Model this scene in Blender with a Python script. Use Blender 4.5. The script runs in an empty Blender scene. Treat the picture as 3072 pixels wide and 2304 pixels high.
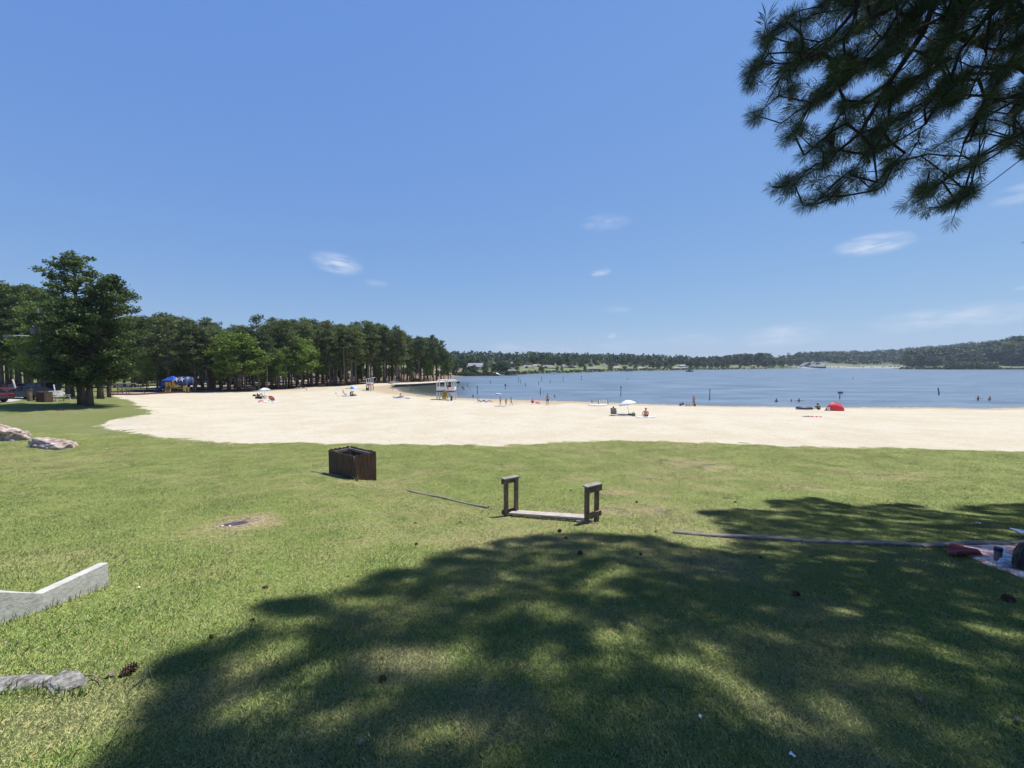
import bpy, math, random
import numpy as np
from mathutils import Vector, Matrix, Euler
from mathutils.bvhtree import BVHTree
R = math.radians
random.seed(7); rng = np.random.default_rng(7)
sc = bpy.context.scene
C = sc.collection

# ------------------------------------------------------------------ camera, sky, sun, exposure
EYE = 6.4; F = 1154.0; HZ = 1093.0
cam_d = bpy.data.cameras.new('camera'); cam = bpy.data.objects.new('camera', cam_d); C.objects.link(cam)
cam_d.sensor_width = 36.0; cam_d.lens = 36.0*F/3072.0
PITCH = math.atan((1152.0-HZ)/F)
cam.location = (0, 0, EYE); cam.rotation_euler = (R(90)-PITCH, 0, 0)
cam_d.clip_start = 0.05; cam_d.clip_end = 9000
sc.camera = cam
SUN_EL, SUN_AZ = R(67), R(52)            # azimuth from +Y towards +X
S = Vector((math.sin(SUN_AZ)*math.cos(SUN_EL), math.cos(SUN_AZ)*math.cos(SUN_EL), math.sin(SUN_EL)))
sun_d = bpy.data.lights.new('sun', 'SUN'); sun = bpy.data.objects.new('sun', sun_d); C.objects.link(sun)
sun.rotation_euler = S.to_track_quat('Z', 'Y').to_euler(); sun.location = (0, 0, 80)
sun_d.energy = 4.6; sun_d.angle = R(0.55); sun_d.color = (1.0, 0.955, 0.88)
sc.view_settings.view_transform = 'Standard'; sc.view_settings.look = 'None'
sc.view_settings.gamma = 1.0; sc.view_settings.exposure = 0.4; sc.view_settings.use_curve_mapping = False
sc.cycles.max_bounces = 8; sc.cycles.transparent_max_bounces = 16
sc.cycles.use_adaptive_sampling = True; sc.cycles.adaptive_threshold = 0.015
sc.cycles.use_denoising = True

def build_world():
    w = bpy.data.worlds.new('World'); sc.world = w; w.use_nodes = True
    nt = w.node_tree; N = nt.nodes; L = nt.links; N.clear()
    out = N.new('ShaderNodeOutputWorld'); bg = N.new('ShaderNodeBackground'); L.new(bg.outputs[0], out.inputs[0])
    sky = N.new('ShaderNodeTexSky'); sky.sky_type = 'NISHITA'; sky.sun_disc = False
    sky.sun_elevation = SUN_EL; sky.sun_rotation = SUN_AZ
    sky.altitude = 1200; sky.air_density = 1.0; sky.dust_density = 0.05; sky.ozone_density = 2.6
    bg.inputs[1].default_value = 0.143
    tc = N.new('ShaderNodeTexCoord')
    # small wispy clouds, each a soft patch of the sky broken up by noise along its length
    nz = N.new('ShaderNodeTexNoise'); nz.inputs['Scale'].default_value = 12; nz.inputs['Detail'].default_value = 8; nz.inputs['Roughness'].default_value = 0.62
    mp = N.new('ShaderNodeMapping'); mp.inputs['Scale'].default_value = (1.4, 1.4, 6.5)
    L.new(tc.outputs['Generated'], mp.inputs[0]); L.new(mp.outputs[0], nz.inputs['Vector'])
    total = None
    # px, py, half width, half height, tilt, strength
    clouds = [(1020,795,85,34,-8,.6),(1135,853,40,12,-4,.3),(1800,822,34,13,10,.5),(1835,1008,18,10,10,.8),(2600,740,130,34,0,.75),
              (1810,676,80,26,0,.28),(2345,1008,150,40,6,.5),(1555,1042,110,20,0,.45),(2840,955,330,44,4,.5),(1870,1036,120,18,3,.22),
              (3030,592,110,34,8,.42),(3050,870,50,12,5,.4),(2080,1020,110,24,0,.26),(1700,1050,90,16,0,.26),(1850,930,50,12,0,.25)]
    for (px, py, hw, hh, tilt, st) in clouds:
        d = Vector(((px-1536)/F, 1, (HZ-py)/F)).normalized()
        right = d.cross(Vector((0, 0, 1))).normalized(); up = right.cross(d)
        ct, s_ = math.cos(R(tilt)), math.sin(R(tilt)); r2 = right*ct+up*s_; u2 = up*ct-right*s_
        cs = 1.0/math.sqrt(1+((px-1536)/F)**2)
        a = N.new('ShaderNodeVectorMath'); a.operation = 'DOT_PRODUCT'; L.new(tc.outputs['Generated'], a.inputs[0]); a.inputs[1].default_value = r2*(F/hw/cs/cs)
        b = N.new('ShaderNodeVectorMath'); b.operation = 'DOT_PRODUCT'; L.new(tc.outputs['Generated'], b.inputs[0]); b.inputs[1].default_value = u2*(F/hh/cs)
        a0 = d.dot(r2)*(F/hw/cs/cs); b0 = d.dot(u2)*(F/hh/cs)
        def m(op, x, y=None):
            k = N.new('ShaderNodeMath'); k.operation = op
            for i, v in enumerate((x, y)):
                if v is None: continue
                if isinstance(v, (int, float)): k.inputs[i].default_value = v
                else: L.new(v, k.inputs[i])
            return k.outputs[0]
        aa = m('SUBTRACT', a.outputs['Value'], a0); bb = m('SUBTRACT', b.outputs['Value'], b0)
        rr = m('ADD', m('MULTIPLY', aa, aa), m('MULTIPLY', bb, bb))
        v = m('MAXIMUM', m('SUBTRACT', 1.0, rr), 0.0)
        v = m('MULTIPLY', m('POWER', v, 1.2), st*1.5)
        total = v if total is None else m('MAXIMUM', total, v)
    mr = N.new('ShaderNodeMapRange'); mr.inputs['From Min'].default_value = 0.34; mr.inputs['From Max'].default_value = 0.74
    L.new(nz.outputs['Fac'], mr.inputs['Value'])
    fac = m('MULTIPLY', total, mr.outputs[0])
    hsv = N.new('ShaderNodeHueSaturation'); hsv.inputs['Hue'].default_value = 0.5; hsv.inputs['Saturation'].default_value = 1.0; hsv.inputs['Value'].default_value = 1.0
    # soft compression of the bright band along the horizon
    spl = N.new('ShaderNodeSeparateColor'); cmb = N.new('ShaderNodeCombineColor'); L.new(sky.outputs[0], spl.inputs[0])
    for i, (gm, k) in enumerate(((.63, .36), (.48, .44), (.13, .60))):
        a = m('MULTIPLY', spl.outputs[i], .15); a = m('POWER', a, gm); a = m('MULTIPLY', a, k/.15); L.new(a, cmb.inputs[i])
    L.new(cmb.outputs[0], hsv.inputs['Color'])
    mx = N.new('ShaderNodeMix'); mx.data_type = 'RGBA'; L.new(fac, mx.inputs['Factor'])
    L.new(hsv.outputs[0], mx.inputs[6]); mx.inputs[7].default_value = (4.2, 4.5, 5.1, 1)
    L.new(mx.outputs[2], bg.inputs[0])
build_world()

# ------------------------------------------------------------------ helpers
def pix(px, py, y):
    """world point on the sight line of a photo pixel at world depth y"""
    c, s = math.cos(PITCH), math.sin(PITCH)
    u = (px-1536.0)/F; v = (1152.0-py)/F
    dx, dy, dz = u, c+v*s, -s+v*c
    k = y/dy
    return Vector((dx*k, y, EYE+dz*k))

def project(p):
    """p (n,3) array -> px, py, depth"""
    c, s = math.cos(PITCH), math.sin(PITCH)
    z = p[:, 2]-EYE
    d = p[:, 1]*c-z*s; v = p[:, 1]*s+z*c
    dd = np.where(np.abs(d) < 1e-6, 1e-6, d)
    return 1536+F*p[:, 0]/dd, 1152-F*v/dd, d

def link(name, me, mats=None, parent=None, loc=None):
    o = bpy.data.objects.new(name, me); C.objects.link(o)
    if mats is not None:
        for m in (mats if isinstance(mats, (list, tuple)) else [mats]): me.materials.append(m)
    if parent is not None: o.parent = parent
    if loc is not None: o.location = loc
    return o

def tag(o, label=None, cat=None, group=None, kind=None):
    if label: o['label'] = label
    if cat: o['category'] = cat
    if group: o['group'] = group
    if kind: o['kind'] = kind
    return o

def thing(name, label, cat, loc=(0, 0, 0), rz=0.0, group=None):
    o = bpy.data.objects.new(name, None); C.objects.link(o)
    o.location = loc; o.rotation_euler = (0, 0, rz); o.empty_display_size = 0.2
    return tag(o, label, cat, group)

def dup(root, loc, rz=0.0, scale=None, label=None, group=None):
    r = root.copy(); C.objects.link(r); r.location = loc; r.rotation_euler = (0, 0, rz)
    if scale is not None: r.scale = scale if isinstance(scale, (tuple, list, Vector)) else (scale,)*3
    if label: r['label'] = label
    if group: r['group'] = group
    for ch in list(root.children):
        c = ch.copy(); C.objects.link(c); c.parent = r
        for g in ch.children:
            d = g.copy(); C.objects.link(d); d.parent = c
    return r

class MB:
    """collects shapes and links them as one mesh"""
    def __init__(s): s.v = []; s.f = []; s.mi = []; s.m = 0; s.sm = []
    def add(s, vs, fs, smooth=False):
        n = len(s.v); s.v.extend([tuple(p) for p in vs])
        for f in fs: s.f.append([i+n for i in f]); s.mi.append(s.m); s.sm.append(smooth)
        return s
    def box(s, c, d, rot=None, taper=1.0, bevel=0.0):
        x, y, z = d[0]/2, d[1]/2, d[2]/2; t = taper
        if bevel > 0:
            b = min(bevel, x*.9, y*.9, z*.9)
            vs = []; 
            for zz, k in ((-z, b), (-z+b, 0), (z-b, 0), (z, b)):
                tt = 1.0 if zz < 0 else t
                X, Y = (x-k)*tt, (y-k)*tt; bb = b if k == 0 else b*.3
                vs += [(-X+bb, -Y, zz), (X-bb, -Y, zz), (X, -Y+bb, zz), (X, Y-bb, zz), (X-bb, Y, zz), (-X+bb, Y, zz), (-X, Y-bb, zz), (-X, -Y+bb, zz)]
            fs = [list(range(7, -1, -1)), list(range(24, 32))]
            for r_ in range(3):
                for i in range(8): j = (i+1) % 8; fs.append([r_*8+i, r_*8+j, r_*8+8+j, r_*8+8+i])
        else:
            vs = [(-x, -y, -z), (x, -y, -z), (x, y, -z), (-x, y, -z), (-x*t, -y*t, z), (x*t, -y*t, z), (x*t, y*t, z), (-x*t, y*t, z)]
            fs = [[3, 2, 1, 0], [4, 5, 6, 7], [0, 1, 5, 4], [1, 2, 6, 5], [2, 3, 7, 6], [3, 0, 4, 7]]
        M = (rot if isinstance(rot, Matrix) else Euler(rot).to_matrix()) if rot is not None else None
        c = Vector(c); vs = [(M @ Vector(p) if M else Vector(p))+c for p in vs]
        return s.add(vs, fs)
    def bar(s, a, b, w, h=None, up=(0, 0, 1)):
        a, b = Vector(a), Vector(b); h = h or w; d = (b-a); l = d.length
        if l < 1e-6: return s
        z = d/l; u = Vector(up)
        if abs(z.dot(u)) > .98: u = Vector((0, 1, 0))
        x = u.cross(z).normalized(); y = z.cross(x)
        M = Matrix((x, y, z)).transposed()
        return s.box((a+b)/2, (w, h, l), M)
    def tube(s, pts, rad, n=8, caps=True, smooth=True):
        pts = [Vector(p) for p in pts]; k = len(pts)
        if not isinstance(rad, (list, tuple)): rad = [rad]*k
        vs = []; ref = None
        for i, p in enumerate(pts):
            t = (pts[min(i+1, k-1)]-pts[max(i-1, 0)])
            t = t.normalized() if t.length > 1e-9 else Vector((0, 0, 1))
            if ref is None: ref = Vector((1, 0, 0)) if abs(t.x) < .9 else Vector((0, 1, 0))
            x = (ref-t*ref.dot(t)).normalized(); y = t.cross(x); ref = x
            for j in range(n):
                a = 2*math.pi*j/n; vs.append(p+(x*math.cos(a)+y*math.sin(a))*rad[i])
        fs = []
        for i in range(k-1):
            for j in range(n):
                j2 = (j+1) % n; fs.append([i*n+j, i*n+j2, (i+1)*n+j2, (i+1)*n+j])
        s.add(vs, fs, smooth)
        if caps:
            m = len(s.v)-len(vs)
            s.f.append([m+j for j in range(n-1, -1, -1)]); s.mi.append(s.m); s.sm.append(False)
            s.f.append([m+(k-1)*n+j for j in range(n)]); s.mi.append(s.m); s.sm.append(False)
        return s
    def lathe(s, prof, c=(0, 0, 0), n=16, rot=None, sx=1, sy=1, smooth=True):
        vs = []; c = Vector(c); M = Euler(rot).to_matrix() if rot is not None else None
        for (r_, z) in prof:
            for j in range(n):
                a = 2*math.pi*j/n; p = Vector((r_*math.cos(a)*sx, r_*math.sin(a)*sy, z))
                vs.append((M @ p if M else p)+c)
        fs = []
        for i in range(len(prof)-1):
            for j in range(n):
                j2 = (j+1) % n; fs.append([i*n+j, i*n+j2, (i+1)*n+j2, (i+1)*n+j])
        if prof[0][0] > 1e-4: fs.append([j for j in range(n-1, -1, -1)])
        if prof[-1][0] > 1e-4: fs.append([(len(prof)-1)*n+j for j in range(n)])
        return s.add(vs, fs, smooth)
    def ball(s, c, r_, n=10, sy=None, sz=None):
        sy = sy or 1; sz = sz or 1
        prof = [(max(1e-5, math.sin(math.pi*i/(n//2+1))*r_), -math.cos(math.pi*i/(n//2+1))*r_*sz) for i in range(n//2+2)]
        return s.lathe(prof, c, n, None, 1, sy)
    def prism(s, poly, a, b, axis='y'):
        """poly in two coords extruded along axis from a to b"""
        def P(u, w, t): return {'y': (u, t, w), 'x': (t, u, w), 'z': (u, w, t)}[axis]
        n = len(poly); vs = [P(u, w, a) for u, w in poly]+[P(u, w, b) for u, w in poly]
        fs = [list(range(n)), list(range(2*n-1, n-1, -1))]+[[i, i+n, (i+1) % n+n, (i+1) % n] for i in range(n)]
        return s.add(vs, fs)
    def mesh(s, name):
        me = bpy.data.meshes.new(name); me.from_pydata(s.v, [], s.f)
        me.polygons.foreach_set('material_index', s.mi); me.polygons.foreach_set('use_smooth', s.sm)
        me.update()
        return me
    def build(s, name, mats, parent=None, loc=None):
        me = s.mesh(name)
        import bmesh
        bm = bmesh.new(); bm.from_mesh(me); bmesh.ops.recalc_face_normals(bm, faces=bm.faces); bm.to_mesh(me); bm.free()
        return link(name, me, mats, parent, loc)

def np_mesh(name, v, f, smooth=False, mi=None):
    """fast mesh from arrays; f is (n,3) or (n,4)"""
    me = bpy.data.meshes.new(name); v = np.asarray(v, np.float32); f = np.asarray(f, np.int32); k = f.shape[1]
    me.vertices.add(len(v)); me.vertices.foreach_set('co', v.ravel())
    me.loops.add(f.size); me.loops.foreach_set('vertex_index', f.ravel())
    me.polygons.add(len(f)); me.polygons.foreach_set('loop_start', np.arange(len(f), dtype=np.int32)*k)
    me.polygons.foreach_set('loop_total', np.full(len(f), k, np.int32))
    if smooth: me.polygons.foreach_set('use_smooth', np.ones(len(f), bool))
    if mi is not None: me.polygons.foreach_set('material_index', np.asarray(mi, np.int32))
    me.update(calc_edges=True)
    return me

# ------------------------------------------------------------------ materials
def mat(name, col, rough=0.7, metal=0.0, spec=None, var=0.0, scale=8.0, bump=0.0, bscale=40.0, col2=None, stretch=None, trans=0.0, emit=None):
    m = bpy.data.materials.new(name); m.use_nodes = True; nt = m.node_tree; N = nt.nodes; L = nt.links
    b = N['Principled BSDF']; b.inputs['Roughness'].default_value = rough; b.inputs['Metallic'].default_value = metal
    if spec is not None: b.inputs['Specular IOR Level'].default_value = spec
    b.inputs['Base Color'].default_value = (*col, 1)
    tc = N.new('ShaderNodeTexCoord'); src = tc.outputs['Object']
    if stretch:
        mp = N.new('ShaderNodeMapping'); mp.inputs['Scale'].default_value = stretch; L.new(src, mp.inputs[0]); src = mp.outputs[0]
    if var > 0 or col2:
        nz = N.new('ShaderNodeTexNoise'); nz.inputs['Scale'].default_value = scale; nz.inputs['Detail'].default_value = 6
        L.new(src, nz.inputs['Vector'])
        rp = N.new('ShaderNodeValToRGB'); rp.color_ramp.elements[0].position = .36; rp.color_ramp.elements[1].position = .64
        c2 = col2 or tuple(min(1, c*(1+var)) for c in col); c1 = col if col2 else tuple(c*(1-var) for c in col)
        rp.color_ramp.elements[0].color = (*c1, 1); rp.color_ramp.elements[1].color = (*c2, 1)
        L.new(nz.outputs['Fac'], rp.inputs[0]); L.new(rp.outputs[0], b.inputs['Base Color'])
    if bump > 0:
        n2 = N.new('ShaderNodeTexNoise'); n2.inputs['Scale'].default_value = bscale; n2.inputs['Detail'].default_value = 5; L.new(src, n2.inputs['Vector'])
        bp = N.new('ShaderNodeBump'); bp.inputs['Strength'].default_value = bump; bp.inputs['Distance'].default_value = .02
        L.new(n2.outputs['Fac'], bp.inputs['Height']); L.new(bp.outputs[0], b.inputs['Normal'])
    if trans > 0: b.inputs['Transmission Weight'].default_value = trans
    return m

def leaf_mat(name, c1, c2, c3, scale=0.35, trans=0.25, rough=0.65, fine=2.5):
    m = bpy.data.materials.new(name); m.use_nodes = True; nt = m.node_tree; N = nt.nodes; L = nt.links
    b = N['Principled BSDF']; out = N['Material Output']; b.inputs['Roughness'].default_value = rough; b.inputs['Specular IOR Level'].default_value = 0.3
    g = N.new('ShaderNodeNewGeometry')
    nz = N.new('ShaderNodeTexNoise'); nz.inputs['Scale'].default_value = scale; nz.inputs['Detail'].default_value = 3; L.new(g.outputs['Position'], nz.inputs['Vector'])
    oi = N.new('ShaderNodeObjectInfo')
    ad = N.new('ShaderNodeMath'); ad.operation = 'MULTIPLY_ADD'; L.new(g.outputs['Random Per Island'], ad.inputs[0]); ad.inputs[1].default_value = 0.34; L.new(nz.outputs['Fac'], ad.inputs[2])
    a2 = N.new('ShaderNodeMath'); a2.operation = 'MULTIPLY_ADD'; L.new(oi.outputs['Random'], a2.inputs[0]); a2.inputs[1].default_value = 0.28; L.new(ad.outputs[0], a2.inputs[2])
    rp = N.new('ShaderNodeValToRGB'); e = rp.color_ramp.elements; e[0].position = .5; e[0].color = (*c1, 1); e[1].position = 1.02; e[1].color = (*c3, 1)
    k = e.new(.76); k.color = (*c2, 1)
    L.new(a2.outputs[0], rp.inputs[0]); L.new(rp.outputs[0], b.inputs['Base Color'])
    if trans > 0:
        t = N.new('ShaderNodeBsdfTranslucent'); L.new(rp.outputs[0], t.inputs['Color'])
        mx = N.new('ShaderNodeMixShader'); mx.inputs[0].default_value = trans; L.new(b.outputs[0], mx.inputs[1]); L.new(t.outputs[0], mx.inputs[2]); L.new(mx.outputs[0], out.inputs[0])
    return m

M = {}
M['wood_dark'] = mat('wood_dark', (.078, .040, .028), .75, var=.45, scale=5, bump=.5, bscale=30, stretch=(3, 3, .5))
M['plank'] = mat('plank', (.46, .40, .35), .85, var=.22, scale=6, bump=.5, bscale=40, stretch=(1, 6, 6))
M['wood_grey'] = mat('wood_grey', (.22, .19, .155), .85, var=.3, scale=6, bump=.6, bscale=40, stretch=(1, 6, 6))
M['wood_brown'] = mat('wood_brown', (.2, .135, .09), .85, var=.35, scale=7, bump=.5, bscale=40, stretch=(4, 4, 1))
M['wood_cap'] = mat('wood_cap', (.25, .225, .2), .8, var=.2, scale=9, bump=.4, bscale=60)
M['concrete'] = mat('concrete', (.47, .455, .42), .9, var=.12, scale=9, bump=.35, bscale=28)
M['rock'] = mat('rock', (.25, .17, .13), .9, scale=3.2, col2=(.56, .48, .42), bump=1.5, bscale=10)
M['rock_grey'] = mat('rock_grey', (.11, .10, .085), .9, scale=26, col2=(.34, .325, .3), bump=1.2, bscale=26)
M['iron'] = mat('iron', (.13, .125, .13), .75, .3, var=.3, scale=14, bump=.8, bscale=60)
M['bark'] = mat('bark', (.085, .066, .052), .95, var=.45, scale=3, bump=1.2, bscale=9, stretch=(1, 1, .25))
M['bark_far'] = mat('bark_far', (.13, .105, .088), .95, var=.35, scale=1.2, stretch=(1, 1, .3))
M['bark_branch'] = mat('bark_branch', (.022, .017, .014), .95, var=.4, scale=9)
M['cone'] = mat('cone', (.11, .06, .035), .85, var=.5, scale=40)
M['twig'] = mat('twig', (.2, .16, .12), .9, var=.3, scale=20)
M['white_paint'] = mat('white_paint', (.78, .78, .76), .55, var=.06, scale=3)
M['white_roof'] = mat('white_roof', (.46, .45, .44), .7, var=.12, scale=3)
M['grey_wood'] = mat('grey_wood', (.38, .37, .35), .8, var=.2, scale=4)
M['red_paint'] = mat('red_paint', (.34, .03, .05), .6, var=.12, scale=4)
M['dark_letter'] = mat('dark_letter', (.12, .07, .09), .7)
M['yellow_rescue'] = mat('yellow_rescue', (.5, .31, .03), .6, var=.12, scale=6)
M['black'] = mat('black', (.012, .012, .014), .6, var=.2, scale=9)
M['dark_fabric'] = mat('dark_fabric', (.025, .022, .03), .85, var=.3, scale=12)
M['grey_fabric'] = mat('grey_fabric', (.2, .2, .21), .85, var=.25, scale=9)
M['metal'] = mat('metal', (.45, .46, .48), .35, .8)
M['steel_dark'] = mat('steel_dark', (.08, .085, .09), .5, .5)
M['white_cloth'] = mat('white_cloth', (.7, .69, .67), .8, var=.05, scale=5)
M['lightblue_cloth'] = mat('lightblue_cloth', (.36, .55, .74), .8, var=.08, scale=4)
M['blue_cloth'] = mat('blue_cloth', (.05, .1, .4), .8)
M['teal_cloth'] = mat('teal_cloth', (.12, .42, .5), .8)
M['lime_cloth'] = mat('lime_cloth', (.45, .6, .2), .8)
M['pink_cloth'] = mat('pink_cloth', (.62, .2, .24), .8, var=.15, scale=9)
M['coral'] = mat('coral', (.66, .035, .055), .6, var=.1, scale=4)
M['red_cloth'] = mat('red_cloth', (.16, .008, .018), .85, var=.3, scale=9)
M['navy'] = mat('navy', (.02, .03, .07), .5, var=.2, scale=6)
M['post'] = mat('post', (.055, .05, .055), .8, var=.3, scale=4)
M['sign_grey'] = mat('sign_grey', (.16, .13, .15), .7, var=.2, scale=6)
M['play_blue'] = mat('play_blue', (.015, .075, .42), .45, var=.1, scale=2)
M['play_navy'] = mat('play_navy', (.02, .055, .17), .5, var=.1, scale=2)
M['play_yellow'] = mat('play_yellow', (.62, .4, .06), .5, var=.1, scale=2)
M['play_red'] = mat('play_red', (.36, .03, .05), .5)
M['rubber'] = mat('rubber', (.02, .02, .022), .8)
M['glass_dark'] = mat('glass_dark', (.012, .016, .02), .08)
M['lamp_red'] = mat('lamp_red', (.35, .01, .01), .3)
M['lamp_clear'] = mat('lamp_clear', (.7, .7, .68), .2)
M['brass_yellow'] = mat('pollen_yellow', (.55, .45, .1), .7)
M['dirt'] = mat('dirt', (.26, .18, .13), .95, var=.25, scale=30)
M['wire'] = mat('wire', (.03, .03, .03), .6)
M['green_cloth'] = mat('green_cloth', (.16, .22, .15), .8, var=.2, scale=6)
M['plastic_blue'] = mat('plastic_blue', (.1, .17, .3), .4, var=.2, scale=12)
M['clear_film'] = mat('clear_film', (.35, .42, .5), .15, var=.3, scale=18)
M['litter'] = mat('litter', (.8, .8, .8), .6)
def skin(c): return mat('skin', c, .55, var=.08, scale=6)
M['skin_tan'] = skin((.42, .2, .13)); M['skin_light'] = skin((.55, .31, .22)); M['skin_deep'] = skin((.17, .085, .055)); M['skin_red'] = skin((.5, .2, .15))
M['hair_dark'] = mat('hair_dark', (.018, .013, .012), .6); M['hair_brown'] = mat('hair_brown', (.09, .05, .03), .6); M['hair_red'] = mat('hair_red', (.3, .1, .05), .6)
M['eye'] = mat('eye', (.05, .04, .04), .2)
# ------------------------------------------------------------------ terrain
def dep(py): return (py-HZ)/F          # drop per metre of depth below the horizon
near_shore = [(3500,1221,0),(3072,1222,0),(2820,1222.5,0),(2600,1222.5,0),(2400,1221,0),(2250,1219,0),(2120,1217.5,0),(2000,1214.5,0),(1880,1210.5,0),(1800,1207,0),(1700,1203.5,0),
              (1600,1200.5,0),(1500,1198,0),(1440,1196.5,0),(1370,1194,0),(1310,1190.5,0),(1270,1186.5,0),(1235,1181.5,0),(1210,1176,0),(1199,1172,0),(1196,1169,0),(1200,1166,0),(1212,1163.5,0),(1208,1160.5,0),(1190,1158.5,0)]
wall_line = [(1188,1159),(1240,1156.5),(1285,1153.5),(1330,1150),(1378,1147.5)]     # sea wall of the cove beach
far_shore = [(1378,1128.5),(1400,1128.5),(1440,1128),(1500,1127),(1555,1124),(1620,1121),(1700,1119),(1800,1116),(1900,1113),(2000,1111),(2050,1110),(2150,1109),(2200,1108),(2280,1107),
             (2370,1105.5),(2430,1104.5),(2520,1104.2),(2600,1104.2),(2700,1104.2)]
spit_line = [(2690,1107.6),(2730,1108.2),(2790,1108.6),(2850,1108.8),(2950,1108.8),(3072,1108.6),(3500,1108.6)]
def WD(px, py, z=0.0):                  # world x,y of a pixel on the level z
    y = (EYE-z)/dep(py); p = pix(px, py, y); return (p.x, p.y)
cp = []
def K(x, y, z): cp.append((x, y, z))
def KP(px, py, y): p = pix(px, py, y); K(p.x, p.y, p.z)
prof = [(-30, 6.2), (-10, 5.6), (0, 4.8), (1.5, 4.62), (3, 4.3), (5, 3.86), (8, 3.27), (12.5, 2.52), (17, 2.0), (23, 1.6)]
for (y, z) in prof:
    for u in (-2.3, -1.5, -.8, -.25, .25, .8, 1.5, 2.3):
        uu = u*(abs(y)+2)
        dz = 0
        if y > 8 and u < -.6: dz = .12*(y-8)/15*(-u)*2.2
        K(uu, y, z+dz)
for px in (900, 1300, 1700, 2100, 2500, 2900, 3400):
    for (y, z) in ((31, 1.38), (39, 1.15), (47, .85)): 
        if px < 2900 or y < 47: K((px-1536)/F*y, y, z)
for px, py, z in near_shore: x, y = WD(px, py); K(x, y, 0)
K(*WD(1642, 1215, .35), .35); K(*WD(1503, 1216, .4), .4); K(*WD(1340, 1199, .42), .42); K(*WD(1340, 1206, .6), .6); K(*WD(1200, 1193, .6), .6); K(*WD(1060, 1192, .8), .8)
for px, py in wall_line: x, y = WD(px, py); K(x-2, y+2.0, .75); K(x+1, y-4, -.5)
for (px, py, z) in ((1230,1174,-.25),(1280,1168,-.5),(1330,1165,-.7),(1300,1180,-.3),(1400,1165,-1.4),(1500,1180,-1.1),(1500,1150,-2.2),(1700,1180,-1.3),(1700,1150,-2.4),(1900,1190,-1.1),(1900,1150,-2.6),
                    (2200,1203,-.9),(2200,1160,-2.5),(2500,1204,-1.0),(2500,1160,-2.5),(2900,1205,-1.0),(2900,1160,-2.5),(3400,1200,-1.2),(3400,1150,-2.5),(1450,1138,-2),(1800,1125,-2.5),(2300,1113,-3),(2700,1113,-3),(2100,1122,-3),
                    (3200,1120,-3),(1420,1134,-1.5),(1600,1128,-1.5),(1395,1145,-1.6)): x, y = WD(px, py, 0); K(x, y, z)
# left lawn, pines, playground, wood
for a in ((258,1215,40),(60,1205,41),(-120,1215,38),(160,1205,44),(40,1187,47),(-150,1190,48),(330,1186,62),(430,1240,34),(340,1268,31),(160,1345,20.5),(520,1177,80),(640,1174,84),(760,1173,88),(880,1167,96),
          (400,1166,92),(260,1166,85),(480,1160,99),(300,1160,95),(120,1172,70),(-80,1170,70),(1000,1158,106),(1100,1151.5,113),(1180,1147.5,122),(1250,1144.5,130),(1310,1144,135),(1345,1142,140),
          (700,1208,52),(560,1230,42),(900,1200,58),(700,1260,35),(620,1154,110),(760,1152,116),(900,1146,128),(1050,1141,145),(1180,1136,160),(1280,1133,175),(1345,1131,180),(480,1135,150),(300,1138,140),
          (700,1132,160),(900,1125,185),(1100,1121,210),(1250,1119,225),(100,1140,130),(-200,1140,130)): KP(*a)
for (x, y, z) in ((-5.1,12.2,2.70),(-6.34,13.2,2.63),(-5.9,12.3,2.72),(-4.6,12.9,2.40),(-300,300,8),(-150,330,7),(-400,150,9),(-100,420,8),(-60,300,3),(-200,60,4.5),(-100,30,3.6),(-60,10,4.6)): K(x, y, z)
for px, py in far_shore: x, y = WD(px, py); K(x, y, 0)
for px, py in spit_line: x, y = WD(px, py); K(x, y, 0)
def KD(px, dy, z, base):               # beyond the far shore
    for i in range(len(base)-1):
        (a, pa), (b, pb) = base[i], base[i+1]
        if a <= px <= b:
            py = pa+(pb-pa)*(px-a)/(b-a); x, y = WD(px, py); K(x*(y+dy)/y, y+dy, z); return
for px in (1385,1420,1470,1530,1600,1680,1780,1880,1980,2100,2220,2330): 
    KD(px, 12, 1.0, far_shore); KD(px, 45, 3.2, far_shore); KD(px, 110, 5.5, far_shore)
for px in (1400,1600,1800,2050,2300): KD(px, 320, 12, far_shore)
for px in (2420,2560,2690): KD(px, 5, 3.0, far_shore); KD(px, 25, 3.4, far_shore); KD(px, 60, 1.0, far_shore); KD(px, 200, 22, far_shore)
for (px, z) in ((2500,30),(2650,36),(2800,48),(2950,62),(3100,72),(3400,75)): x = (px-1536)/F*1100; K(x, 1100, z)
for px in (2720,2850,3000,3072,3400): KD(px, 18, 1.2, spit_line); KD(px, 80, 5 if px > 2840 else 1.2, spit_line)
K(0, 1200, 18); K(-600, 900, 20); K(400, 1300, 24); K(-900, 400, 14)
cp = np.array(cp)
def warp(x, y):
    yy = np.maximum(y, 0)+4+np.minimum(y, 0)*0
    return np.stack([np.clip(x/(yy+np.maximum(-y, 0)), -3, 3)*1.6, np.log(yy)-np.maximum(-y, 0)*0.12], -1)
def _tps(cp):
    P = warp(cp[:, 0], cp[:, 1]); n = len(P)
    r = np.linalg.norm(P[:, None]-P[None], axis=-1); Kk = r   # linear kernel: no overshoot
    A = np.zeros((n+1, n+1)); A[:n, :n] = Kk-np.eye(n)*0.004; A[:n, n] = 1; A[n, :n] = 1
    b = np.concatenate([cp[:, 2], [0]])
    return P, np.linalg.solve(A, b)
_P, _W = _tps(cp)
def Zarr(x, y):
    x = np.asarray(x, float).ravel(); y = np.asarray(y, float).ravel(); out = np.empty(len(x))
    for i in range(0, len(x), 20000):
        q = warp(x[i:i+20000], y[i:i+20000])
        r = np.sqrt(((q[:, None]-_P[None])**2).sum(-1)+.0009)
        out[i:i+20000] = r @ _W[:-1]+_W[-1]
    return out
NU, NV = 620, 430
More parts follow.
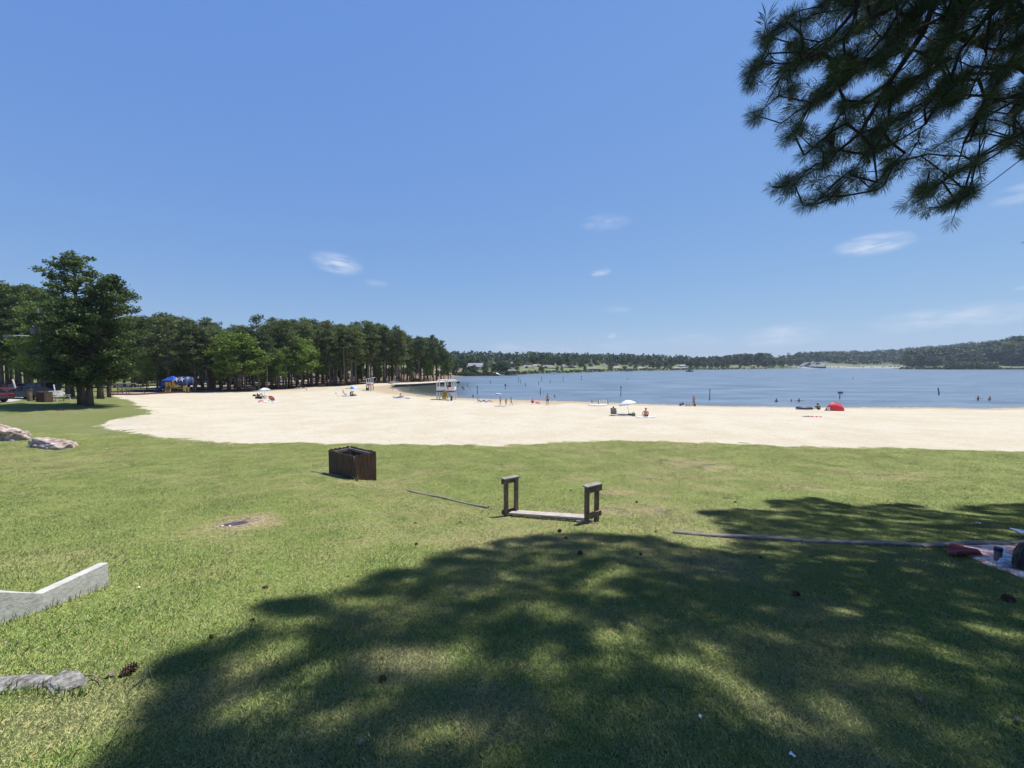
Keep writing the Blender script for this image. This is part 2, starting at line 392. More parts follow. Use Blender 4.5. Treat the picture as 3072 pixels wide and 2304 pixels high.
ys = np.concatenate([[-60, -35, -20, -12, -7, -4, -2, -1, -.4], np.exp(np.linspace(math.log(4), math.log(2600), NV-9))-4])
us = np.sign(np.linspace(-1, 1, NU))*np.abs(np.linspace(-1, 1, NU))**1.15*2.9
gx = np.outer(np.abs(ys)+4, us); gy = np.repeat(ys[:, None], NU, 1)
gz = Zarr(gx, gy).reshape(gx.shape)
_wob = .02*np.sin(gx*1.3+np.sin(gy*.9)*1.7)*np.sin(gy*1.1+np.cos(gx*.7))+.012*np.sin(gx*3.1+gy*2.3)
gz = gz+_wob*.45*np.clip(gz, 0, 1)
_cols = np.arange(NU)
def _cell(x, y):
    j = np.clip(np.searchsorted(ys, y)-1, 0, NV-2); t = (y-ys[j])/(ys[j+1]-ys[j])
    w = np.clip(x/(np.abs(y)+4), us[0], us[-1]-1e-6); i = np.clip(np.searchsorted(us, w)-1, 0, NU-2); s = (w-us[i])/(us[i+1]-us[i])
    return j, i, t, s
def ZZ(x, y):
    x = np.asarray(x, float); y = np.asarray(y, float); j, i, t, s = _cell(x, y)
    return (gz[j, i]*(1-s)+gz[j, i+1]*s)*(1-t)+(gz[j+1, i]*(1-s)+gz[j+1, i+1]*s)*t
def Z(x, y): return float(ZZ(np.array([x]), np.array([y]))[0])
def G(px, py, lo=.8, hi=1500, level=None):
    """where the sight line of a photo pixel meets the ground (or the water level)"""
    if level is not None: 
        x, y = WD(px, py, level); return Vector((x, y, level))
    d = pix(px, py, 1.0)-Vector((0, 0, EYE)); t = np.exp(np.linspace(math.log(lo), math.log(hi), 3000))
    zz = EYE+d.z*t; g = ZZ(d.x*t, t); k = np.argmax(zz <= g)
    if zz[k] > g[k]: k = len(t)-1
    if k > 0:
        a, b = zz[k-1]-g[k-1], g[k]-zz[k]; tt = t[k-1]+(t[k]-t[k-1])*a/max(a+b, 1e-9)
    else: tt = t[0]
    return Vector((d.x*tt, tt, Z(d.x*tt, tt)))
def AT(px, y):                          # ground point at a depth, in the column px
    x = (px-1536.0)/F*(y*math.cos(PITCH)+.35*0); p = pix(px, 1150, y); return Vector((p.x, y, Z(p.x, y)))
def Gpoly(pts): return np.array([G(*p)[:2] for p in pts])

def signed(poly, x, y):
    """signed distance to a closed polygon, positive inside, measured in metres / depth-scaled"""
    x = x.ravel(); y = y.ravel(); n = len(poly); best = np.full(len(x), 1e9); ins = np.zeros(len(x), bool)
    for k in range(n):
        ax, ay = poly[k]; bx, by = poly[(k+1) % n]; dx, dy = bx-ax, by-ay; l2 = dx*dx+dy*dy+1e-12
        t = np.clip(((x-ax)*dx+(y-ay)*dy)/l2, 0, 1); best = np.minimum(best, np.hypot(x-ax-t*dx, y-ay-t*dy))
        c = (ay > y) != (by > y); 
        with np.errstate(divide='ignore', invalid='ignore'): xi = ax+(y-ay)/(by-ay if by != ay else 1e-12)*dx
        ins ^= c & (x < xi)
    return np.where(ins, best, -best)

sand_edge_px = [(3600,1372),(3072,1358),(2860,1351),(2639,1346),(2361,1341),(2230,1333),(2083,1329),(1960,1325),(1806,1324.5),(1720,1326),(1639,1330),(1560,1337),(1458,1340),(1395,1335),(1300,1336),(1180,1335),(1060,1333),(972,1334),
                (889,1328),(722,1331),(640,1329),(556,1323),(480,1314),(403,1300),(345,1284),(300,1272),(330,1262),(395,1253),(440,1246),(452,1236),(425,1222),(400,1208),(372,1196),(330,1188),(345,1185)]
forest_edge_px = [(410,1185),(470,1181),(560,1177),(640,1174.5),(700,1175.5),(760,1174),(820,1172),(860,1168),(890,1164),(935,1162),(975,1160),(1020,1157.5),(1060,1155),(1100,1152),(1130,1150),(1160,1148.5),(1185,1149),(1215,1147),(1260,1146),(1310,1146.5),(1345,1145),(1378,1146)]
P_sand = Gpoly(sand_edge_px+forest_edge_px)
P_sand = np.concatenate([P_sand, np.array([WD(1400,1146,0), (200, 160), (600, 120), (600, 30)])])
forest_px = [(300,1188),(334,1184.5)]+forest_edge_px
P_for = np.concatenate([Gpoly(forest_px), np.array([WD(1381,1146,0), WD(1383,1129,0), (-20, 330), (-140, 150), (-100, 116), (-80, 104), (-68, 88), (-78, 72)])])
P_road = np.concatenate([Gpoly([(-300,1166),(220,1163.5),(480,1161),(700,1159)]), Gpoly([(700,1157),(480,1156.5),(220,1158.5),(-300,1161)])])
P_park = Gpoly([(-400,1216),(0,1208),(30,1206),(110,1194),(140,1190),(200,1184),(200,1176),(-400,1172)])
P_lot = Gpoly([(560,1152.5),(700,1152.5),(850,1147.5),(930,1144),(930,1140.5),(850,1142),(700,1146),(560,1147)])
P_play = Gpoly([(334,1184),(410,1184.5),(470,1181),(560,1177.5),(625,1175),(590,1170.5),(470,1175),(345,1178.5)])
P_lawns = [Gpoly([(1370,1127.5),(1397,1127.5),(1392,1116),(1380,1113)]), Gpoly([(1530,1124),(1640,1119.8),(1612,1108),(1575,1111),(1538,1107)]), Gpoly([(1697,1118),(1850,1114),(1820,1105),(1700,1107)]), Gpoly([(2190,1106.9),(2300,1105.6),(2290,1095),(2240,1096)])]
tree_shade_floor = None

X, Y = gx.ravel(), gy.ravel()
sds = {n: np.maximum(signed(p, X, Y), -60).astype(np.float32) for n, p in (('sd_sand', P_sand), ('sd_forest', P_for), ('sd_road', P_road), ('sd_park', P_park), ('sd_lot', P_lot), ('sd_play', P_play))}
sds['sd_road'] = np.maximum(sds['sd_road'], sds['sd_lot']); 

def mixn(N, L, fac, a, b):
    k = N.new('ShaderNodeMix'); k.data_type = 'RGBA'
    for s, v in ((0, fac), (6, a), (7, b)):
        if isinstance(v, (int, float)): k.inputs[s].default_value = v
        elif isinstance(v, tuple): k.inputs[s].default_value = (*v, 1)
        else: L.new(v, k.inputs[s])
    return k.outputs[2]
def noise(N, L, vec, scale, detail=4, rough=.55, sc3=None):
    if sc3:
        mp = N.new('ShaderNodeMapping'); mp.inputs['Scale'].default_value = sc3; L.new(vec, mp.inputs[0]); vec = mp.outputs[0]
    n = N.new('ShaderNodeTexNoise'); n.inputs['Scale'].default_value = scale; n.inputs['Detail'].default_value = detail; n.inputs['Roughness'].default_value = rough
    L.new(vec, n.inputs['Vector']); return n.outputs['Fac']
def mrange(N, L, v, a, b, c=0.0, d=1.0):
    m = N.new('ShaderNodeMapRange'); m.interpolation_type = 'SMOOTHSTEP'
    for i, q in zip((1, 2, 3, 4), (a, b, c, d)): m.inputs[i].default_value = q
    L.new(v, m.inputs[0]); return m.outputs[0]
def mth(N, L, op, a, b=None):
    k = N.new('ShaderNodeMath'); k.operation = op
    for i, v in enumerate((a, b)):
        if v is None: continue
        if isinstance(v, (int, float)): k.inputs[i].default_value = v
        else: L.new(v, k.inputs[i])
    return k.outputs[0]
# worn and dry patches of the lawn: x, y, radius, strength
_pp = [(G(715,1572),.95,1.7),(G(2060,1390),2.4,.9),(G(2150,1405),1.4,1.0),(G(1850,1475),1.0,1.0),(G(1950,1530),1.2,1.05),(G(1830,1530),.8,1.0),(G(1720,1540),1.0,.6),(G(2650,1430),1.8,.8),(G(2400,1460),1.2,.7),(G(1960,1440),1.2,.8),(G(1740,1440),.9,.8),(G(1650,1560),.5,.8),(G(1520,1400),1.0,.5),(G(815,1435),.6,.7),(G(890,1458),.5,.7),(G(505,1535),.16,.9),(G(155,1545),.13,.8),
       (G(756,1502),.2,.6),(G(1580,1740),.35,.5),(G(2120,1690),1.0,.8),(G(1180,1980),.35,.7),(G(640,2080),.4,.55),(G(200,2120),.45,.5),(G(1450,2150),.35,.6),(G(2500,2250),.3,.6),(G(1600,1560),.35,.7),(G(2450,1830),.5,.4),(G(80,1260),4,.35),(G(330,1290),3,.4),(G(640,1720),.4,.3),(G(1750,1350),3,.4),(G(2800,1700),.8,.3)]
def grass_colour(N, L, pos):
    big = noise(N, L, pos, .22, 4); mid = noise(N, L, pos, 1.1, 5, .6); fine = noise(N, L, pos, 9, 4, .65)
    c = mixn(N, L, mrange(N, L, mid, .3, .7), (.122, .18, .036), (.162, .2, .05))
    c = mixn(N, L, mrange(N, L, fine, .35, .75), c, (.16, .205, .068))
    dry = mth(N, L, 'ADD', mth(N, L, 'MULTIPLY', big, .55), mth(N, L, 'MULTIPLY', mid, .45))
    dry = mrange(N, L, dry, .46, .66, 0, .7)
    # distance-based patches
    for (p, r_, st) in _pp:
        d = N.new('ShaderNodeVectorMath'); d.operation = 'DISTANCE'; L.new(pos, d.inputs[0]); d.inputs[1].default_value = (p.x, p.y, p.z)
        q = mth(N, L, 'MULTIPLY', mrange(N, L, mth(N, L, 'ADD', mth(N, L, 'DIVIDE', d.outputs['Value'], r_), mth(N, L, 'MULTIPLY', mth(N, L, 'SUBTRACT', mid, .5), 2.2)), 1.1, .2), st)
        dry = mth(N, L, 'MAXIMUM', dry, q)
    sep = N.new('ShaderNodeSeparateXYZ'); L.new(pos, sep.inputs[0])
    c = mixn(N, L, mrange(N, L, sep.outputs[1], 9, 34, 0, .5), c, (.225, .23, .085))
    c = mixn(N, L, mth(N, L, 'MULTIPLY', mrange(N, L, fine, .42, .62), mrange(N, L, sep.outputs[1], 3, 9, .15, .5)), c, (.21, .22, .085))
    c = mixn(N, L, mth(N, L, 'MINIMUM', dry, .92), c, (.29, .245, .14))
    return c, dry, mid, fine

def ground_material():
    m = bpy.data.materials.new('ground'); m.use_nodes = True; nt = m.node_tree; N = nt.nodes; L = nt.links; b = N['Principled BSDF']
    b.inputs['Roughness'].default_value = .95; b.inputs['Specular IOR Level'].default_value = .1
    g = N.new('ShaderNodeNewGeometry'); pos = g.outputs['Position']
    at = {}
    for k in sds: a = N.new('ShaderNodeAttribute'); a.attribute_name = k; at[k] = a.outputs['Fac']
    c, dry, mid, fine = grass_colour(N, L, pos)
    sp = noise(N, L, pos, 38, 3, .7)
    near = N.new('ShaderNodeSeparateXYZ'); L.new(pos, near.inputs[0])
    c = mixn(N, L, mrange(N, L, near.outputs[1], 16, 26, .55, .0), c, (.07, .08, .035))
    c = mixn(N, L, mrange(N, L, sp, .3, .7, .5, 0), c, (.05, .075, .022))
    c = mixn(N, L, mth(N, L, 'MULTIPLY', mrange(N, L, dry, .75, 1.1), mrange(N, L, fine, .4, .6)), c, (.36, .27, .2))
    # wood floor: brown needles, paler sun patches painted into the colour
    f1 = noise(N, L, pos, .16, 5, .6); f2 = noise(N, L, pos, .9, 4)
    fl = mixn(N, L, mrange(N, L, f1, .42, .6), (.15, .1, .07), (.34, .25, .17)); fl = mixn(N, L, mrange(N, L, f2, .5, .75, 0, .5), fl, (.1, .14, .05))
    c = mixn(N, L, mrange(N, L, mth(N, L, 'ADD', at['sd_forest'], mth(N, L, 'MULTIPLY', mth(N, L, 'SUBTRACT', f1, .5), 5.0)), -.6, .6), c, fl)
    # roads and car park
    rd = mixn(N, L, mrange(N, L, f2, .3, .7), (.42, .41, .39), (.52, .5, .47))
    c = mixn(N, L, mrange(N, L, at['sd_road'], -.15, .15), c, rd)
    c = mixn(N, L, mrange(N, L, at['sd_park'], -.1, .1), c, rd)
    c = mixn(N, L, mrange(N, L, at['sd_play'], -.1, .1), c, (.36, .27, .27))
    # sand
    s1 = noise(N, L, pos, .35, 5, .6); s2 = noise(N, L, pos, 3.0, 5, .65); s3 = noise(N, L, pos, 22, 3, .6)
    sa = mixn(N, L, mrange(N, L, s1, .35, .65), (.515, .45, .325), (.565, .515, .395)); sa = mixn(N, L, mrange(N, L, s2, .3, .7, .35, 0), sa, (.42, .35, .27))
    sa = mixn(N, L, mrange(N, L, s3, .25, .5, .3, 0), sa, (.36, .3, .235))
    dk = mth(N, L, 'MULTIPLY', mrange(N, L, noise(N, L, pos, 2.1, 2, .5), .66, .72), mrange(N, L, noise(N, L, pos, 5.5, 3, .6), .5, .62))
    sa = mixn(N, L, mth(N, L, 'MULTIPLY', dk, .55), sa, (.2, .16, .12))          # scattered needles and crumbs
    sep = N.new('ShaderNodeSeparateXYZ'); L.new(pos, sep.inputs[0]); zz = sep.outputs[2]
    zn = mth(N, L, 'ADD', zz, mth(N, L, 'MULTIPLY', mth(N, L, 'SUBTRACT', noise(N, L, pos, .25, 4), .5), .5))
    sa = mixn(N, L, mrange(N, L, zn, .42, .2, 0, .75), sa, (.36, .265, .16))       # damp sand by the water
    sa = mixn(N, L, mrange(N, L, zz, .03, -.1), sa, (.2, .165, .1))
    ragged = mth(N, L, 'ADD', mth(N, L, 'MULTIPLY', mth(N, L, 'SUBTRACT', noise(N, L, pos, 1.6, 6, .7), .5), 2.3), mth(N, L, 'MULTIPLY', mth(N, L, 'SUBTRACT', noise(N, L, pos, .3, 4), .5), 2.4))
    lf = mrange(N, L, sep.outputs[0], -9, -26, 0, 1)
    ragged = mth(N, L, 'MULTIPLY', ragged, mth(N, L, 'ADD', .5, mth(N, L, 'MULTIPLY', lf, 1.1)))
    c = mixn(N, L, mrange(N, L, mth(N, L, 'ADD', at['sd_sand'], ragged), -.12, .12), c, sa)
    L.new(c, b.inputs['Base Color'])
    h = mth(N, L, 'ADD', mth(N, L, 'MULTIPLY', noise(N, L, pos, 2.2, 6, .7), .16), mth(N, L, 'MULTIPLY', noise(N, L, pos, 26, 3, .6), .012))
    bp = N.new('ShaderNodeBump'); bp.inputs['Strength'].default_value = .75; bp.inputs['Distance'].default_value = 1.0; L.new(h, bp.inputs['Height']); L.new(bp.outputs[0], b.inputs['Normal'])
    return m
M['ground'] = ground_material()

def build_ground():
    idx = np.arange(NU*NV).reshape(NV, NU)
    q = np.stack([idx[:-1, :-1], idx[:-1, 1:], idx[1:, 1:], idx[1:, :-1]], -1).reshape(-1, 4)
    V = np.stack([X, Y, gz.ravel()], -1)
    sc_ = {k: v[q].mean(1) for k, v in sds.items()}
    zc = gz.ravel()[q].mean(1); yc = Y[q].mean(1); xc = X[q].mean(1)
    cls = np.zeros(len(q), int)                                  # 0 lawn
    far = (yc > 150) & ((xc > -28*(yc/211)) | (yc > 330))
    cls[sc_['sd_forest'] > 0] = 2; cls[(sc_['sd_road'] > 0)] = 3; cls[sc_['sd_park'] > 0] = 4; cls[sc_['sd_play'] > 0] = 5
    cls[sc_['sd_sand'] > 0] = 1
    cls[far] = 6
    names = ['lawn', 'beach', 'woodland_floor', 'road', 'car_park', 'playground_surface', 'far_bank']
    for k, nm in enumerate(names):
        f = q[cls == k]
        if not len(f): continue
        u, inv = np.unique(f, return_inverse=True); me = np_mesh(nm, V[u], inv.reshape(-1, 4), True)
        for a, v in sds.items():
            at = me.attributes.new(a, 'FLOAT', 'POINT'); at.data.foreach_set('value', v[u])
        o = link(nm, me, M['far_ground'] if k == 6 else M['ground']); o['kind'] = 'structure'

def far_material():
    m = bpy.data.materials.new('far_ground'); m.use_nodes = True; nt = m.node_tree; N = nt.nodes; L = nt.links; b = N['Principled BSDF']; b.inputs['Roughness'].default_value = .95
    g = N.new('ShaderNodeNewGeometry'); pos = g.outputs['Position']
    n1 = noise(N, L, pos, .03, 4); n2 = noise(N, L, pos, .3, 4)
    c = mixn(N, L, mrange(N, L, n1, .42, .58), (.12, .17, .045), (.17, .165, .08)); c = mixn(N, L, mrange(N, L, n2, .4, .7, 0, .4), c, (.07, .1, .03))
    sep = N.new('ShaderNodeSeparateXYZ'); L.new(pos, sep.inputs[0])
    c = mixn(N, L, mrange(N, L, sep.outputs[2], .5, .2), c, (.06, .055, .045))
    dam = mth(N, L, 'MULTIPLY', mrange(N, L, sep.outputs[0], 440, 470), mrange(N, L, sep.outputs[1], 590, 600)); dam = mth(N, L, 'MULTIPLY', dam, mrange(N, L, sep.outputs[2], 3.6, 3.3)); dam = mth(N, L, 'MULTIPLY', dam, mrange(N, L, sep.outputs[1], 725, 700))
    c = mixn(N, L, dam, c, mixn(N, L, n2, (.2, .19, .18), (.36, .34, .32)))
    L.new(c, b.inputs['Base Color']); return m
M['far_ground'] = far_material()
build_ground()

# ------------------------------------------------------------------ water
def water_material():
    m = bpy.data.materials.new('water'); m.use_nodes = True; nt = m.node_tree; N = nt.nodes; L = nt.links; b = N['Principled BSDF']
    b.inputs['Roughness'].default_value = .32; b.inputs['IOR'].default_value = 1.33; b.inputs['Specular IOR Level'].default_value = .35
    g = N.new('ShaderNodeNewGeometry'); pos = g.outputs['Position']
    a = N.new('ShaderNodeAttribute'); a.attribute_name = 'depth'; d = a.outputs['Fac']
    big = noise(N, L, pos, .012, 5, .62, (1, 2.2, 1)); st = noise(N, L, pos, .05, 7, .66, (1, 2.6, 1))
    c = mixn(N, L, mrange(N, L, st, .35, .68), (.085, .125, .165), (.185, .235, .29))
    c = mixn(N, L, mrange(N, L, big, .35, .65, 0, .4), c, (.12, .165, .215))
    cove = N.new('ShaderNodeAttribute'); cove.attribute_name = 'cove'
    c = mixn(N, L, mth(N, L, 'MULTIPLY', cove.outputs['Fac'], .92), c, (.034, .038, .017))  # cove darkened to olive, with the wood's reflection painted into the colour
    wet = mrange(N, L, mth(N, L, 'ADD', d, mth(N, L, 'MULTIPLY', mth(N, L, 'SUBTRACT', noise(N, L, pos, .9, 4, .6, (1, 2.5, 1)), .5), .16)), .42, .02)
    c = mixn(N, L, mth(N, L, 'MULTIPLY', wet, .55), c, (.20, .18, .13))
    foam = mth(N, L, 'MULTIPLY', mrange(N, L, d, .055, .02), mrange(N, L, noise(N, L, pos, 1.4, 4), .45, .6))
    c = mixn(N, L, mth(N, L, 'MULTIPLY', foam, .6), c, (.7, .68, .62))
    L.new(c, b.inputs['Base Color'])
    h1 = noise(N, L, pos, .55, 6, .62, (1, 2.2, 1)); h2 = noise(N, L, pos, 2.6, 4, .6, (1, 1.8, 1)); h3 = noise(N, L, pos, .07, 4, .6, (1, 3, 1))
    h = mth(N, L, 'ADD', mth(N, L, 'ADD', mth(N, L, 'MULTIPLY', h1, .55), mth(N, L, 'MULTIPLY', h2, .14)), mth(N, L, 'MULTIPLY', h3, 1.2))
    bp = N.new('ShaderNodeBump'); bp.inputs['Distance'].default_value = 1.0; bp.inputs['Strength'].default_value = .28
    L.new(h, bp.inputs['Height']); L.new(bp.outputs[0], b.inputs['Normal'])
    return m
def build_water():
    m = (ys > 30) & (ys < 1000); yy = ys[m]; ii = np.arange(0, NU, 2)
    wx = np.outer(yy+4, us[ii]); wy = np.repeat(yy[:, None], len(ii), 1)
    zz = gz[m][:, ii]; H, W = wx.shape
    idx = np.arange(H*W).reshape(H, W); q = np.stack([idx[:-1, :-1], idx[:-1, 1:], idx[1:, 1:], idx[1:, :-1]], -1).reshape(-1, 4)
    low = zz.ravel()[q].min(1) < .25; f = q[low]; u, inv = np.unique(f, return_inverse=True)
    V = np.stack([wx.ravel(), wy.ravel(), np.zeros(H*W)], -1)
    me = np_mesh('lake_water', V[u], inv.reshape(-1, 4), True)
    at = me.attributes.new('depth', 'FLOAT', 'POINT'); at.data.foreach_set('value', (-zz.ravel()[u]).astype(np.float32))
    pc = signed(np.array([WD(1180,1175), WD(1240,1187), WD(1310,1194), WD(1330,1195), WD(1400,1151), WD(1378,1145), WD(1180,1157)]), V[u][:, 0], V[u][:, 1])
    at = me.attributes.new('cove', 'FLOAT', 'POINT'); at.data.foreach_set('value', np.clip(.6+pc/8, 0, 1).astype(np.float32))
    M['water'] = water_material(); o = link('lake_water', me, M['water']); o['kind'] = 'structure'
build_water()
# ------------------------------------------------------------------ trees
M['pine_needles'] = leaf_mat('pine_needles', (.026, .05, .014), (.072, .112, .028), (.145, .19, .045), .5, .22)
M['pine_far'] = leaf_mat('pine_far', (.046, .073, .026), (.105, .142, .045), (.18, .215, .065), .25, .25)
M['broadleaf'] = leaf_mat('broadleaf', (.06, .11, .016), (.13, .21, .03), (.21, .29, .05), .5, .35)
M['shore_leaf'] = leaf_mat('shore_leaf', (.04, .065, .032), (.062, .095, .045), (.10, .135, .06), .05, .15)
M['bush_leaf'] = leaf_mat('bush_leaf', (.05, .08, .03), (.085, .12, .045), (.14, .17, .065), .3, .2)

def leaf_tris(cent, size, per, spread, flat=.6, seed=0):
    """per triangles round every centre, spread in metres (per centre)"""
    g = np.random.default_rng(seed); n = len(cent); c = np.repeat(cent, per, 0); sp = np.repeat(np.broadcast_to(spread, n), per)
    off = g.normal(size=(n*per, 3)); off /= np.linalg.norm(off, axis=1)[:, None]; off *= (g.random((n*per, 1))**.45)
    off[:, 2] *= flat; p = c+off*sp[:, None]
    a = g.normal(size=(n*per, 3)); a[:, 2] *= .7; a /= np.linalg.norm(a, axis=1)[:, None]
    b = np.cross(a, g.normal(size=(n*per, 3))); b /= np.linalg.norm(b, axis=1)[:, None]
    s = size*(.55+.9*g.random((n*per, 1)))
    v = np.stack([p-a*s*.5-b*s*.32, p+a*s*.5-b*s*.1, p+b*s*.45-a*s*.05], 1).reshape(-1, 3)
    return v, np.arange(len(v)).reshape(-1, 3)

def tree_mesh(kind, h, seed, size, nlimb, per, bare=.5, rad=3.0, clump=.9, lean=(0, 0), narrow=1.0, trunk_r=None, shape=None):
    """returns trunk mesh, crown mesh; a tapered trunk, limbs, and leaf clumps at the limb ends"""
    r_ = random.Random(seed); g = np.random.default_rng(seed)
    tr = trunk_r or h*.0135
    mb = MB(); pts = []; wob = [(0, 0)]
    for i in range(9):
        t = i/8; wob.append((wob[-1][0]+r_.uniform(-.1, .1), wob[-1][1]+r_.uniform(-.1, .1)))
        pts.append(Vector((lean[0]*t*t+wob[i][0]*h*.02, lean[1]*t*t+wob[i][1]*h*.02, h*.97*t)))
    pts[0].z = -.3
    mb.tube(pts, [tr*(1.25 if i == 0 else 1)*(1-.86*(i/8)**1.3) for i in range(9)], 8)
    def at(t):
        k = min(int(t*8), 7); f = t*8-k; return pts[k].lerp(pts[k+1], f)
    cents = []; spr = []
    for i in range(nlimb):
        t = bare+(1-bare)*(i+r_.random()*.8)/nlimb; t = min(t, .985)
        u = (t-bare)/(1-bare)
        if shape: w = shape(u)
        elif kind == 'pine': w = (.5+.5*math.sin(min(1, u*1.25+.1)*math.pi*.72))*(1-.62*u**3) if u > .08 else .55
        else: w = math.sin(math.pi*min(1, (u*.86+.16)))**.6
        L_ = rad*w*narrow*r_.uniform(.6, 1.15); az = i*2.4+r_.uniform(-.7, .7)
        rise = (.15+.5*u)*L_*r_.uniform(.4, 1.2) if kind == 'pine' else (.1+.8*u)*L_
        a = at(max(.02, t-.02)); b = a+Vector((math.cos(az)*L_, math.sin(az)*L_, rise)); mid = a.lerp(b, .5)+Vector((0, 0, -.08*L_))
        mb.tube([a, mid, b], [tr*.34*(1-.6*u), tr*.2*(1-.5*u), tr*.06], 5, False)
        nc = max(2, int(L_/clump*1.5)) if kind == 'pine' else max(3, int(L_/clump*2))
        for k in range(nc):
            s = .38+.62*(k+.6)/nc; p = a.lerp(b, s)+Vector((r_.uniform(-.5, .5), r_.uniform(-.5, .5), r_.uniform(-.15, .4)))*clump*(.8 if kind == 'pine' else 1.0)
            cents.append(p); spr.append(clump*r_.uniform(.55, 1.05)*(1 if kind == 'pine' else 1.1))
            if kind == 'pine' and r_.random() < .4:
                q = a.lerp(b, s*.92)+Vector((r_.uniform(-1, 1), r_.uniform(-1, 1), r_.uniform(-.2, .3)))*clump*1.1; cents.append(q); spr.append(clump*r_.uniform(.4, .8))
    top = at(1.0)
    for k in range(4): cents.append(top+Vector((r_.uniform(-.5, .5), r_.uniform(-.5, .5), r_.uniform(-.5, .3)))*clump); spr.append(clump*.8)
    v, f = leaf_tris(np.array([tuple(c) for c in cents]), size, per, np.array(spr), .62 if kind == 'pine' else .8, seed)
    return mb.mesh('trunk'), np_mesh('crown', v, f)

def make_tree(name, label, cat, meshes, leafm, barkm, loc, rz=0, scale=1.0, group=None):
    t = thing(name, label, cat, loc, rz, group); t.scale = scale if isinstance(scale, tuple) else (scale,)*3
    for nm, me, m in (('trunk', meshes[0], barkm), ('crown', meshes[1], leafm)):
        if not me.materials: me.materials.append(m)
        o = bpy.data.objects.new(nm, me); C.objects.link(o); o.parent = t
    return t
def at_px(px, py_base, y):
    p = pix(px, py_base, y); return Vector((p.x, y, Z(p.x, y)))
def height_for(px, py_top, y, z): return pix(px, py_top, y).z-z

# --- the big lawn pines and their neighbours
def big_pine_round(u): return .62+.55*math.sin(math.pi*min(1, u*.95+.03))*(1-.25*u)
def place_single(name, label, cat, kind, px, y, ptop, seed, leafm, **kw):
    b = at_px(px, 1200, y); h = height_for(px, ptop, y, b.z)
    ms = tree_mesh(kind, h, seed, **kw); return make_tree(name, label, cat, ms, leafm, M['bark'], b)
LT = 'large lawn pine'
place_single('pine_tree', 'tall thin-topped pine rising highest of the pair at the lawn edge', 'pine tree', 'pine', 245, 40.5, 752, 11, M['pine_needles'],
             size=.2, nlimb=88, per=44, bare=.16, rad=4.4, clump=.66, trunk_r=.3, shape=lambda u: (.95-.45*u) if u < .55 else (.32+.24*math.sin(math.pi*min(1, (u-.55)/.40))-.35*max(0, u-.93)*8*.5))
place_single('pine_tree', 'broad round-crowned pine leaning over the sand at the lawn edge', 'pine tree', 'pine', 268, 39.5, 818, 12, M['pine_needles'],
             size=.2, nlimb=125, per=46, bare=.17, rad=4.3, clump=.74, trunk_r=.27, lean=(3.0, 0), shape=lambda u: max(.12, 1-(abs(u-.33)/.67)**1.7))
place_single('maple_tree', 'bright green broadleaf tree behind the utility pole', 'broadleaf tree', 'broad', 168, 52, 905, 13, M['broadleaf'],
             size=.22, nlimb=60, per=34, bare=.12, rad=3.9, clump=.8, trunk_r=.16)
for i, (px, y, pt, lb, k) in enumerate(((302, 52, 940, 'pale-trunked leaning pine just right of the lawn pines', .32), (328, 56, 960, 'straight grey pine trunk beside the swing set', .2),
        (205, 50, 900, 'dark pine behind the wooden glider bench', .24), (217, 55, 930, 'second dark pine behind the wooden glider bench', .25))):
    place_single('pine_tree', lb, 'pine tree', 'pine', px, y, pt, 20+i, M['pine_needles'], size=.24, nlimb=34, per=34, bare=.42, rad=3.4, clump=.75, trunk_r=k, lean=(-.9 if i == 0 else .2, 0))
# --- tall pines behind the parked cars on the left
LP = [tree_mesh('pine', 17, 40+i, .3, 56, 30, .22+.05*i, 3.5, .85) for i in range(4)]
_left = [(-120,60,835),(-60,64,850),(2,66,838),(40,74,858),(62,60,852),(98,66,850),(140,72,862),(168,60,880),(-20,84,855),(25,88,862),(80,90,868),(120,92,872),(180,86,885),(215,90,905),(255,88,930),(300,96,950),(345,92,955),(375,104,950),(405,98,960),
         (55,100,880),(150,105,890),(-90,95,870),(10,60,900),(120,58,905),(90,78,900),(235,70,940),(330,76,960)]
_names = ['dense tall pine', 'ragged tall pine', 'slim tall pine', 'dark tall pine']
for i, (px, y, pt) in enumerate(_left):
    b = at_px(px, 1190, y); h = height_for(px, pt, y, b.z)
    make_tree('pine_tree', 'tall dark pine in the stand behind the parked cars at the left edge' if px < 230 else 'tall dark pine in the stand behind the swing set', 'pine tree', LP[i % 4], M['pine_needles'], M['bark'], b, random.uniform(0, 6), (h/17*random.uniform(.95, 1.2),)*2+(h/17,), 'pines of the left-hand stand')
# --- the wood along the beach
FP = [tree_mesh('pine', 18, 60+i, .34, 52, 20, (.32, .42, .36, .5, .34, .54)[i], 2.7+.3*(i % 3), .95, lean=((-1.0, 0), (.6, .4), (0, 0), (.2, -.3), (-.3, 0), (.9, 0))[i]) for i in range(6)]
BL = [tree_mesh('broad', 12, 80+i, .34, 60, 24, .30, 3.7, 1.0) for i in range(3)]
tops = [(395,948),(430,947),(470,952),(497,935),(530,945),(560,943),(585,960),(600,975),(615,950),(645,960),(670,978),(690,990),(703,990),(720,975),(737,972),(760,985),(800,980),(820,965),(845,948),(870,955),(895,950),(915,953),(940,962),(980,958),
        (1000,968),(1050,970),(1100,960),(1130,963),(1160,975),(1190,985),(1210,990),(1240,1006),(1265,1012),(1290,998),(1320,1020),(1345,1048),(1356,1062)]
def topy(px): return float(np.interp(px, [a for a, _ in tops], [b for _, b in tops]))
edge = forest_edge_px
def edge_depth(px):
    e = float(np.interp(px, [a for a, _ in edge], [b for _, b in edge])); return G(px, e).y
_r = random.Random(5)
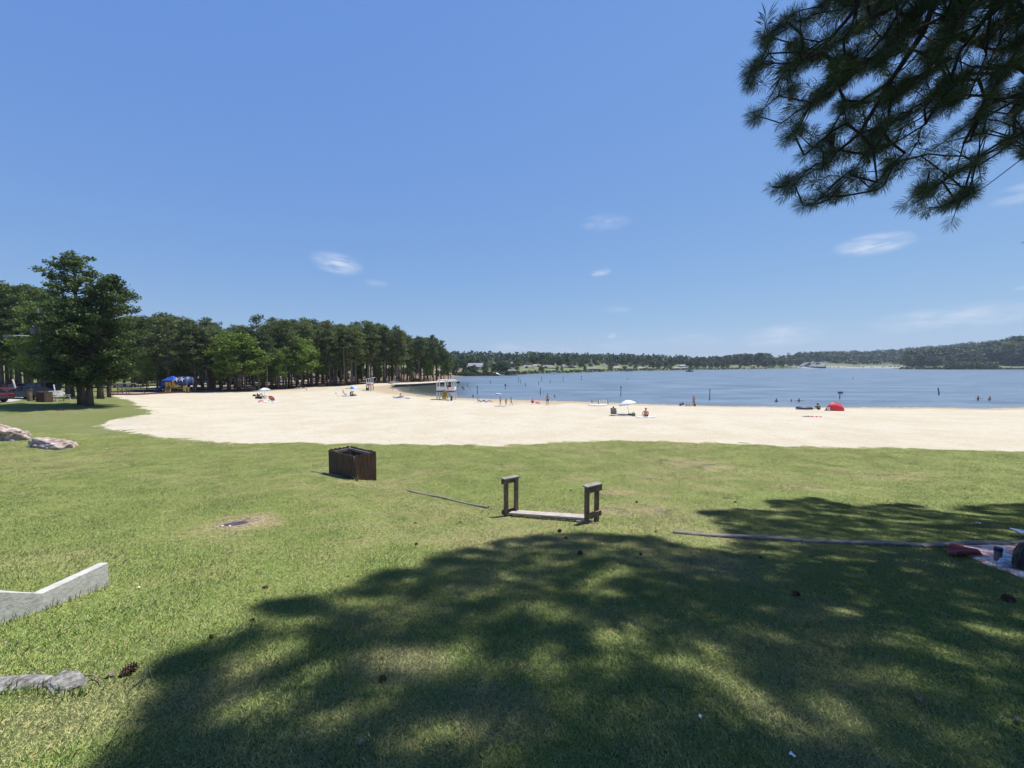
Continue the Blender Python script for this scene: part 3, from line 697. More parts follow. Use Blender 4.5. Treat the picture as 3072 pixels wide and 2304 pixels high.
def wood_pine(px, y, pt, label, leafm=None, lib=None, k=None, wide=None, rz=None):
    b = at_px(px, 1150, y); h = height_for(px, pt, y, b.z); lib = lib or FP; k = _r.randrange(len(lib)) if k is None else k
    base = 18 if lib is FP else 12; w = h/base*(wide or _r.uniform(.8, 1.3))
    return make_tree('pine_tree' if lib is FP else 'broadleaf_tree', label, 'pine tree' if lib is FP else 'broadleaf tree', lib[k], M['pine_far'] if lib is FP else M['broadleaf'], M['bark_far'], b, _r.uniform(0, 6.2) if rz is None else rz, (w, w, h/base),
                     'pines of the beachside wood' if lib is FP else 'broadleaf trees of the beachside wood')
front = [(587,'pale leaning pine directly behind the blue tunnel roof',0,958),(625,'straight front pine between the two parked SUVs',2,985),(645,'slim front pine beside the white SUV',3,1000),(712,'dark front pine where the wood dips beside the silver pickup',1,992),
         (735,'front pine left of the light blue parasol',4,975),(776,'very tall thin pine standing above the wood',2,943),(801,'pine straight behind the light blue parasol',3,990),(858,'front pine right of the light blue parasol',1,958),
         (937,'slender pale front pine left of the small child on the sand',0,965),(990,'dark front pine beside the brown bin',4,960),(1039,'pale leaning pine behind the rainbow parasol',0,972),(1055,'pine just right of the pale leaning one',5,985),
         (1067,'forked-looking pine left of the small lifeguard tower',4,975),(1106,'straight pine rising behind the small lifeguard tower',2,962),(1113,'second straight pine behind the small lifeguard tower',3,970),(1157,'front pine right of the small lifeguard tower',1,975),
         (1205,'thick pale front pine facing the cove',2,992),(1190,'tuft-topped pine above the cove',4,974),(1258,'front pine beside the dark brush pile',5,1008),(1300,'pine behind the left end of the large lifeguard tower',3,1002),(1322,'pine on the point above the sea wall',1,1020),(1345,'last pine at the tip of the point',0,1050)]
for px, lb, k, pt in front: wood_pine(px, edge_depth(px)+_r.uniform(1.0, 3.5), pt, lb, k=k, rz=0 if k in (0,) else None, wide=.75 if px == 776 else None)
n = 0
for row, (dy, step) in enumerate(((7, 19), (17, 19), (30, 22), (46, 26), (66, 34))):
    px = 395+row*4
    while px < 1352:
        q = px+_r.uniform(-7, 7); ed = edge_depth(min(q, 1350)); 
        if not (q < 470 and row < 2):
            pt = topy(q)+_r.choice((_r.uniform(-9, 6), _r.uniform(0, 34)))+(4-row if row < 3 else 2)*3
            if q > 1310 and row > 2: px += step; continue
            wood_pine(q, ed+dy+_r.uniform(-4, 4), pt, 'tall pine deep in the wood behind the beach' if row > 1 else 'tall pine near the front of the wood behind the beach'); n += 1
        px += step
for (px, dy, pt, w, lb) in ((720,4,1002,1.25,'large yellow-green broadleaf tree at the front of the wood'),(690,6,1030,1.0,'smaller green broadleaf beside the large yellow-green one'),(905,5,1018,1.15,'yellow-green broadleaf left of the slender pale pine'),(875,8,1012,.95,'green broadleaf behind the light blue parasol'),
        (500,12,1045,.85,'low green broadleaf behind the blue pyramid roof'),(545,10,1060,.8,'low broadleaf behind the blue tunnel roof'),(660,10,1060,.7,'small broadleaf behind the white SUV'),(965,9,1035,.8,'green broadleaf in the middle of the wood'),(1010,10,1000,.9,'broadleaf left of the pale leaning pine'),
        (1075,12,1075,.7,'low broadleaf sapling behind the rainbow parasol'),(1140,8,1085,.6,'small broadleaf right of the small lifeguard tower'),(1230,6,1085,.6,'small bright broadleaf facing the cove'),(1285,5,1075,.7,'small broadleaf behind the brush pile'),(1335,3,1080,.7,'low dark broadleaf at the tip of the point'),(785,9,1080,.7,'low broadleaf under the very tall pine'),(835,7,1050,.8,'broadleaf between two front pines'),(440,14,1060,.8,'low broadleaf right of the lawn pines')):
    wood_pine(px, edge_depth(px)+max(1.5, dy-3.5), pt, lb, lib=BL, wide=w*1.15)
# shade-giving understory shrubs at the far side of the wood
for i in range(26):
    px = 425+i*26+_r.uniform(-9, 9); wood_pine(px, edge_depth(px)+_r.uniform(45, 75), _r.uniform(1050, 1085), 'low broadleaf sapling in the understory of the wood', lib=BL, wide=_r.uniform(.6, 1.0))
SH = [tree_mesh('broad', 3, 95+i, .4, 26, 16, .05, 1.7, .6) for i in range(2)]
for i in range(26):
    px = 420+i*36+_r.uniform(-12, 12); y = edge_depth(min(px, 1350))+_r.uniform(40, 85); b = at_px(px, 1150, y)
    make_tree('shrub', 'dark shrub at the back of the wood behind the beach', 'shrub', SH[i % 2], M['bush_leaf'], M['bark_far'], b, i, _r.uniform(.8, 1.6), 'shrubs at the back of the wood')

# --- far shore
def shore_depth(px):
    pts = far_shore if px < 2700 else spit_line
    e = float(np.interp(px, [a for a, _ in pts], [b for _, b in pts])); return EYE/dep(e)
FB = [tree_mesh('broad', 11, 120+i, .75, 34, 16, .06, 4.4, 1.7) for i in range(4)]
FN = [tree_mesh('pine', 14, 130+i, .65, 30, 16, .3, 3.2, 1.5) for i in range(3)]
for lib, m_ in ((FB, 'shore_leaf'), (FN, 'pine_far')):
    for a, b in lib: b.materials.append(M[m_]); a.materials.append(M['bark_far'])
ftops = [(1360,1066),(1385,1070),(1410,1064),(1425,1068),(1440,1072),(1470,1080),(1500,1080),(1540,1082),(1570,1076),(1590,1070),(1625,1068),(1640,1072),(1665,1070),(1690,1076),(1716,1072),(1735,1078),(1752,1076),(1780,1082),(1800,1084),(1820,1086),(1850,1082),(1866,1077),(1885,1084),
         (1900,1083),(1923,1075),(1950,1078),(1990,1077),(2020,1078),(2060,1075),(2100,1074),(2120,1071),(2160,1073),(2190,1065),(2215,1067),(2230,1060),(2255,1058),(2275,1062),(2290,1068),(2300,1063),(2360,1060),(2400,1058),(2440,1057),(2480,1063),(2510,1062),(2560,1060),(2600,1058)]
def ftop(px): return float(np.interp(px, [a for a, _ in ftops], [b for _, b in ftops]))
far_n = 0
def far_tree(px, y, pt, label, lib=None, w=1.0, group='trees along the far shore'):
    b = at_px(px, 1100, y); h = max(3.0, height_for(px, pt, y, b.z)); lib = lib or (FB if _r.random() < .68 else FN); k = _r.randrange(len(lib)); base = 11 if lib is FB else 14
    s = h/base; return make_tree('shore_tree', label, 'tree', lib[k], None, None, b, _r.uniform(0, 6), (max(s, .6)*w, max(s, .6)*w, s), group)
for row, (dy, step, dt, w) in enumerate(((95, 13, 0, 1.25), (60, 16, 9, 1.2))):
    px = 1352.0
    while px < 2310:
        y = shore_depth(px); open_ = (1540 < px < 1880) or px > 2190
        if row == 0 or not (open_ and _r.random() < .45):
            yy = y+dy*(1+.0006*(y-200))+_r.uniform(-12, 12); far_tree(px+_r.uniform(-5, 5), yy, ftop(px)+dt+_r.uniform(-4, 6), 'rounded tree in the belt behind the houses on the far shore' if row == 0 else 'tree in the front belt among the far-shore houses', w=w*_r.uniform(.85, 1.3))
        px += step*_r.uniform(.8, 1.2)
# front trees in gaps between houses: px, extra depth, top
for (px, dy, pt, w, lb) in ((1362,8,1085,1.0,'dark tree at the left end of the far shore'),(1393,14,1088,.8,'pale round tree left of the big grey-roofed house'),(1407,12,1100,.6,'small dark tree below the left gable of the big house'),(1418,16,1098,.7,'dark tree in front of the big grey-roofed house'),
        (1425,10,1106,.6,'low tree by the porch of the big house'),(1456,10,1096,.9,'dark tree between the big house and the white slide'),(1480,25,1099,1.0,'dense tree in front of the grey-green house'),(1500,22,1090,1.2,'tall dark tree left of the boathouse'),(1515,18,1088,1.2,'widest dark tree above the boathouse'),(1526,16,1098,.9,'dark tree right above the boathouse roof'),
        (1549,34,1097,.8,'round tree left of the hip-roofed house'),(1620,26,1100,.7,'dark cone of a tree between the two hip-roofed houses'),(1626,20,1106,.7,'low dark tree at the lawn edge'),(1672,24,1104,.6,'small tree right of the gabled house'),(1685,18,1108,.5,'small tree near the stone bank'),
        (1755,20,1099,.7,'dark round tree left of the low grey house'),(1832,20,1096,1.0,'dark tree left of the tan house'),(1874,18,1098,.9,'small dark tree right of the tan house'),(1905,22,1100,.8,'tree left of the white gabled house'),(1930,24,1090,1.0,'tree behind the white gabled house'),
        (1955,18,1084,1.5,'broad pale green tree right of the white gabled house'),(1975,18,1086,1.4,'broad leafy tree mid shore'),(1998,16,1088,1.3,'leafy tree left of the covered docks'),(2011,13,1096,.9,'low tree beside the covered docks'),(2072,20,1084,1.4,'dark tree right of the covered docks'),(2092,18,1084,1.5,'round dark tree near the motorboat'),
        (2112,22,1086,1.4,'dark shore tree behind the pale bank'),(2132,18,1090,1.3,'low dark tree by the long dock'),(2150,26,1084,1.5,'tree behind the long dock'),(2168,18,1090,1.4,'dark tree right of the long dock'),(2182,18,1094,1.2,'tree at the foot of the knoll'),(2220,10,1094,.8,'dark tree below the hilltop house'),
        (2262,12,1099,.5,'bush-like tree on the knoll lawn'),(2275,20,1090,1.0,'tree right of the hilltop house'),(2296,22,1080,1.5,'dense dark tree left of the dam'),(2320,22,1080,1.5,'second dense dark tree left of the dam'),(2345,24,1078,1.6,'third dense dark tree left of the dam'),(2370,26,1078,1.6,'dark tree behind the white frame'),(2396,30,1076,1.6,'tree rising behind the white frame'),
        (2420,36,1074,1.6,'tree just above the white frame'),(2450,42,1074,1.6,'tree right above the white frame'),(2480,60,1076,1.6,'tree right of the white frame')):
    far_tree(px, shore_depth(px)+dy*(shore_depth(px)/300), pt, lb, lib=FB, w=w)
# trees right of the dam behind the spit
for i, px in enumerate(list(range(2722, 3160, 17))):
    t = float(np.interp(px, [2720,2760,2800,2850,2900,2960,3010,3040,3072], [1066,1062,1070,1062,1055,1045,1040,1012,1012])); 
    far_tree(px, shore_depth(px)+62+_r.uniform(0, 40), t+_r.uniform(-2, 6), 'dark tree in the row behind the reedy spit at the right edge', lib=FB if i % 3 else FN, w=1.5, group='trees behind the spit')
for px in range(2740, 3130, 22):
    far_tree(px, shore_depth(px)+130, float(np.interp(px, [2740,2850,2960,3072], [1052,1045,1030,1018])), 'tree on the slope above the spit at the right edge', lib=FB, w=1.7, group='trees behind the spit')
# continuous far wood on the ridge beyond the dam
def far_wood():
    g = np.random.default_rng(3); c = []; sp = []
    def row(px0, px1, n, y0, y1, top, r_):
        for _ in range(n):
            px = g.uniform(px0, px1); y = g.uniform(y0, y1); f = (y-y0)/(y1-y0); y = max(y, shore_depth(px)+(130 if px < 2480 else 90)+g.uniform(0, 60)); x = (px-1536)/F*y; z = Z(x, y); tp = EYE+(HZ-(np.interp(px, *top)+(1-f)*22+g.uniform(-2.5, 3)))/F*y
            if tp < z+2: tp = z+g.uniform(6, 11)
            k = max(2, int((tp-z)/(r_*1.1)))
            for j in range(k): c.append((x+g.normal()*r_*.5, y+g.normal()*r_*.5, z+(tp-z)*(j+.6)/k)); sp.append(r_*g.uniform(.7, 1.2))
    row(1345, 2480, 520, 480, 760, ([1345,1430,1540,1700,1850,1990,2120,2230,2300,2400,2480], [1066,1068,1084,1078,1086,1080,1074,1064,1066,1062,1062]), 6)
    row(2380, 3150, 950, 700, 1120, ([2380,2440,2500,2600,2640,2700,2780,2840,2900,2960,3010,3072,3150], [1060,1058,1066,1057,1054,1055,1049,1043,1037,1029,1026,1020,1015]), 7.5)
    v, f = leaf_tris(np.array(c), 4.2, 20, np.array(sp), .8, 5)
    o = link('far_wood', np_mesh('far_wood', v, f), M['shore_leaf']); tag(o, 'distant wood covering the ridges beyond the lake', 'wood', kind='stuff')
far_wood()
# scrub along the shore and on the spit
def scrub(name, label, spec, size, m_):
    g = np.random.default_rng(9); c = []; sp = []
    for (px0, px1, n, dy0, dy1, h, r_) in spec:
        for _ in range(n):
            px = g.uniform(px0, px1); y = shore_depth(px)+g.uniform(dy0, dy1); x = (px-1536)/F*y; z = Z(x, y); hh = h*g.uniform(.3, 1.1)
            c.append((x, y, z+hh*.5)); sp.append(r_*g.uniform(.6, 1.2)); c.append((x, y, z+hh)); sp.append(r_*.6)
    v, f = leaf_tris(np.array(c), size, 16, np.array(sp), .7, 6)
    o = link(name, np_mesh(name, v, f), m_); tag(o, label, 'ground cover', kind='stuff')
scrub('spit_reeds', 'reeds and low scrub covering the spit at the right edge', [(2835,2992,420,1,26,7.5,2.4),(2700,2850,110,1,16,2.0,1.6),(2990,3120,60,0,10,1.2,1.4)], 1.4, M['bush_leaf'])
scrub('bank_scrub', 'dark low scrub along the waterline of the far shore', [(1362,1560,300,.5,8,1.4,1.0),(1560,2300,420,.5,8,1.3,1.4),(2300,2480,60,.5,9,2.4,2.2),(2480,2720,40,2,20,1.0,1.6)], .7, M['shore_leaf'])
# ------------------------------------------------------------------ the pine whose boughs hang over the camera
def _d(pts): return np.array([(a*1.3888, b*1.3888) for a, b in pts])
def inpoly(poly, x, y):
    ins = np.zeros(len(x), bool); n = len(poly)
    for k in range(n):
        ax, ay = poly[k]; bx, by = poly[(k+1) % n]
        c = (ay > y) != (by > y); xi = ax+(y-ay)/((by-ay) if by != ay else 1e-12)*(bx-ax); ins ^= c & (x < xi)
    return ins
# outline of the tree's own shade on the lawn, read off the photograph
shade_out = _d([(215,1700),(270,1600),(315,1540),(335,1490),(375,1430),(440,1390),(560,1340),(600,1300),(700,1295),(770,1268),(830,1238),(915,1235),(955,1200),(1010,1188),(1100,1166),(1200,1156),(1270,1150),(1340,1160),(1425,1162),(1480,1185),(1560,1190),(1600,1172),(1560,1135),(1510,1108),
                (1600,1100),(1680,1106),(1662,1082),(1760,1076),(1850,1096),(1950,1088),(2060,1112),(2090,1094),(2212,1090),(2420,1060),(2600,1200),(2800,1700)])
shade_holes = [_d(p) for p in ([(1560,1180),(1740,1186),(1755,1225),(1640,1250),(1480,1215),(1470,1190)],[(800,1415),(920,1390),(1010,1410),(960,1440),(980,1490),(860,1500),(770,1480)],[(430,1520),(560,1490),(640,1500),(560,1535),(470,1560)],
               [(1530,1320),(1620,1345),(1640,1385),(1570,1370)],[(1700,1290),(1900,1290),(2000,1340),(1850,1350)],[(2000,1380),(2180,1400),(2200,1440),(2020,1430)],[(1230,1230),(1380,1215),(1420,1240),(1290,1262)],[(1130,1310),(1230,1300),(1260,1340),(1160,1360)],
               [(1900,1160),(2010,1150),(2060,1165),(1960,1180)],[(1400,1480),(1520,1500),(1600,1560),(1500,1560)],[(1700,1500),(1850,1530),(1900,1580),(1750,1560)],[(560,1410),(680,1385),(690,1410),(580,1435)],[(1000,1545),(1130,1530),(1160,1570),(1040,1590)])]
def _c(pts): return np.array([(2200+a/2.37, b/2.37) for a, b in pts])
sil = _c([(640,-900),(640,0),(560,110),(460,60),(330,140),(200,150),(165,220),(230,380),(330,405),(400,395),(250,420),(150,400),(105,500),(90,620),(180,690),(330,690),(390,740),(330,800),(220,770),(125,800),(115,900),(150,990),(230,960),(330,1000),(450,1000),(520,1030),(400,1070),(290,1120),
          (260,1230),(215,1300),(230,1370),(420,1410),(475,1420),(490,1485),(545,1490),(600,1430),(700,1440),(830,1400),(900,1340),(1000,1360),(1080,1365),(1140,1300),(1150,1390),(1240,1490),(1320,1430),(1310,1510),(1430,1540),(1560,1610),(1590,1500),(1660,1430),(1780,1330),(1815,1200),(1790,1100),
          (1850,970),(1900,880),(2000,790),(1950,900),(1890,1010),(1900,1070),(2000,1060),(2080,1110),(2600,1100),(2600,-900)])
sil_holes = [_c(p) for p in ([(815,470),(900,540),(1040,570),(1130,520),(1080,600),(930,640),(860,740),(800,700),(800,570)],[(1120,1040),(1210,1060),(1250,1110),(1330,1090),(1440,1050),(1560,950),(1620,890),(1740,790),(1800,680),(1850,560),(1760,560),(1600,720),(1520,850),(1430,930),(1290,1030),(1180,1090)],
             [(1220,300),(1290,230),(1340,260),(1260,350)],[(1640,330),(1720,300),(1760,350),(1680,390)])]
def overhead_pine():
    g = np.random.default_rng(21); base = np.array([11.6, 6.0]); Sd = np.array(S)
    T = []
    def visible_ok(P, edge=True):
        px, py, d = project(P); front = d > .3
        inf = front & (px > -40) & (px < 3110) & (py > -40) & (py < 2350)
        ok = inpoly(sil, px, py)
        for h in sil_holes: ok &= ~inpoly(h, px, py)
        return (~inf) | ok, inf & ok
    # 1. tufts that make the visible boughs: sampled in the silhouette at bough depths
    n = 4300; px = g.uniform(2230, 3110, n); py = g.uniform(-60, 690, n)
    ok = inpoly(sil, px, py)
    for h in sil_holes: ok &= ~inpoly(h, px, py)
    px, py = px[ok], py[ok]
    al = -(px-2640)*.75+(py-250)*.66; ac = (px-2640)*.66+(py-250)*.75
    ns = np.sin(ac/17+1.6*np.sin(al/70))+.8*np.sin(ac/9.5+al/60+2)+.7*np.sin(al/38+1.5*np.sin(ac/30))
    kk = ns > -.05+.3*np.clip((py-150)/300, 0, 1); px, py = px[kk], py[kk]
    w = np.clip((py-180)/500, 0, 1)*.55+np.clip((2560-px)/400, 0, 1)*.3   # thinner towards the tips
    keep = g.random(len(px)) > w*.75; px, py = px[keep], py[keep]
    dd = g.uniform(4.6, 7.0, len(px))+np.clip((px-2300)/800, 0, 1)*g.uniform(-.6, 1.5, len(px))
    T.append(np.array([tuple(pix(a, b, c)) for a, b, c in zip(px, py, dd)]))
    nvis = len(px)
    # 2. tufts of the upper crown that throw the shade
    m = 260000; x = g.uniform(-4.5, 17, m); y = g.uniform(-2.5, 13.5, m)
    z = ZZ(x, y); gp = np.stack([x, y, z], -1); qx, qy, qd = project(gp)
    vis = (qd > .5) & (qx > -60) & (qx < 3150) & (qy < 2400)
    ins = inpoly(shade_out, qx, qy)
    for h in shade_holes: ins &= ~(inpoly(h, qx, qy) & (g.random(m) < .8))
    # dappling: drop blotches
    bl = np.sin(x*2.1+1.3*np.sin(y*1.7))+np.sin(y*2.6+1.1*np.sin(x*1.9))+.8*np.sin(x*4.3+y*3.7)
    ins &= ~((bl > 1.4) & (g.random(m) < .85))
    good = np.where(vis, ins, (g.random(m) < .45) & (x > 1.0))
    x, y, z, gp = x[good], y[good], z[good], gp[good]
    t = g.uniform(6.5, 21, len(x)); P = gp+Sd*t[:, None]
    rr = np.hypot(P[:, 0]-base[0], P[:, 1]-base[1]); hz = P[:, 2]-4
    ok, seen = visible_ok(P)
    ux, uy, ud = project(P); ok &= ~((ud > .3) & (uy > -330) & (uy <= -40) & (ux < 2420) & (ux > -300))
    # near the top of the frame keep a margin so no stray tuft peeks in
    crown = (rr < 13.2-.42*np.abs(hz-10)) & (hz > 5)
    k = ok & crown; P = P[k]; cx, cy = x[k], y[k]; o_ = g.permutation(len(P)); P, cx, cy = P[o_], cx[o_], cy[o_]
    cell = np.floor(cx/.42).astype(int)*1000+np.floor(cy/.42).astype(int); seen_ = {}; kk = np.zeros(len(P), bool)
    for q in range(len(P)):
        c_ = seen_.get(cell[q], 0)
        if c_ < (9 if cy[q] < 7 else 7): kk[q] = True; seen_[cell[q]] = c_+1
    P = P[kk]
    # islands of shade farther out come from higher boughs
    far_ = ins & vis
    ux, uy, ud = project(P); inf = (ud > .3) & (ud < 8.5) & (ux > 0) & (ux < 3100) & (uy > -60) & (uy < 900); P = P[~(inf & (g.random(len(P)) < .85))]
    print('upper candidates', len(P)); T.append(P[:13000])
    A = np.concatenate(T); isvis = np.arange(len(A)) < nvis
    # shoots: every attractor hangs on the nearest already-grown node
    nodes = []; par = []; tp = []
    H = 26.0; zb = Z(base[0], base[1])
    for i in range(22):
        f = i/21; nodes.append((base[0]+.5*math.sin(f*2), base[1]+.3*math.sin(f*3), zb-.3+f*H)); par.append(i-1)
    def limb(tgt, k):
        src = np.array(nodes[k]); tgt = np.array(tgt); tgt = src+(tgt-src)*.93; ph = g.uniform(0, 6.28); p = k; n_ = max(4, int(np.linalg.norm(tgt-src)/.7))
        for j in range(1, n_+1):
            f = j/n_; q = src+(tgt-src)*f; q[2] += .55*math.sin(f*math.pi)*(1 if k < 14 else .5); q += g.normal(size=3)*.07; q[2] += .16*math.sin(f*9+ph)*f; q[0] += .14*math.sin(f*7+ph*2)*f
            nodes.append(tuple(q)); par.append(p); p = len(nodes)-1
    # main boughs seen in the photograph: drooping from upper right to lower left
    for (a, b, c, k) in ((2330,330,4.9,9),(2290,120,5.2,11),(2310,560,4.8,8),(2430,600,5.0,8),(2640,610,5.3,8),(2420,250,5.4,10),(2560,430,5.2,9),(2860,660,5.0,7),(2760,560,5.2,7),(3000,430,4.9,7),(3060,120,6.5,9),(2620,60,6.2,12),(2800,200,6.0,10),(2900,300,5.6,8)):
        limb(tuple(pix(a, b, c)), min(20, k+6+(4 if a > 2750 and b > 400 else 0)))
    for _ in range(15):
        az = g.uniform(0, 6.28); hh = g.uniform(8, 19); rr = g.uniform(4, 8.5); q = (base[0]+rr*math.cos(az), base[1]+rr*math.sin(az), zb+hh)
        if visible_ok(np.array([q]))[0][0] and visible_ok((np.array([q])+np.array(nodes[6]))/2)[0][0]: limb(q, int(hh/1.05)-1)
    dist = np.linalg.norm(A[:, :2]-base, axis=1)+.15*np.abs(A[:, 2]-zb-9)
    order = np.argsort(dist); Nn = np.array(nodes); 
    tips = []
    buf = np.zeros((len(nodes)+len(A)*4, 3)); buf[:len(nodes)] = Nn; cnt = len(nodes)
    for i in order:
        a = A[i]; dv = buf[:cnt]-a; cost = np.sqrt((dv**2).sum(1))
        side = (np.hypot(buf[:cnt, 0]-base[0], buf[:cnt, 1]-base[1]) < dist[i]+.2); cost = np.where(side, cost, cost*1.6)
        if cnt > 22: cost[:22] += 1.2
        j = int(np.argmin(cost)); src = buf[j].copy(); L_ = np.linalg.norm(a-src); p = j
        steps = 1 if L_ < .5 else (2 if L_ < 1.6 else 3)
        for s in range(1, steps+1):
            f = s/steps; q = src+(a-src)*f; q[2] -= .06*math.sin(f*math.pi)*L_
            if s < steps: q += g.normal(size=3)*.03
            if cnt >= len(buf): buf = np.concatenate([buf, np.zeros((1000, 3))])
            buf[cnt] = q; par.append(p); p = cnt; cnt += 1
        tips.append((p, i))
    nodes = buf[:cnt]; par = np.array(par)
    load = np.zeros(cnt)
    for p, _ in tips: load[p] += 1
    for i in range(cnt-1, 21, -1):
        if par[i] >= 0: load[par[i]] += load[i]
    rad = np.clip(.0042*np.power(np.maximum(load, 1), .47), .004, .16)
    bx, by, bd = project(nodes); vis_n = (bd > .3) & (bx > -50) & (bx < 3150) & (by > -80) & (by < 900) & (bd < 9)
    rad = np.where(vis_n, np.minimum(rad, .013+.03*np.clip((by*-1+520)/520, 0, 1)), rad)
    # branch segments as thin prisms
    V = []; Fq = []
    for i in range(22, cnt):
        a, b = nodes[par[i]], nodes[i]; d = b-a; l = np.linalg.norm(d)
        if l < 1e-4: continue
        d = d/l; u = np.cross(d, (0, 0, 1.0)); nu = np.linalg.norm(u); u = u/nu if nu > .1 else np.array([1., 0, 0]); w = np.cross(d, u)
        ra = rad[par[i]] if par[i] >= 22 else min(.14, rad[i]*1.3); rb = rad[i]; ra = min(ra, rb*1.8); k = len(V); ns = 4 if rb < .015 else 7
        for (c_, r_) in ((a-d*ra*.3, ra), (b+d*rb*.2, rb)):
            for s in range(ns): th = 6.2832*s/ns; V.append(c_+(u*math.cos(th)+w*math.sin(th))*r_)
        for s in range(ns): Fq.append((k+s, k+(s+1) % ns, k+ns+(s+1) % ns, k+ns+s))
    t = thing('pine_tree', 'huge pine whose drooping boughs hang into the upper right corner', 'pine tree', (0, 0, 0))
    link('branches', np_mesh('branches', np.array(V), np.array(Fq), True), M['bark_branch'], t)
    tb = MB(); tb.tube([tuple(nodes[i]) for i in range(22)], [.34*(1-.8*(i/21)**1.2)*(1.25 if i == 0 else 1) for i in range(22)], 14); tb.build('trunk', M['bark'], t)
    # needles: short bottle-brush shoots at every tip
    for nm, sel, per, ln, wd in (('foliage', True, 140, .14, .0024), ('upper_foliage', False, 70, .22, .0105)):
        ids = [(p, i) for p, i in tips if isvis[i] == sel]
        P0 = np.array([nodes[p] for p, i in ids]); D0 = np.array([nodes[p]-nodes[par[p]] for p, i in ids]); D0 /= np.linalg.norm(D0, axis=1)[:, None]+1e-9
        D0[:, 2] += .15 if sel else 0; D0 /= np.linalg.norm(D0, axis=1)[:, None]
        n_ = len(P0); dirs = np.repeat(D0, per, 0); org = np.repeat(P0, per, 0); s = g.random((n_*per, 1))
        shoot = .15 if sel else .32; siz = np.repeat(g.uniform(.7, 1.25, (n_, 1)), per, 0)
        org = org+dirs*(s-.75)*shoot*siz
        rnd = g.normal(size=(n_*per, 3)); rnd -= dirs*(rnd*dirs).sum(1)[:, None]; rnd /= np.linalg.norm(rnd, axis=1)[:, None]
        fw = .35+1.1*s**2; nd = rnd+dirs*fw+np.array([0, 0, -.04]); nd /= np.linalg.norm(nd, axis=1)[:, None]
        ln_ = ln*siz*(.75+.5*g.random((n_*per, 1))); wv = np.cross(nd, g.normal(size=nd.shape)); wv /= np.linalg.norm(wv, axis=1)[:, None]; wv *= wd
        mid = org+nd*ln_*.6+np.array([0, 0, .003]); end = org+nd*ln_+np.array([0, 0, -.012])
        v = np.stack([org-wv*.5, mid+wv*.62, end, mid-wv*.5], 1).reshape(-1, 3)
        me = np_mesh(nm, v, np.arange(len(v)).reshape(-1, 4)); link(nm, me, M['near_needles'], t)
    # old cones on the boughs
    vis_t = [p for p, i in tips if isvis[i]]
    for k in range(14):
        p = nodes[vis_t[int(g.integers(len(vis_t)))]]; px, py, _ = project(np.array([p]))
        if not (2300 < px[0] < 3060 and 20 < py[0] < 560): continue
        mb = MB(); mb.lathe([(.004, -.045), (.022, -.03), (.028, -.005), (.02, .025), (.006, .045)], (p[0], p[1], p[2]-.04), 7); mb.build('pine_cone', M['cone'], t)
    print('overhead: visible', nvis, 'upper', len(A)-nvis, 'nodes', cnt)
M['near_needles'] = leaf_mat('near_needles', (.016, .034, .011), (.036, .068, .017), (.085, .125, .026), 1.2, .15, .5)
overhead_pine()
# ------------------------------------------------------------------ grass blades on the lawn
def grass_material():
    m = bpy.data.materials.new('grass_blade'); m.use_nodes = True; nt = m.node_tree; N = nt.nodes; L = nt.links; b = N['Principled BSDF']; out = N['Material Output']
    b.inputs['Roughness'].default_value = .5; b.inputs['Specular IOR Level'].default_value = .35
    g = N.new('ShaderNodeNewGeometry'); pos = g.outputs['Position']
    c, dry, mid, fine = grass_colour(N, L, pos)
    rnd = g.outputs['Random Per Island']
    c = mixn(N, L, mrange(N, L, rnd, .0, 1.0, .0, .4), c, (.17, .235, .08))
    c = mixn(N, L, mrange(N, L, rnd, .84, .93), c, (.30, .26, .14))
    c = mixn(N, L, mrange(N, L, rnd, .16, .08), c, (.07, .11, .03))
    c = mixn(N, L, 1.0, c, c)
    hs = N.new('ShaderNodeHueSaturation'); hs.inputs['Value'].default_value = 2.35; L.new(c, hs.inputs['Color']); c = hs.outputs[0]
    up = N.new('ShaderNodeVectorMath'); up.operation = 'MULTIPLY_ADD'; L.new(g.outputs['Normal'], up.inputs[0]); up.inputs[1].default_value = (.45, .45, .45); up.inputs[2].default_value = (0, 0, .75)
    un = N.new('ShaderNodeVectorMath'); un.operation = 'NORMALIZE'; L.new(up.outputs[0], un.inputs[0]); L.new(un.outputs[0], b.inputs['Normal'])
    L.new(c, b.inputs['Base Color'])
    t = N.new('ShaderNodeBsdfTranslucent'); L.new(c, t.inputs['Color'])
    mx = N.new('ShaderNodeMixShader'); mx.inputs[0].default_value = .28; L.new(b.outputs[0], mx.inputs[1]); L.new(t.outputs[0], mx.inputs[2]); L.new(mx.outputs[0], out.inputs[0])
    return m
M['grass_blade'] = grass_material()
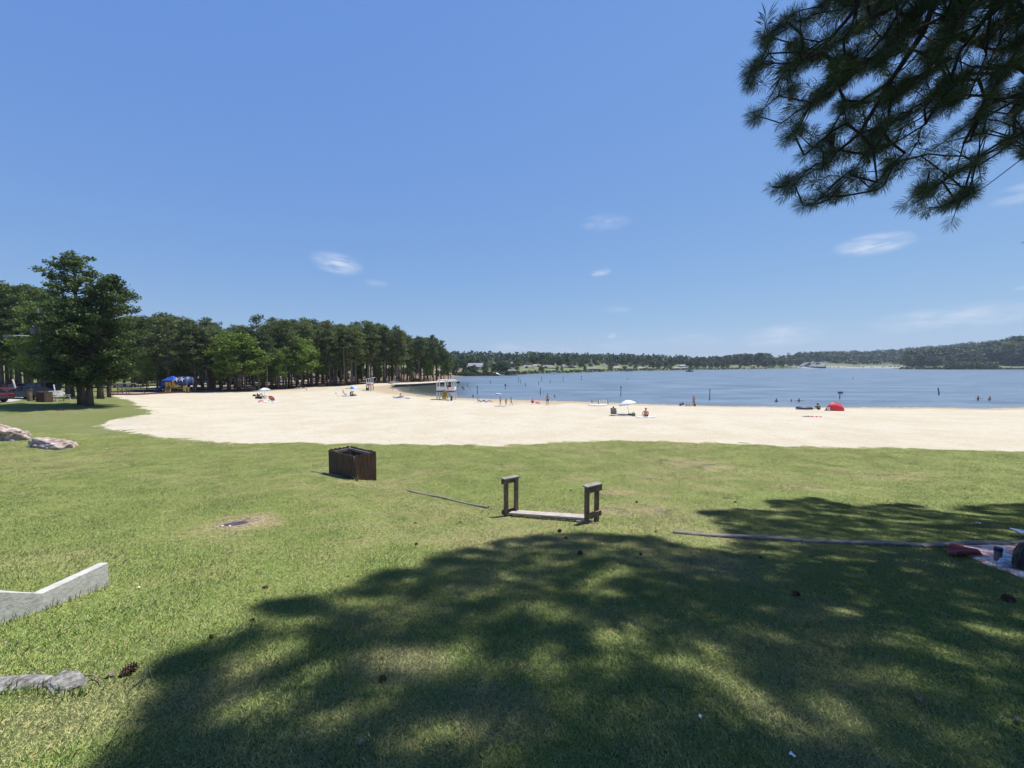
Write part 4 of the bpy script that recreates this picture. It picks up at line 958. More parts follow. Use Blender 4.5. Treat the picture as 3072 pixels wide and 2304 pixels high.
def build_grass():
    g = np.random.default_rng(17)
    def clump(n, r_, h, w, tall):
        a = g.uniform(0, 6.283, n); rr = r_*np.sqrt(g.random(n)); x, y = rr*np.cos(a), rr*np.sin(a)
        hh = h*(.45+.75*g.random(n)); az = g.uniform(0, 6.283, n); lean = g.uniform(.35, 1.5, n)*hh
        if tall: hh *= 1.5; lean *= .7
        d = np.stack([np.cos(az), np.sin(az), np.zeros(n)], -1); s = np.stack([-np.sin(az), np.cos(az), np.zeros(n)], -1)*(w*(.6+.7*g.random(n)))[:, None]
        o = np.stack([x, y, np.full(n, -.01)], -1); mid = o+d*(lean*.4)[:, None]+np.array([0, 0, 1])*(hh*.65)[:, None]; tip = o+d*lean[:, None]+np.array([0, 0, 1])*hh[:, None]
        return np.stack([o-s*.5, o+s*.5, mid+s*.4, tip, mid-s*.4], 1).reshape(-1, 3)
    variants = [clump(1700, .30, .024, .0029, False), clump(1700, .30, .02, .0032, False), clump(160, .32, .03, .0026, True)]
    # scatter in world space, denser near the viewpoint
    pts = []
    for (y0, y1, rho, sc_) in ((.6, 4.2, 16, 1.0), (4.2, 8, 13, 1.05), (8, 13, 10, 1.15), (13, 25, 6.5, 1.3)):
        w = 1.42*y1+1; sp = 1/math.sqrt(rho); x, y = [q.ravel() for q in np.meshgrid(np.arange(-w, w, sp), np.arange(y0, y1, sp))]; x = x+g.uniform(-.5, .5, len(x))*sp; y = y+g.uniform(-.5, .5, len(y))*sp; k = np.abs(x) < 1.40*y+.8; pts.append(np.stack([x[k], y[k], np.full(k.sum(), sc_)*g.uniform(.8, 1.2, k.sum())], -1))
    P = np.concatenate(pts); sdv = signed(P_sand, P[:, 0], P[:, 1]); P = P[sdv < -.12+.75*g.random(len(P))**4]
    # bare spots carry few blades; so do the things lying in the grass
    keep = np.ones(len(P), bool)
    for (c, r_, st) in _pp:
        d = np.hypot(P[:, 0]-c.x, P[:, 1]-c.y); keep &= ~((d < r_*.55) & (g.random(len(P)) < st*.55))
    dm = np.hypot(P[:, 0]-MAN.x, P[:, 1]-MAN.y); keep &= dm > .3
    bl = signed(BLANKET, P[:, 0], P[:, 1]); keep &= bl < .1
    P = P[keep]; z = ZZ(P[:, 0], P[:, 1]); vid = g.choice(2, len(P)); ex = P[(g.random(len(P)) < .45)].copy(); ex[:, 0] += .1; P = np.concatenate([P, ex]); z = ZZ(P[:, 0], P[:, 1]); vid = np.concatenate([vid, np.full(len(ex), 2)])
    vs = [v for v in variants]; nv = [len(v) for v in vs]
    V = np.concatenate(vs+[np.stack([P[:, 0], P[:, 1], z], -1)]); faces = np.arange(sum(nv)).reshape(-1, 5)
    me = np_mesh('grass', V, faces)
    n_all = len(V); part = np.zeros(n_all, np.float32); o = 0
    for i, k in enumerate(nv): part[o:o+k] = i; o += k
    part[o:] = 10+vid
    scale = np.ones(n_all, np.float32); scale[o:] = P[:, 2]
    rot = np.zeros((n_all, 3), np.float32); rot[o:, 2] = g.uniform(0, 6.283, len(P))
    dx = (ZZ(P[:, 0]+.15, P[:, 1])-z)/.15; dy = (ZZ(P[:, 0], P[:, 1]+.15)-z)/.15
    a = me.attributes.new('part', 'FLOAT', 'POINT'); a.data.foreach_set('value', part)
    a = me.attributes.new('size', 'FLOAT', 'POINT'); a.data.foreach_set('value', scale)
    # orientation: turn about z, then tilt with the slope
    eul = np.zeros((n_all, 3), np.float32)
    for i in range(len(P)):
        q = Vector((-dx[i], -dy[i], 1)).to_track_quat('Z', 'Y').to_matrix() @ Matrix.Rotation(rot[o+i, 2], 3, 'Z'); eul[o+i] = q.to_euler()
    a = me.attributes.new('turn', 'FLOAT_VECTOR', 'POINT'); a.data.foreach_set('vector', eul.ravel())
    ob = link('grass', me, M['grass_blade']); tag(ob, 'short mown green grass covering the near slope', 'grass', kind='stuff')
    ng = bpy.data.node_groups.new('grass_scatter', 'GeometryNodeTree')
    ng.interface.new_socket('Geometry', in_out='INPUT', socket_type='NodeSocketGeometry'); ng.interface.new_socket('Geometry', in_out='OUTPUT', socket_type='NodeSocketGeometry')
    N = ng.nodes; L = ng.links; gi = N.new('NodeGroupInput'); go = N.new('NodeGroupOutput'); jn = N.new('GeometryNodeJoinGeometry')
    def attr(name, ty):
        a = N.new('GeometryNodeInputNamedAttribute'); a.data_type = ty; a.inputs['Name'].default_value = name; return [s for s in a.outputs if s.enabled and s.name == 'Attribute'][0]
    pa, si, tu = attr('part', 'FLOAT'), attr('size', 'FLOAT'), attr('turn', 'FLOAT_VECTOR')
    def sel(v):
        c = N.new('FunctionNodeCompare'); c.data_type = 'FLOAT'; c.operation = 'EQUAL'; c.inputs['Epsilon'].default_value = .1; c.inputs['B'].default_value = v; L.new(pa, c.inputs['A'])
        s = N.new('GeometryNodeSeparateGeometry'); s.domain = 'POINT'; L.new(gi.outputs[0], s.inputs[0]); L.new(c.outputs[0], s.inputs['Selection']); return s.outputs[0]
    for k in range(3):
        ip = N.new('GeometryNodeInstanceOnPoints'); L.new(sel(10.0+k), ip.inputs['Points']); L.new(sel(float(k)), ip.inputs['Instance']); L.new(tu, ip.inputs['Rotation']); L.new(si, ip.inputs['Scale']); L.new(ip.outputs[0], jn.inputs[0])
    L.new(jn.outputs[0], go.inputs[0])
    md = ob.modifiers.new('scatter', 'NODES'); md.node_group = ng
    print('grass clumps', len(P))
MAN = G(708, 1573)
BLANKET = Gpoly([(2842,1640),(2900,1630),(3072,1632),(3200,1640),(3250,1790),(3072,1738),(2980,1705),(2920,1680)])
build_grass()
# ------------------------------------------------------------------ things on the near lawn
def topz(px, py, y): return pix(px, py, y).z
def enclosure():
    P = {'n': (-5.10, 12.3), 'r': (-4.63, 12.9), 'l': (-6.34, 13.2), 'b': (-5.87, 13.8)}
    P = {k: Vector((*v, 0)) for k, v in P.items()}
    o = P['n'].copy(); t = thing('trash_enclosure', 'dark brown picket enclosure open at the top standing on the lawn', 'enclosure', (o.x, o.y, 0))
    ztop = 3.45
    for a, b in (('l', 'n'), ('n', 'r'), ('r', 'b'), ('b', 'l')):
        A, B = P[a]-o, P[b]-o; L_ = (B-A).length; d = (B-A)/L_; nrm = Vector((d.y, -d.x, 0)); n = max(4, round(L_/.15)); w = L_/n
        mb = MB(); rd = random.Random(a)
        for i in range(n):
            c = A+d*(i+.5)*w+nrm*.012; zb = min(Z(o.x+c.x, o.y+c.y), 2.75)-.1; zt = ztop+rd.uniform(-.012, .012); hw = w/2-.004
            prof = [(-hw, zb), (hw, zb), (hw, zt-.04), (hw*.62, zt), (-hw*.62, zt), (-hw, zt-.04)]
            vs = []
            for off in (0, .016):
                for (u, z) in prof: q = c+d*u+nrm*off; vs.append((q.x, q.y, z))
            k = 6; mb.add(vs, [[5, 4, 3, 2, 1, 0], [6, 7, 8, 9, 10, 11]]+[[i_, (i_+1) % k, (i_+1) % k+k, i_+k] for i_ in range(k)])
        pn = mb.build('picket_panel', M['wood_dark'], t)
        for zr in (ztop-.11, 2.85):
            r_ = MB(); r_.box((A+B)/2-nrm*.022+Vector((0, 0, zr)), (L_-.12, .034, .085), (0, 0, math.atan2(d.y, d.x))); r_.build('rail', M['wood_cap'] if zr > 3 else M['wood_dark'], pn)
    for k in 'nrlb':
        q = P[k]-o; c = (P['n']+P['b'])/2-o; q = q+(c-q).normalized()*.07; zb = Z(o.x+q.x, o.y+q.y)
        mb = MB(); mb.box((q.x, q.y, (ztop-.06+zb-.2)/2), (.085, .085, ztop-.06-zb+.2), (0, 0, .9)); mb.build('corner_post', M['wood_cap'], t)
enclosure()

def bench_frame():
    a = Vector((-.14, 7.76, 0)); b = Vector((1.37, 6.99, 0)); d = (b-a).normalized(); n = Vector((.84, .54, 0)); L_ = (b-a).length
    ad, an = math.atan2(d.y, d.x), math.atan2(n.y, n.x)
    z0 = Z(a.x, a.y); t = thing('bench_frame', 'weathered wooden frame of two uprights joined by a double plank at ground level', 'wooden frame', a+Vector((0, 0, z0)))
    def P_(u, v, z): q = d*u+n*v; return Vector((q.x, q.y, z))
    def gz_(u, v): q = a+d*u+n*v; return Z(q.x, q.y)-z0
    za, zb = 4.075-z0, 4.165-z0
    for (u, zt, sgn) in ((0.0, za, -1), (L_, zb, 1)):
        for v in (.02, .27):
            m = MB(); zb_ = gz_(u, v); m.box(P_(u, v, (zt-.035+zb_-.15)/2), (.085, .06, zt-.035-zb_+.15), (0, 0, an), bevel=.005); m.build('post', M['wood_brown'], t)
        c_ = n*.145; o_ = d*(.052*sgn)
        m = MB(); m.box(P_(u, .145, zt-.012)+o_*.2, (.39, .135, .03), (0, 0, an), bevel=.005); m.build('cap_board', M['wood_cap'], t)
        m = MB(); m.box(P_(u, .145, zt-.085)+o_, (.36, .036, .095), (0, 0, an), bevel=.004); m.build('upper_rail', M['wood_brown'], t)
        m = MB(); m.box(P_(u, .145, gz_(u, .14)+(.09 if sgn < 0 else .16))+o_, (.34, .036, .1), (0, 0, an), bevel=.004); m.build('lower_rail', M['wood_brown'], t)
    for v in (.07, .235):
        A = P_(.05, v, gz_(0, v)+.075); B = P_(L_-.04, v, gz_(L_, v)+.085)
        m = MB(); m.bar(A, B, .115, .036); m.build('plank', M['plank'], t)
    m = MB(); m.bar(P_(L_-.1, -.1, gz_(L_, -.1)+.03), P_(L_+.16, 0, gz_(L_, 0)+.035), .03, .025); m.build('loose_strut', M['wood_cap'], t)
bench_frame()

def timber(p0, p1, label, w=.09, h=.075, seed=0):
    a, b = G(*p0), G(*p1); L_ = (b-a).length; t0 = a.copy(); rd = random.Random(seed)
    n = max(4, int(L_/.35)); pts = [a.lerp(b, i/n) for i in range(n+1)]; d = (b-a).normalized(); s = Vector((d.y, -d.x, 0)).normalized()
    vs = []; fs = []
    for i, p in enumerate(pts):
        z = (a.z+(b.z-a.z)*i/n)*.5+Z(p.x, p.y)*.5+.012*math.sin(i*1.3+seed); sh = rd.uniform(-.008, .008)
        for (u, v) in ((-w/2, -.04), (w/2, -.04), (w/2, h-.012), (w/2-.012, h), (-w/2+.012, h), (-w/2, h-.012)):
            q = p+s*(u+sh); vs.append((q.x-t0.x, q.y-t0.y, z+v-t0.z))
        if i: 
            for k in range(6): fs.append([(i-1)*6+k, (i-1)*6+(k+1) % 6, i*6+(k+1) % 6, i*6+k])
    fs += [[5, 4, 3, 2, 1, 0], [n*6+k for k in range(6)]]
    m = MB(); m.add(vs, fs); o = m.build('landscape_timber', M['wood_grey'], None, t0); return tag(o, label, 'timber', 'weathered timbers edging the slope')
timber((937,1417), (1056,1436), 'short weathered timber lying against the foot of the picket enclosure', .08, .05, 1)
timber((1224,1474), (1464,1526), 'narrow weathered timber lying free between the picket enclosure and the wooden frame', .06, .045, 2)
timber((2019,1600), (2402,1627), 'weathered timber whose sunlit end lies nearest the wooden frame', .085, .05, 3)
timber((2404,1628), (2757,1643), 'weathered timber in the shade between the sunlit one and the blanket', .09, .055, 4)
timber((2760,1643), (3110,1633), 'weathered timber running along the back of the picnic blanket', .1, .06, 5)

def kerb_wall():
    t = thing('concrete_wall', 'low concrete wall with a bend rising from the grass at the left edge', 'wall', (0, 0, 0))
    base = [G(327,1757), G(131,1833), G(-40,1893), G(-330,1960)]
    tops = [topz(325,1687,base[0].y), topz(124,1778,base[1].y)]; tops += [topz(-40, 1773, base[2].y), topz(-330, 1765, base[3].y)]
    ns = []
    for i in range(3): d = base[i+1]-base[i]; n = Vector((d.y, -d.x, 0)).normalized(); ns.append(n)
    th = .085
    for i in (0, 1, 2):
        a, b = base[i], base[i+1]; na = (ns[i]+ns[max(0, i-1)]); nb = (ns[i]+ns[min(2, i+1)]); na = na/na.length; nb = nb/nb.length; na /= na.dot(ns[i]); nb /= nb.dot(ns[i])
        m = MB(); vs = []; k = 14
        for j in range(k+1):
            f = j/k; p = a.lerp(b, f); n = na.lerp(nb, f); zt = tops[i]+(tops[i+1]-tops[i])*f+.0015*math.sin(j*2.1+i)
            zb = Z(p.x, p.y)-.15
            for (o_, z) in ((0, zb), (0, zt-.008), (.008, zt), (th-.008, zt), (th, zt-.008), (th, zb)): q = p+n*(o_+0); vs.append((q.x, q.y, z))
        fs = []
        for j in range(k):
            for e in range(6): fs.append([j*6+e, j*6+(e+1) % 6, (j+1)*6+(e+1) % 6, (j+1)*6+e])
        fs += [[5, 4, 3, 2, 1, 0], [k*6+e for e in range(6)]]; m.add(vs, fs); m.build('wall_segment', M['concrete'], t)
kerb_wall()

def rock_mesh(name, dims, seed, sub=5, rough=.22, flat=.3, freq=1.6):
    import bmesh
    from mathutils import noise as mn
    bm = bmesh.new(); bmesh.ops.create_icosphere(bm, subdivisions=sub, radius=1)
    for v in bm.verts:
        p = v.co.copy(); q = p*freq+Vector((seed*7.3, seed*1.1, 0)); k = 1+rough*mn.noise(q)+rough*.5*mn.noise(q*2.3)+rough*.22*mn.noise(q*5.7)
        k += (rough*.18*mn.noise(q*11) if dims[0] > 1 else 0)
        k -= .1*abs(mn.noise(Vector((q.x*.6, q.y*.6, q.z*6))))
        p = p*k; p.x = math.copysign(abs(p.x)**.8, p.x); p.z = max(p.z, -flat); p.z = p.z if p.z < .62 else .62+(p.z-.62)*.35
        v.co = Vector((p.x*dims[0]/2, p.y*dims[1]/2, p.z*dims[2]))
    me = bpy.data.meshes.new(name); bm.to_mesh(me); bm.free()
    me.polygons.foreach_set('use_smooth', [sub > 3 and dims[0] > 1]*len(me.polygons)); return me
def rock(px, py, dims, label, m_, seed, rz=0, sink=.0, tilt=(0, 0), flat=.3, rough=.22, name='rock', freq=1.6):
    b = G(px, py); o = link(name, rock_mesh(name, dims, seed, rough=rough, flat=flat, freq=freq), m_, None, (b.x, b.y, b.z-sink)); o.rotation_euler = (tilt[0], tilt[1], rz)
    return tag(o, label, 'rock')
rock(4, 1320, (1.9, 1.4, 1.1), 'big pinkish boulder cut by the left edge of the picture', M['rock'], 1, .2, .05, (0, .28), rough=.55)
rock(62, 1312, (.95, .6, .36), 'small wedge-shaped pale rock leaning behind the big boulder', M['rock'], 2, .3, .02, (0, -.3), rough=.35)
rock(161, 1342, (2.3, 1.0, .62), 'long flat pale slab lying on the grass right of the boulder', M['rock'], 3, -.12, .03, (0, .11), rough=.55, freq=1.5)
rock(28, 2058, (.50, .17, .085), 'low ridge of grey stone showing in the grass at the lower left edge', M['rock_grey'], 4, .1, .03, (0, .04), rough=.2, freq=1.0)
rock(196, 2058, (.25, .15, .10), 'small lumpy grey stone half buried in the grass at the lower left', M['rock_grey'], 5, -.3, .03, (.1, .15), rough=.3, freq=1.5)
rock(1182, 1151, (3.2, 2, 1.2), 'grey boulder at the edge of the wood right of the small tower', M['rock_grey'], 6, 0, .2)
for i, (px, lb) in enumerate(((893,'pale boulder left of two more at the edge of the wood'),(905,'middle pale boulder of three at the edge of the wood'),(916,'pale boulder nearest the child at the edge of the wood'))):
    rock(px, 1164.5, (1.15, .9, .5), lb, M['rock'], 7+i, i, .1)

def cover():
    b = MAN; t = thing('valve_cover', 'round iron cover set flush in a bare ring of the lawn', 'cover', b); 
    nx = (Z(b.x+.2, b.y)-Z(b.x-.2, b.y))/.4; ny = (Z(b.x, b.y+.2)-Z(b.x, b.y-.2))/.4; t.rotation_euler = Vector((-nx, -ny, 1)).to_track_quat('Z', 'Y').to_euler()
    m = MB(); m.lathe([(.25, -.03), (.24, .004), (.225, .011), (.195, .018), (.193, .006)], n=40); m.build('rim', M['dirt'], t)
    m = MB(); m.lathe([(.0001, .012), (.19, .012), (.19, -.02)], n=40)
    for k in range(-4, 5):
        h = math.sqrt(max(0, .17**2-(k*.04)**2)); m.box((0, k*.04, .0155), (2*h, .017, .007), bevel=.002)
    m.build('lid', M['iron'], t)
    for i, (dx, dy) in enumerate(((-.12, -.17), (.03, -.19))):
        o = link('pebble', rock_mesh('pebble', (.045, .03, .02), 20+i, 2), M['white_paint'], None, b+Vector((dx, dy, .015+dx*nx+dy*ny))); tag(o, ('white pebble at the left rim of the iron cover', 'white pebble at the front rim of the iron cover')[i], 'pebble')
cover()

# pine cones
def cone_mesh():
    m = MB(); m.lathe([(.002, -.034), (.015, -.028), (.02, -.005), (.014, .02), (.003, .036)], n=8)
    k = 0
    for i in range(62):
        z = -.03+.064*i/62; r_ = .0205*math.sin(math.pi*min(1, (i+5)/66))**.7+.003; a = i*2.4; c, s = math.cos(a), math.sin(a)
        L_ = .014; p0 = Vector((c*r_*.5, s*r_*.5, z)); p1 = Vector((c*(r_+L_*.7), s*(r_+L_*.7), z+.006)); sd = Vector((-s, c, 0))*.0055
        m.add([p0-sd*.6, p0+sd*.6, p1+sd, p1-sd, p1+Vector((c*.004, s*.004, -.003))], [[0, 1, 2, 3], [3, 2, 4]])
    return m.mesh('pine_cone')
CM = cone_mesh(); CM.materials.append(M['cone'])
cones = [((1249,1636),'dark pine cone on sunlit grass left of the pair near the frame',1.1),((1245,1571),'dark pine cone left of the end of the narrow free timber',1.1),((1381,1569),'small dark pine cone in the grass between the free timber and the frame',.9),((1679,1597),'larger pine cone just in front of the double plank',1.6),
         ((1697,1617),'pine cone at the shade edge below the double plank',1.25),((1741,1666),'dark pine cone in the shade in front of the right upright',1.6),((797,1767),'reddish pine cone alone on the bright grass at lower left',1.25),((1148,2044),'reddish pine cone in the dry sunlit patch of the shade',1.0),
         ((755,1865),'small dark pine cone at the left tip of the shade',.8),((636,1914),'small dark pine cone on the bright grass left of the shade',.8),((1910,1508),'dark pine cone on dry grass right of the frame',1.2),((1712,1473),'small pine cone behind the double plank',1.0),((1968,1598),'small pine cone left of the sunlit end of the timbers',1.0),
         ((1922,1666),'small pine cone in the shade right of the frame',1.0),((2383,1788),'large dark pine cone in the deep shade below the timbers',1.7),((2207,1509),'dark pine cone just above the outer island of shade',1.3),((3024,1806),'large dark pine cone in the shade below the blanket',2.0),((2281,1676),'small pine cone in the sunlit gap below the timbers',1.0),
         ((385,2022),'big open pine cone beside the bark chip at the lower left',1.25)]
for i, ((px, py), lb, s_) in enumerate(cones):
    b = G(px, py); o = bpy.data.objects.new('pine_cone', CM); C.objects.link(o); s_ *= .66 if i < 18 else .95
    o.location = b+Vector((0, 0, .022*s_)); o.scale = (s_,)*3; o.rotation_euler = (R(80), 0, i*1.9); tag(o, lb, 'pine cone', 'pine cones fallen on the lawn')
def stick(pts, r_, label, name='twig', m_=None):
    P = [G(*p)+Vector((0, 0, .018+.01*(i % 2))) for i, p in enumerate(pts)]; b = P[0].copy(); mb = MB(); mb.tube([p-b for p in P], [r_*(1-.5*i/len(P)) for i in range(len(P))], 6); o = mb.build(name, m_ or M['twig'], None, b); tag(o, label, 'twig')
stick([(402,2066),(418,2052),(432,2044),(441,2026)], .006, 'bent brown twig right of the big open pine cone')
stick([(255,2036),(280,2037),(298,2046),(306,2061)], .005, 'thin curved twig left of the bark chip')
stick([(3020,1768),(3034,1772),(3044,1773)], .006, 'pale stick in the shade just below the blanket', m_=M['wood_cap'])
stick([(2170,1496),(2190,1497),(2200,1500)], .009, 'short dark twig on the lawn above the outer island of shade')
for i, (px, py, w, lb, mm) in enumerate((a_, b_, c_*.45, d_, e_) for a_, b_, c_, d_, e_ in ((335,2031,.07,'curled chip of pale bark left of the big open pine cone','twig'),(416,1769,.035,'curled white scrap on the grass right of the concrete wall','litter'),(2935,1573,.10,'white crumpled paper in the shade above the blanket','litter'),(2100,2162,.03,'tiny white scrap in the shade at the bottom of the lawn','litter'),
        (2377,2280,.035,'white pebble-like scrap at the bottom edge right of centre','litter'),(3050,2169,.05,'pale dry leaf at the lower right edge','twig'),(2755,2108,.045,'dry leaf in the shade at lower right','twig'),(2993,1752,.04,'yellowish leaf in the shade below the blanket','brass'),(1085,2238,.05,'pale crumpled leaf in the shade at bottom centre','twig'),(320,1347,.12,'white scrap on the grass right of the flat slab','litter'))):
    b = G(px, py); rd = random.Random(i); m = MB(); vs = []
    for a in range(5):
        for c in range(4): vs.append(((a/4-.5)*w*1.5, (c/3-.5)*w, .006+w*.22*math.sin(a*1.4+i)*math.cos(c*1.3)+rd.uniform(0, .15)*w))
    m.add(vs, [[a*4+c, a*4+c+1, (a+1)*4+c+1, (a+1)*4+c] for a in range(4) for c in range(3)])
    o = m.build('bark_chip' if 'bark' in lb else ('leaf' if 'leaf' in lb else 'paper_scrap'), M['brass_yellow'] if mm == 'brass' else M[mm], None, b+Vector((0, 0, .02))); o.rotation_euler = (0, 0, i*1.3); tag(o, lb, 'litter' if 'scrap' in lb or 'paper' in lb else 'leaf' if 'leaf' in lb else 'bark')

# picnic blanket and what lies on it
def blanket_mat():
    m = bpy.data.materials.new('blanket'); m.use_nodes = True; N = m.node_tree.nodes; L = m.node_tree.links; b = N['Principled BSDF']; b.inputs['Roughness'].default_value = .9
    g = N.new('ShaderNodeNewGeometry'); n1 = noise(N, L, g.outputs['Position'], 6.5, 3, .6, (1, 1.8, 1)); n2 = noise(N, L, g.outputs['Position'], 17, 2, .5, (1, 1.5, 1))
    c = mixn(N, L, mrange(N, L, n1, .46, .52), (.62, .56, .54), (.55, .26, .22)); c = mixn(N, L, mrange(N, L, n2, .6, .64), c, (.68, .64, .62)); c = mixn(N, L, mrange(N, L, n1, .60, .63), c, (.34, .13, .13))
    L.new(c, b.inputs['Base Color']); return m
M['blanket'] = blanket_mat()
def cloth_patch(name, poly, m_, label, cat, n=26, amp=.02, lift=.035, border=0):
    mn_, mx_ = poly.min(0), poly.max(0); c0 = poly.mean(0); b = Vector((c0[0], c0[1], Z(*c0))); 
    # radial fill keeps the outline exactly
    vs = []; fs = []; P = []; k = len(poly)
    for i in range(k):
        for s in range(5): P.append(poly[i]+(poly[(i+1) % k]-poly[i])*s/5)
    P = np.array(P); K_ = len(P); rings = 9
    for r_ in range(rings+1):
        f = 1-r_/rings*.985
        for p in P:
            q = c0+(p-c0)*f; z = Z(*q)+lift+amp*(math.sin(q[0]*9+math.sin(q[1]*6)*2)*.5+math.sin(q[1]*14+q[0]*5)*.4)*(1 if r_ else .6)-(.025 if r_ == 0 else 0); vs.append((q[0]-b.x, q[1]-b.y, z-b.z))
    for r_ in range(rings):
        for i in range(K_): fs.append([r_*K_+i, r_*K_+(i+1) % K_, (r_+1)*K_+(i+1) % K_, (r_+1)*K_+i])
    fs.append([rings*K_+i for i in range(K_)]); m = MB(); m.add(vs, fs, True); o = m.build(name, m_, None, b); 
    return tag(o, label, cat)
cloth_patch('picnic_blanket', BLANKET, M['blanket'], 'rumpled pink and white patterned picnic blanket at the right edge', 'blanket', amp=.022)
cloth_patch('red_cloth', Gpoly([(2838,1660),(2850,1645),(2875,1648),(2900,1655),(2940,1668),(2948,1677),(2905,1676),(2870,1680),(2842,1674)]), M['red_cloth'], 'crumpled dark red cloth on the left corner of the picnic blanket', 'cloth', amp=.04, lift=.09)
def bl_at(px, py): b = G(px, py); return b+Vector((0, 0, .05))
def tumbler():
    t = thing('tumbler', 'tall grey drink tumbler with dark lid standing on the picnic blanket', 'bottle', bl_at(2992, 1694))
    m = MB(); m.lathe([(.029, 0), (.031, .004), (.036, .12), (.036, .128)], n=20); m.build('body', M['sign_grey'], t)
    m = MB(); m.lathe([(.038, .128), (.038, .165), (.034, .172), (.0001, .172)], n=20); m.build('lid', M['navy'], t)
tumbler()
def pouch(px, py, d, rz, m_, label, name, cat):
    b = bl_at(px, py); o = link(name, rock_mesh(name, d, len(label), 3, .25), m_, None, b+Vector((0, 0, .01))); o.rotation_euler = (.1, .05, rz); tag(o, label, cat)
pouch(3012, 1684, (.15, .1, .05), .3, M['lightblue_cloth'], 'light blue folded cloth beside the tumbler on the blanket', 'folded_cloth', 'cloth')
pouch(3030, 1706, (.24, .11, .06), -.3, M['clear_film'], 'clear plastic snack bag in front of the tumbler', 'snack_bag', 'bag')
pouch(3050, 1703, (.13, .09, .06), .4, M['plastic_blue'], 'blue snack packet leaning on the black bag', 'snack_packet', 'packet')
def black_bag():
    b = bl_at(3128, 1722); t = thing('black_bag', 'black soft bag standing on the picnic blanket at the right edge', 'bag', b, -.2)
    m = rock_mesh('body', (.5, .3, .2), 31, 4, .14, .02); o = link('body', m, M['black'], t); o.location = (0, 0, .02); o.scale = (1, 1, 2.1)
    m = MB(); m.tube([(-.12, 0, .27), (-.1, -.01, .36), (0, -.02, .40), (.1, -.01, .36), (.12, 0, .27)], .011, 8); m.build('handle', M['dark_fabric'], t)
black_bag()
def tray():
    b = G(3062, 1614); t = thing('folding_tray', 'white slatted tray propped behind the timber at the right edge', 'tray', b+Vector((0, 0, .05)), -.25)
    m = MB(); m.box((.14, 0, .04), (.42, .2, .018), (.0, .1, 0), bevel=.004); m.build('top', M['white_paint'], t)
    for x in (0, .26): m = MB(); m.bar((x, -.08, -.06), (x, .08, .03), .015); m.build('foot', M['metal'], t)
tray()
# a few upright weeds: sprigs beside the enclosure, the wall and in the shade
def weed(px, py, n, h, label, w=.006, m_='weed'):
    b = G(px, py); g = random.Random(px); m = MB()
    for i in range(n):
        a = g.uniform(0, 6.28); r_ = g.uniform(0, .05); hh = h*g.uniform(.5, 1.1); ln = hh*g.uniform(.2, .8); d = Vector((math.cos(a), math.sin(a), 0)); s = Vector((-d.y, d.x, 0))*w
        o_ = d*r_; m.add([o_-s+Vector((0, 0, -.02)), o_+s+Vector((0, 0, -.02)), o_+d*ln*.5+s*.8+Vector((0, 0, hh*.7)), o_+d*ln+Vector((0, 0, hh)), o_+d*ln*.5-s*.8+Vector((0, 0, hh*.7))], [[0, 1, 2, 3, 4]])
    o = m.build('weed', M['weed'], None, b); tag(o, label, 'weed')
M['weed'] = leaf_mat('weed', (.05, .09, .03), (.09, .15, .045), (.16, .22, .07), 3, .3)
weed(1070, 1443, 16, .15, 'leafy weed at the near corner of the picket enclosure', .016)
for i, (px, py) in enumerate(((280,1776),(255,1785),(232,1795),(210,1803),(190,1812),(165,1822),(150,1828),(100,1846),(60,1862),(305,1768),(20,1876))): weed(px, py+3, 7, .085, 'tuft of longer grass at the foot of the concrete wall', .0025)
for o in [o for o in C.objects if o.name.startswith('weed') and 'foot of the concrete' in o.get('label', '')]: o['group'] = 'grass tufts along the concrete wall'
for i, (px, py) in enumerate(((5,2085),(30,2084),(60,2086),(85,2082),(112,2078),(140,2083),(165,2090),(190,2093),(215,2092),(240,2090),(258,2078))): weed(px, py, 12, .05, 'tuft of grass in front of the half-buried grey stones', .003)
for o in [o for o in C.objects if o.name.startswith('weed') and 'half-buried' in o.get('label', '')]: o['group'] = 'grass tufts along the half-buried stones'
weed(2614, 1722, 22, .09, 'sprig of longer pale grass in a sunlit spot of the shade', .003)
# ------------------------------------------------------------------ people
def add_skin(me, rad, root):
    import bmesh
    bm = bmesh.new(); bm.from_mesh(me); l = bm.verts.layers.skin.verify()
    for v in bm.verts:
        r_ = rad[v.index]; r_ = r_ if isinstance(r_, tuple) else (r_, r_); v[l].radius = r_; v[l].use_root = v.index == root
    bm.to_mesh(me); bm.free()
def skin_obj(name, pts, edges, rad, root, m_, parent, sub=1):
    me = bpy.data.meshes.new(name); me.from_pydata([tuple(p) for p in pts], edges, []); add_skin(me, rad, root)
    o = link(name, me, m_, parent); md = o.modifiers.new('skin', 'SKIN'); md.use_smooth_shade = True; sb = o.modifiers.new('sub', 'SUBSURF'); sb.levels = sb.render_levels = sub
    return o
STAND = dict(pelvis=(0,0,.93), waist=(0,.0,1.08), chest=(0,-.01,1.28), neck=(0,-.01,1.46), head=(0,.02,1.60), top=(0,.02,1.70), shoulder=(.17,-.01,1.40), elbow=(.24,-.02,1.13), wrist=(.25,.06,.90), hip=(.09,0,.88), knee=(.10,.02,.50), ankle=(.10,-.02,.08), toe=(.12,.13,.03))
def pose(**k):
    """every joint as (right, left); overrides for both sides or for one (elbowR, elbowL)"""
    P = {}
    for n, v in STAND.items():
        if n in ('pelvis', 'waist', 'chest', 'neck', 'head', 'top'): P[n] = Vector(k.get(n, v))
        else:
            b = k.get(n, v)
            P[n+'R'] = Vector(k.get(n+'R', b)); q = k.get(n+'L'); P[n+'L'] = Vector(q) if q else Vector((-b[0], b[1], b[2]))
    return P
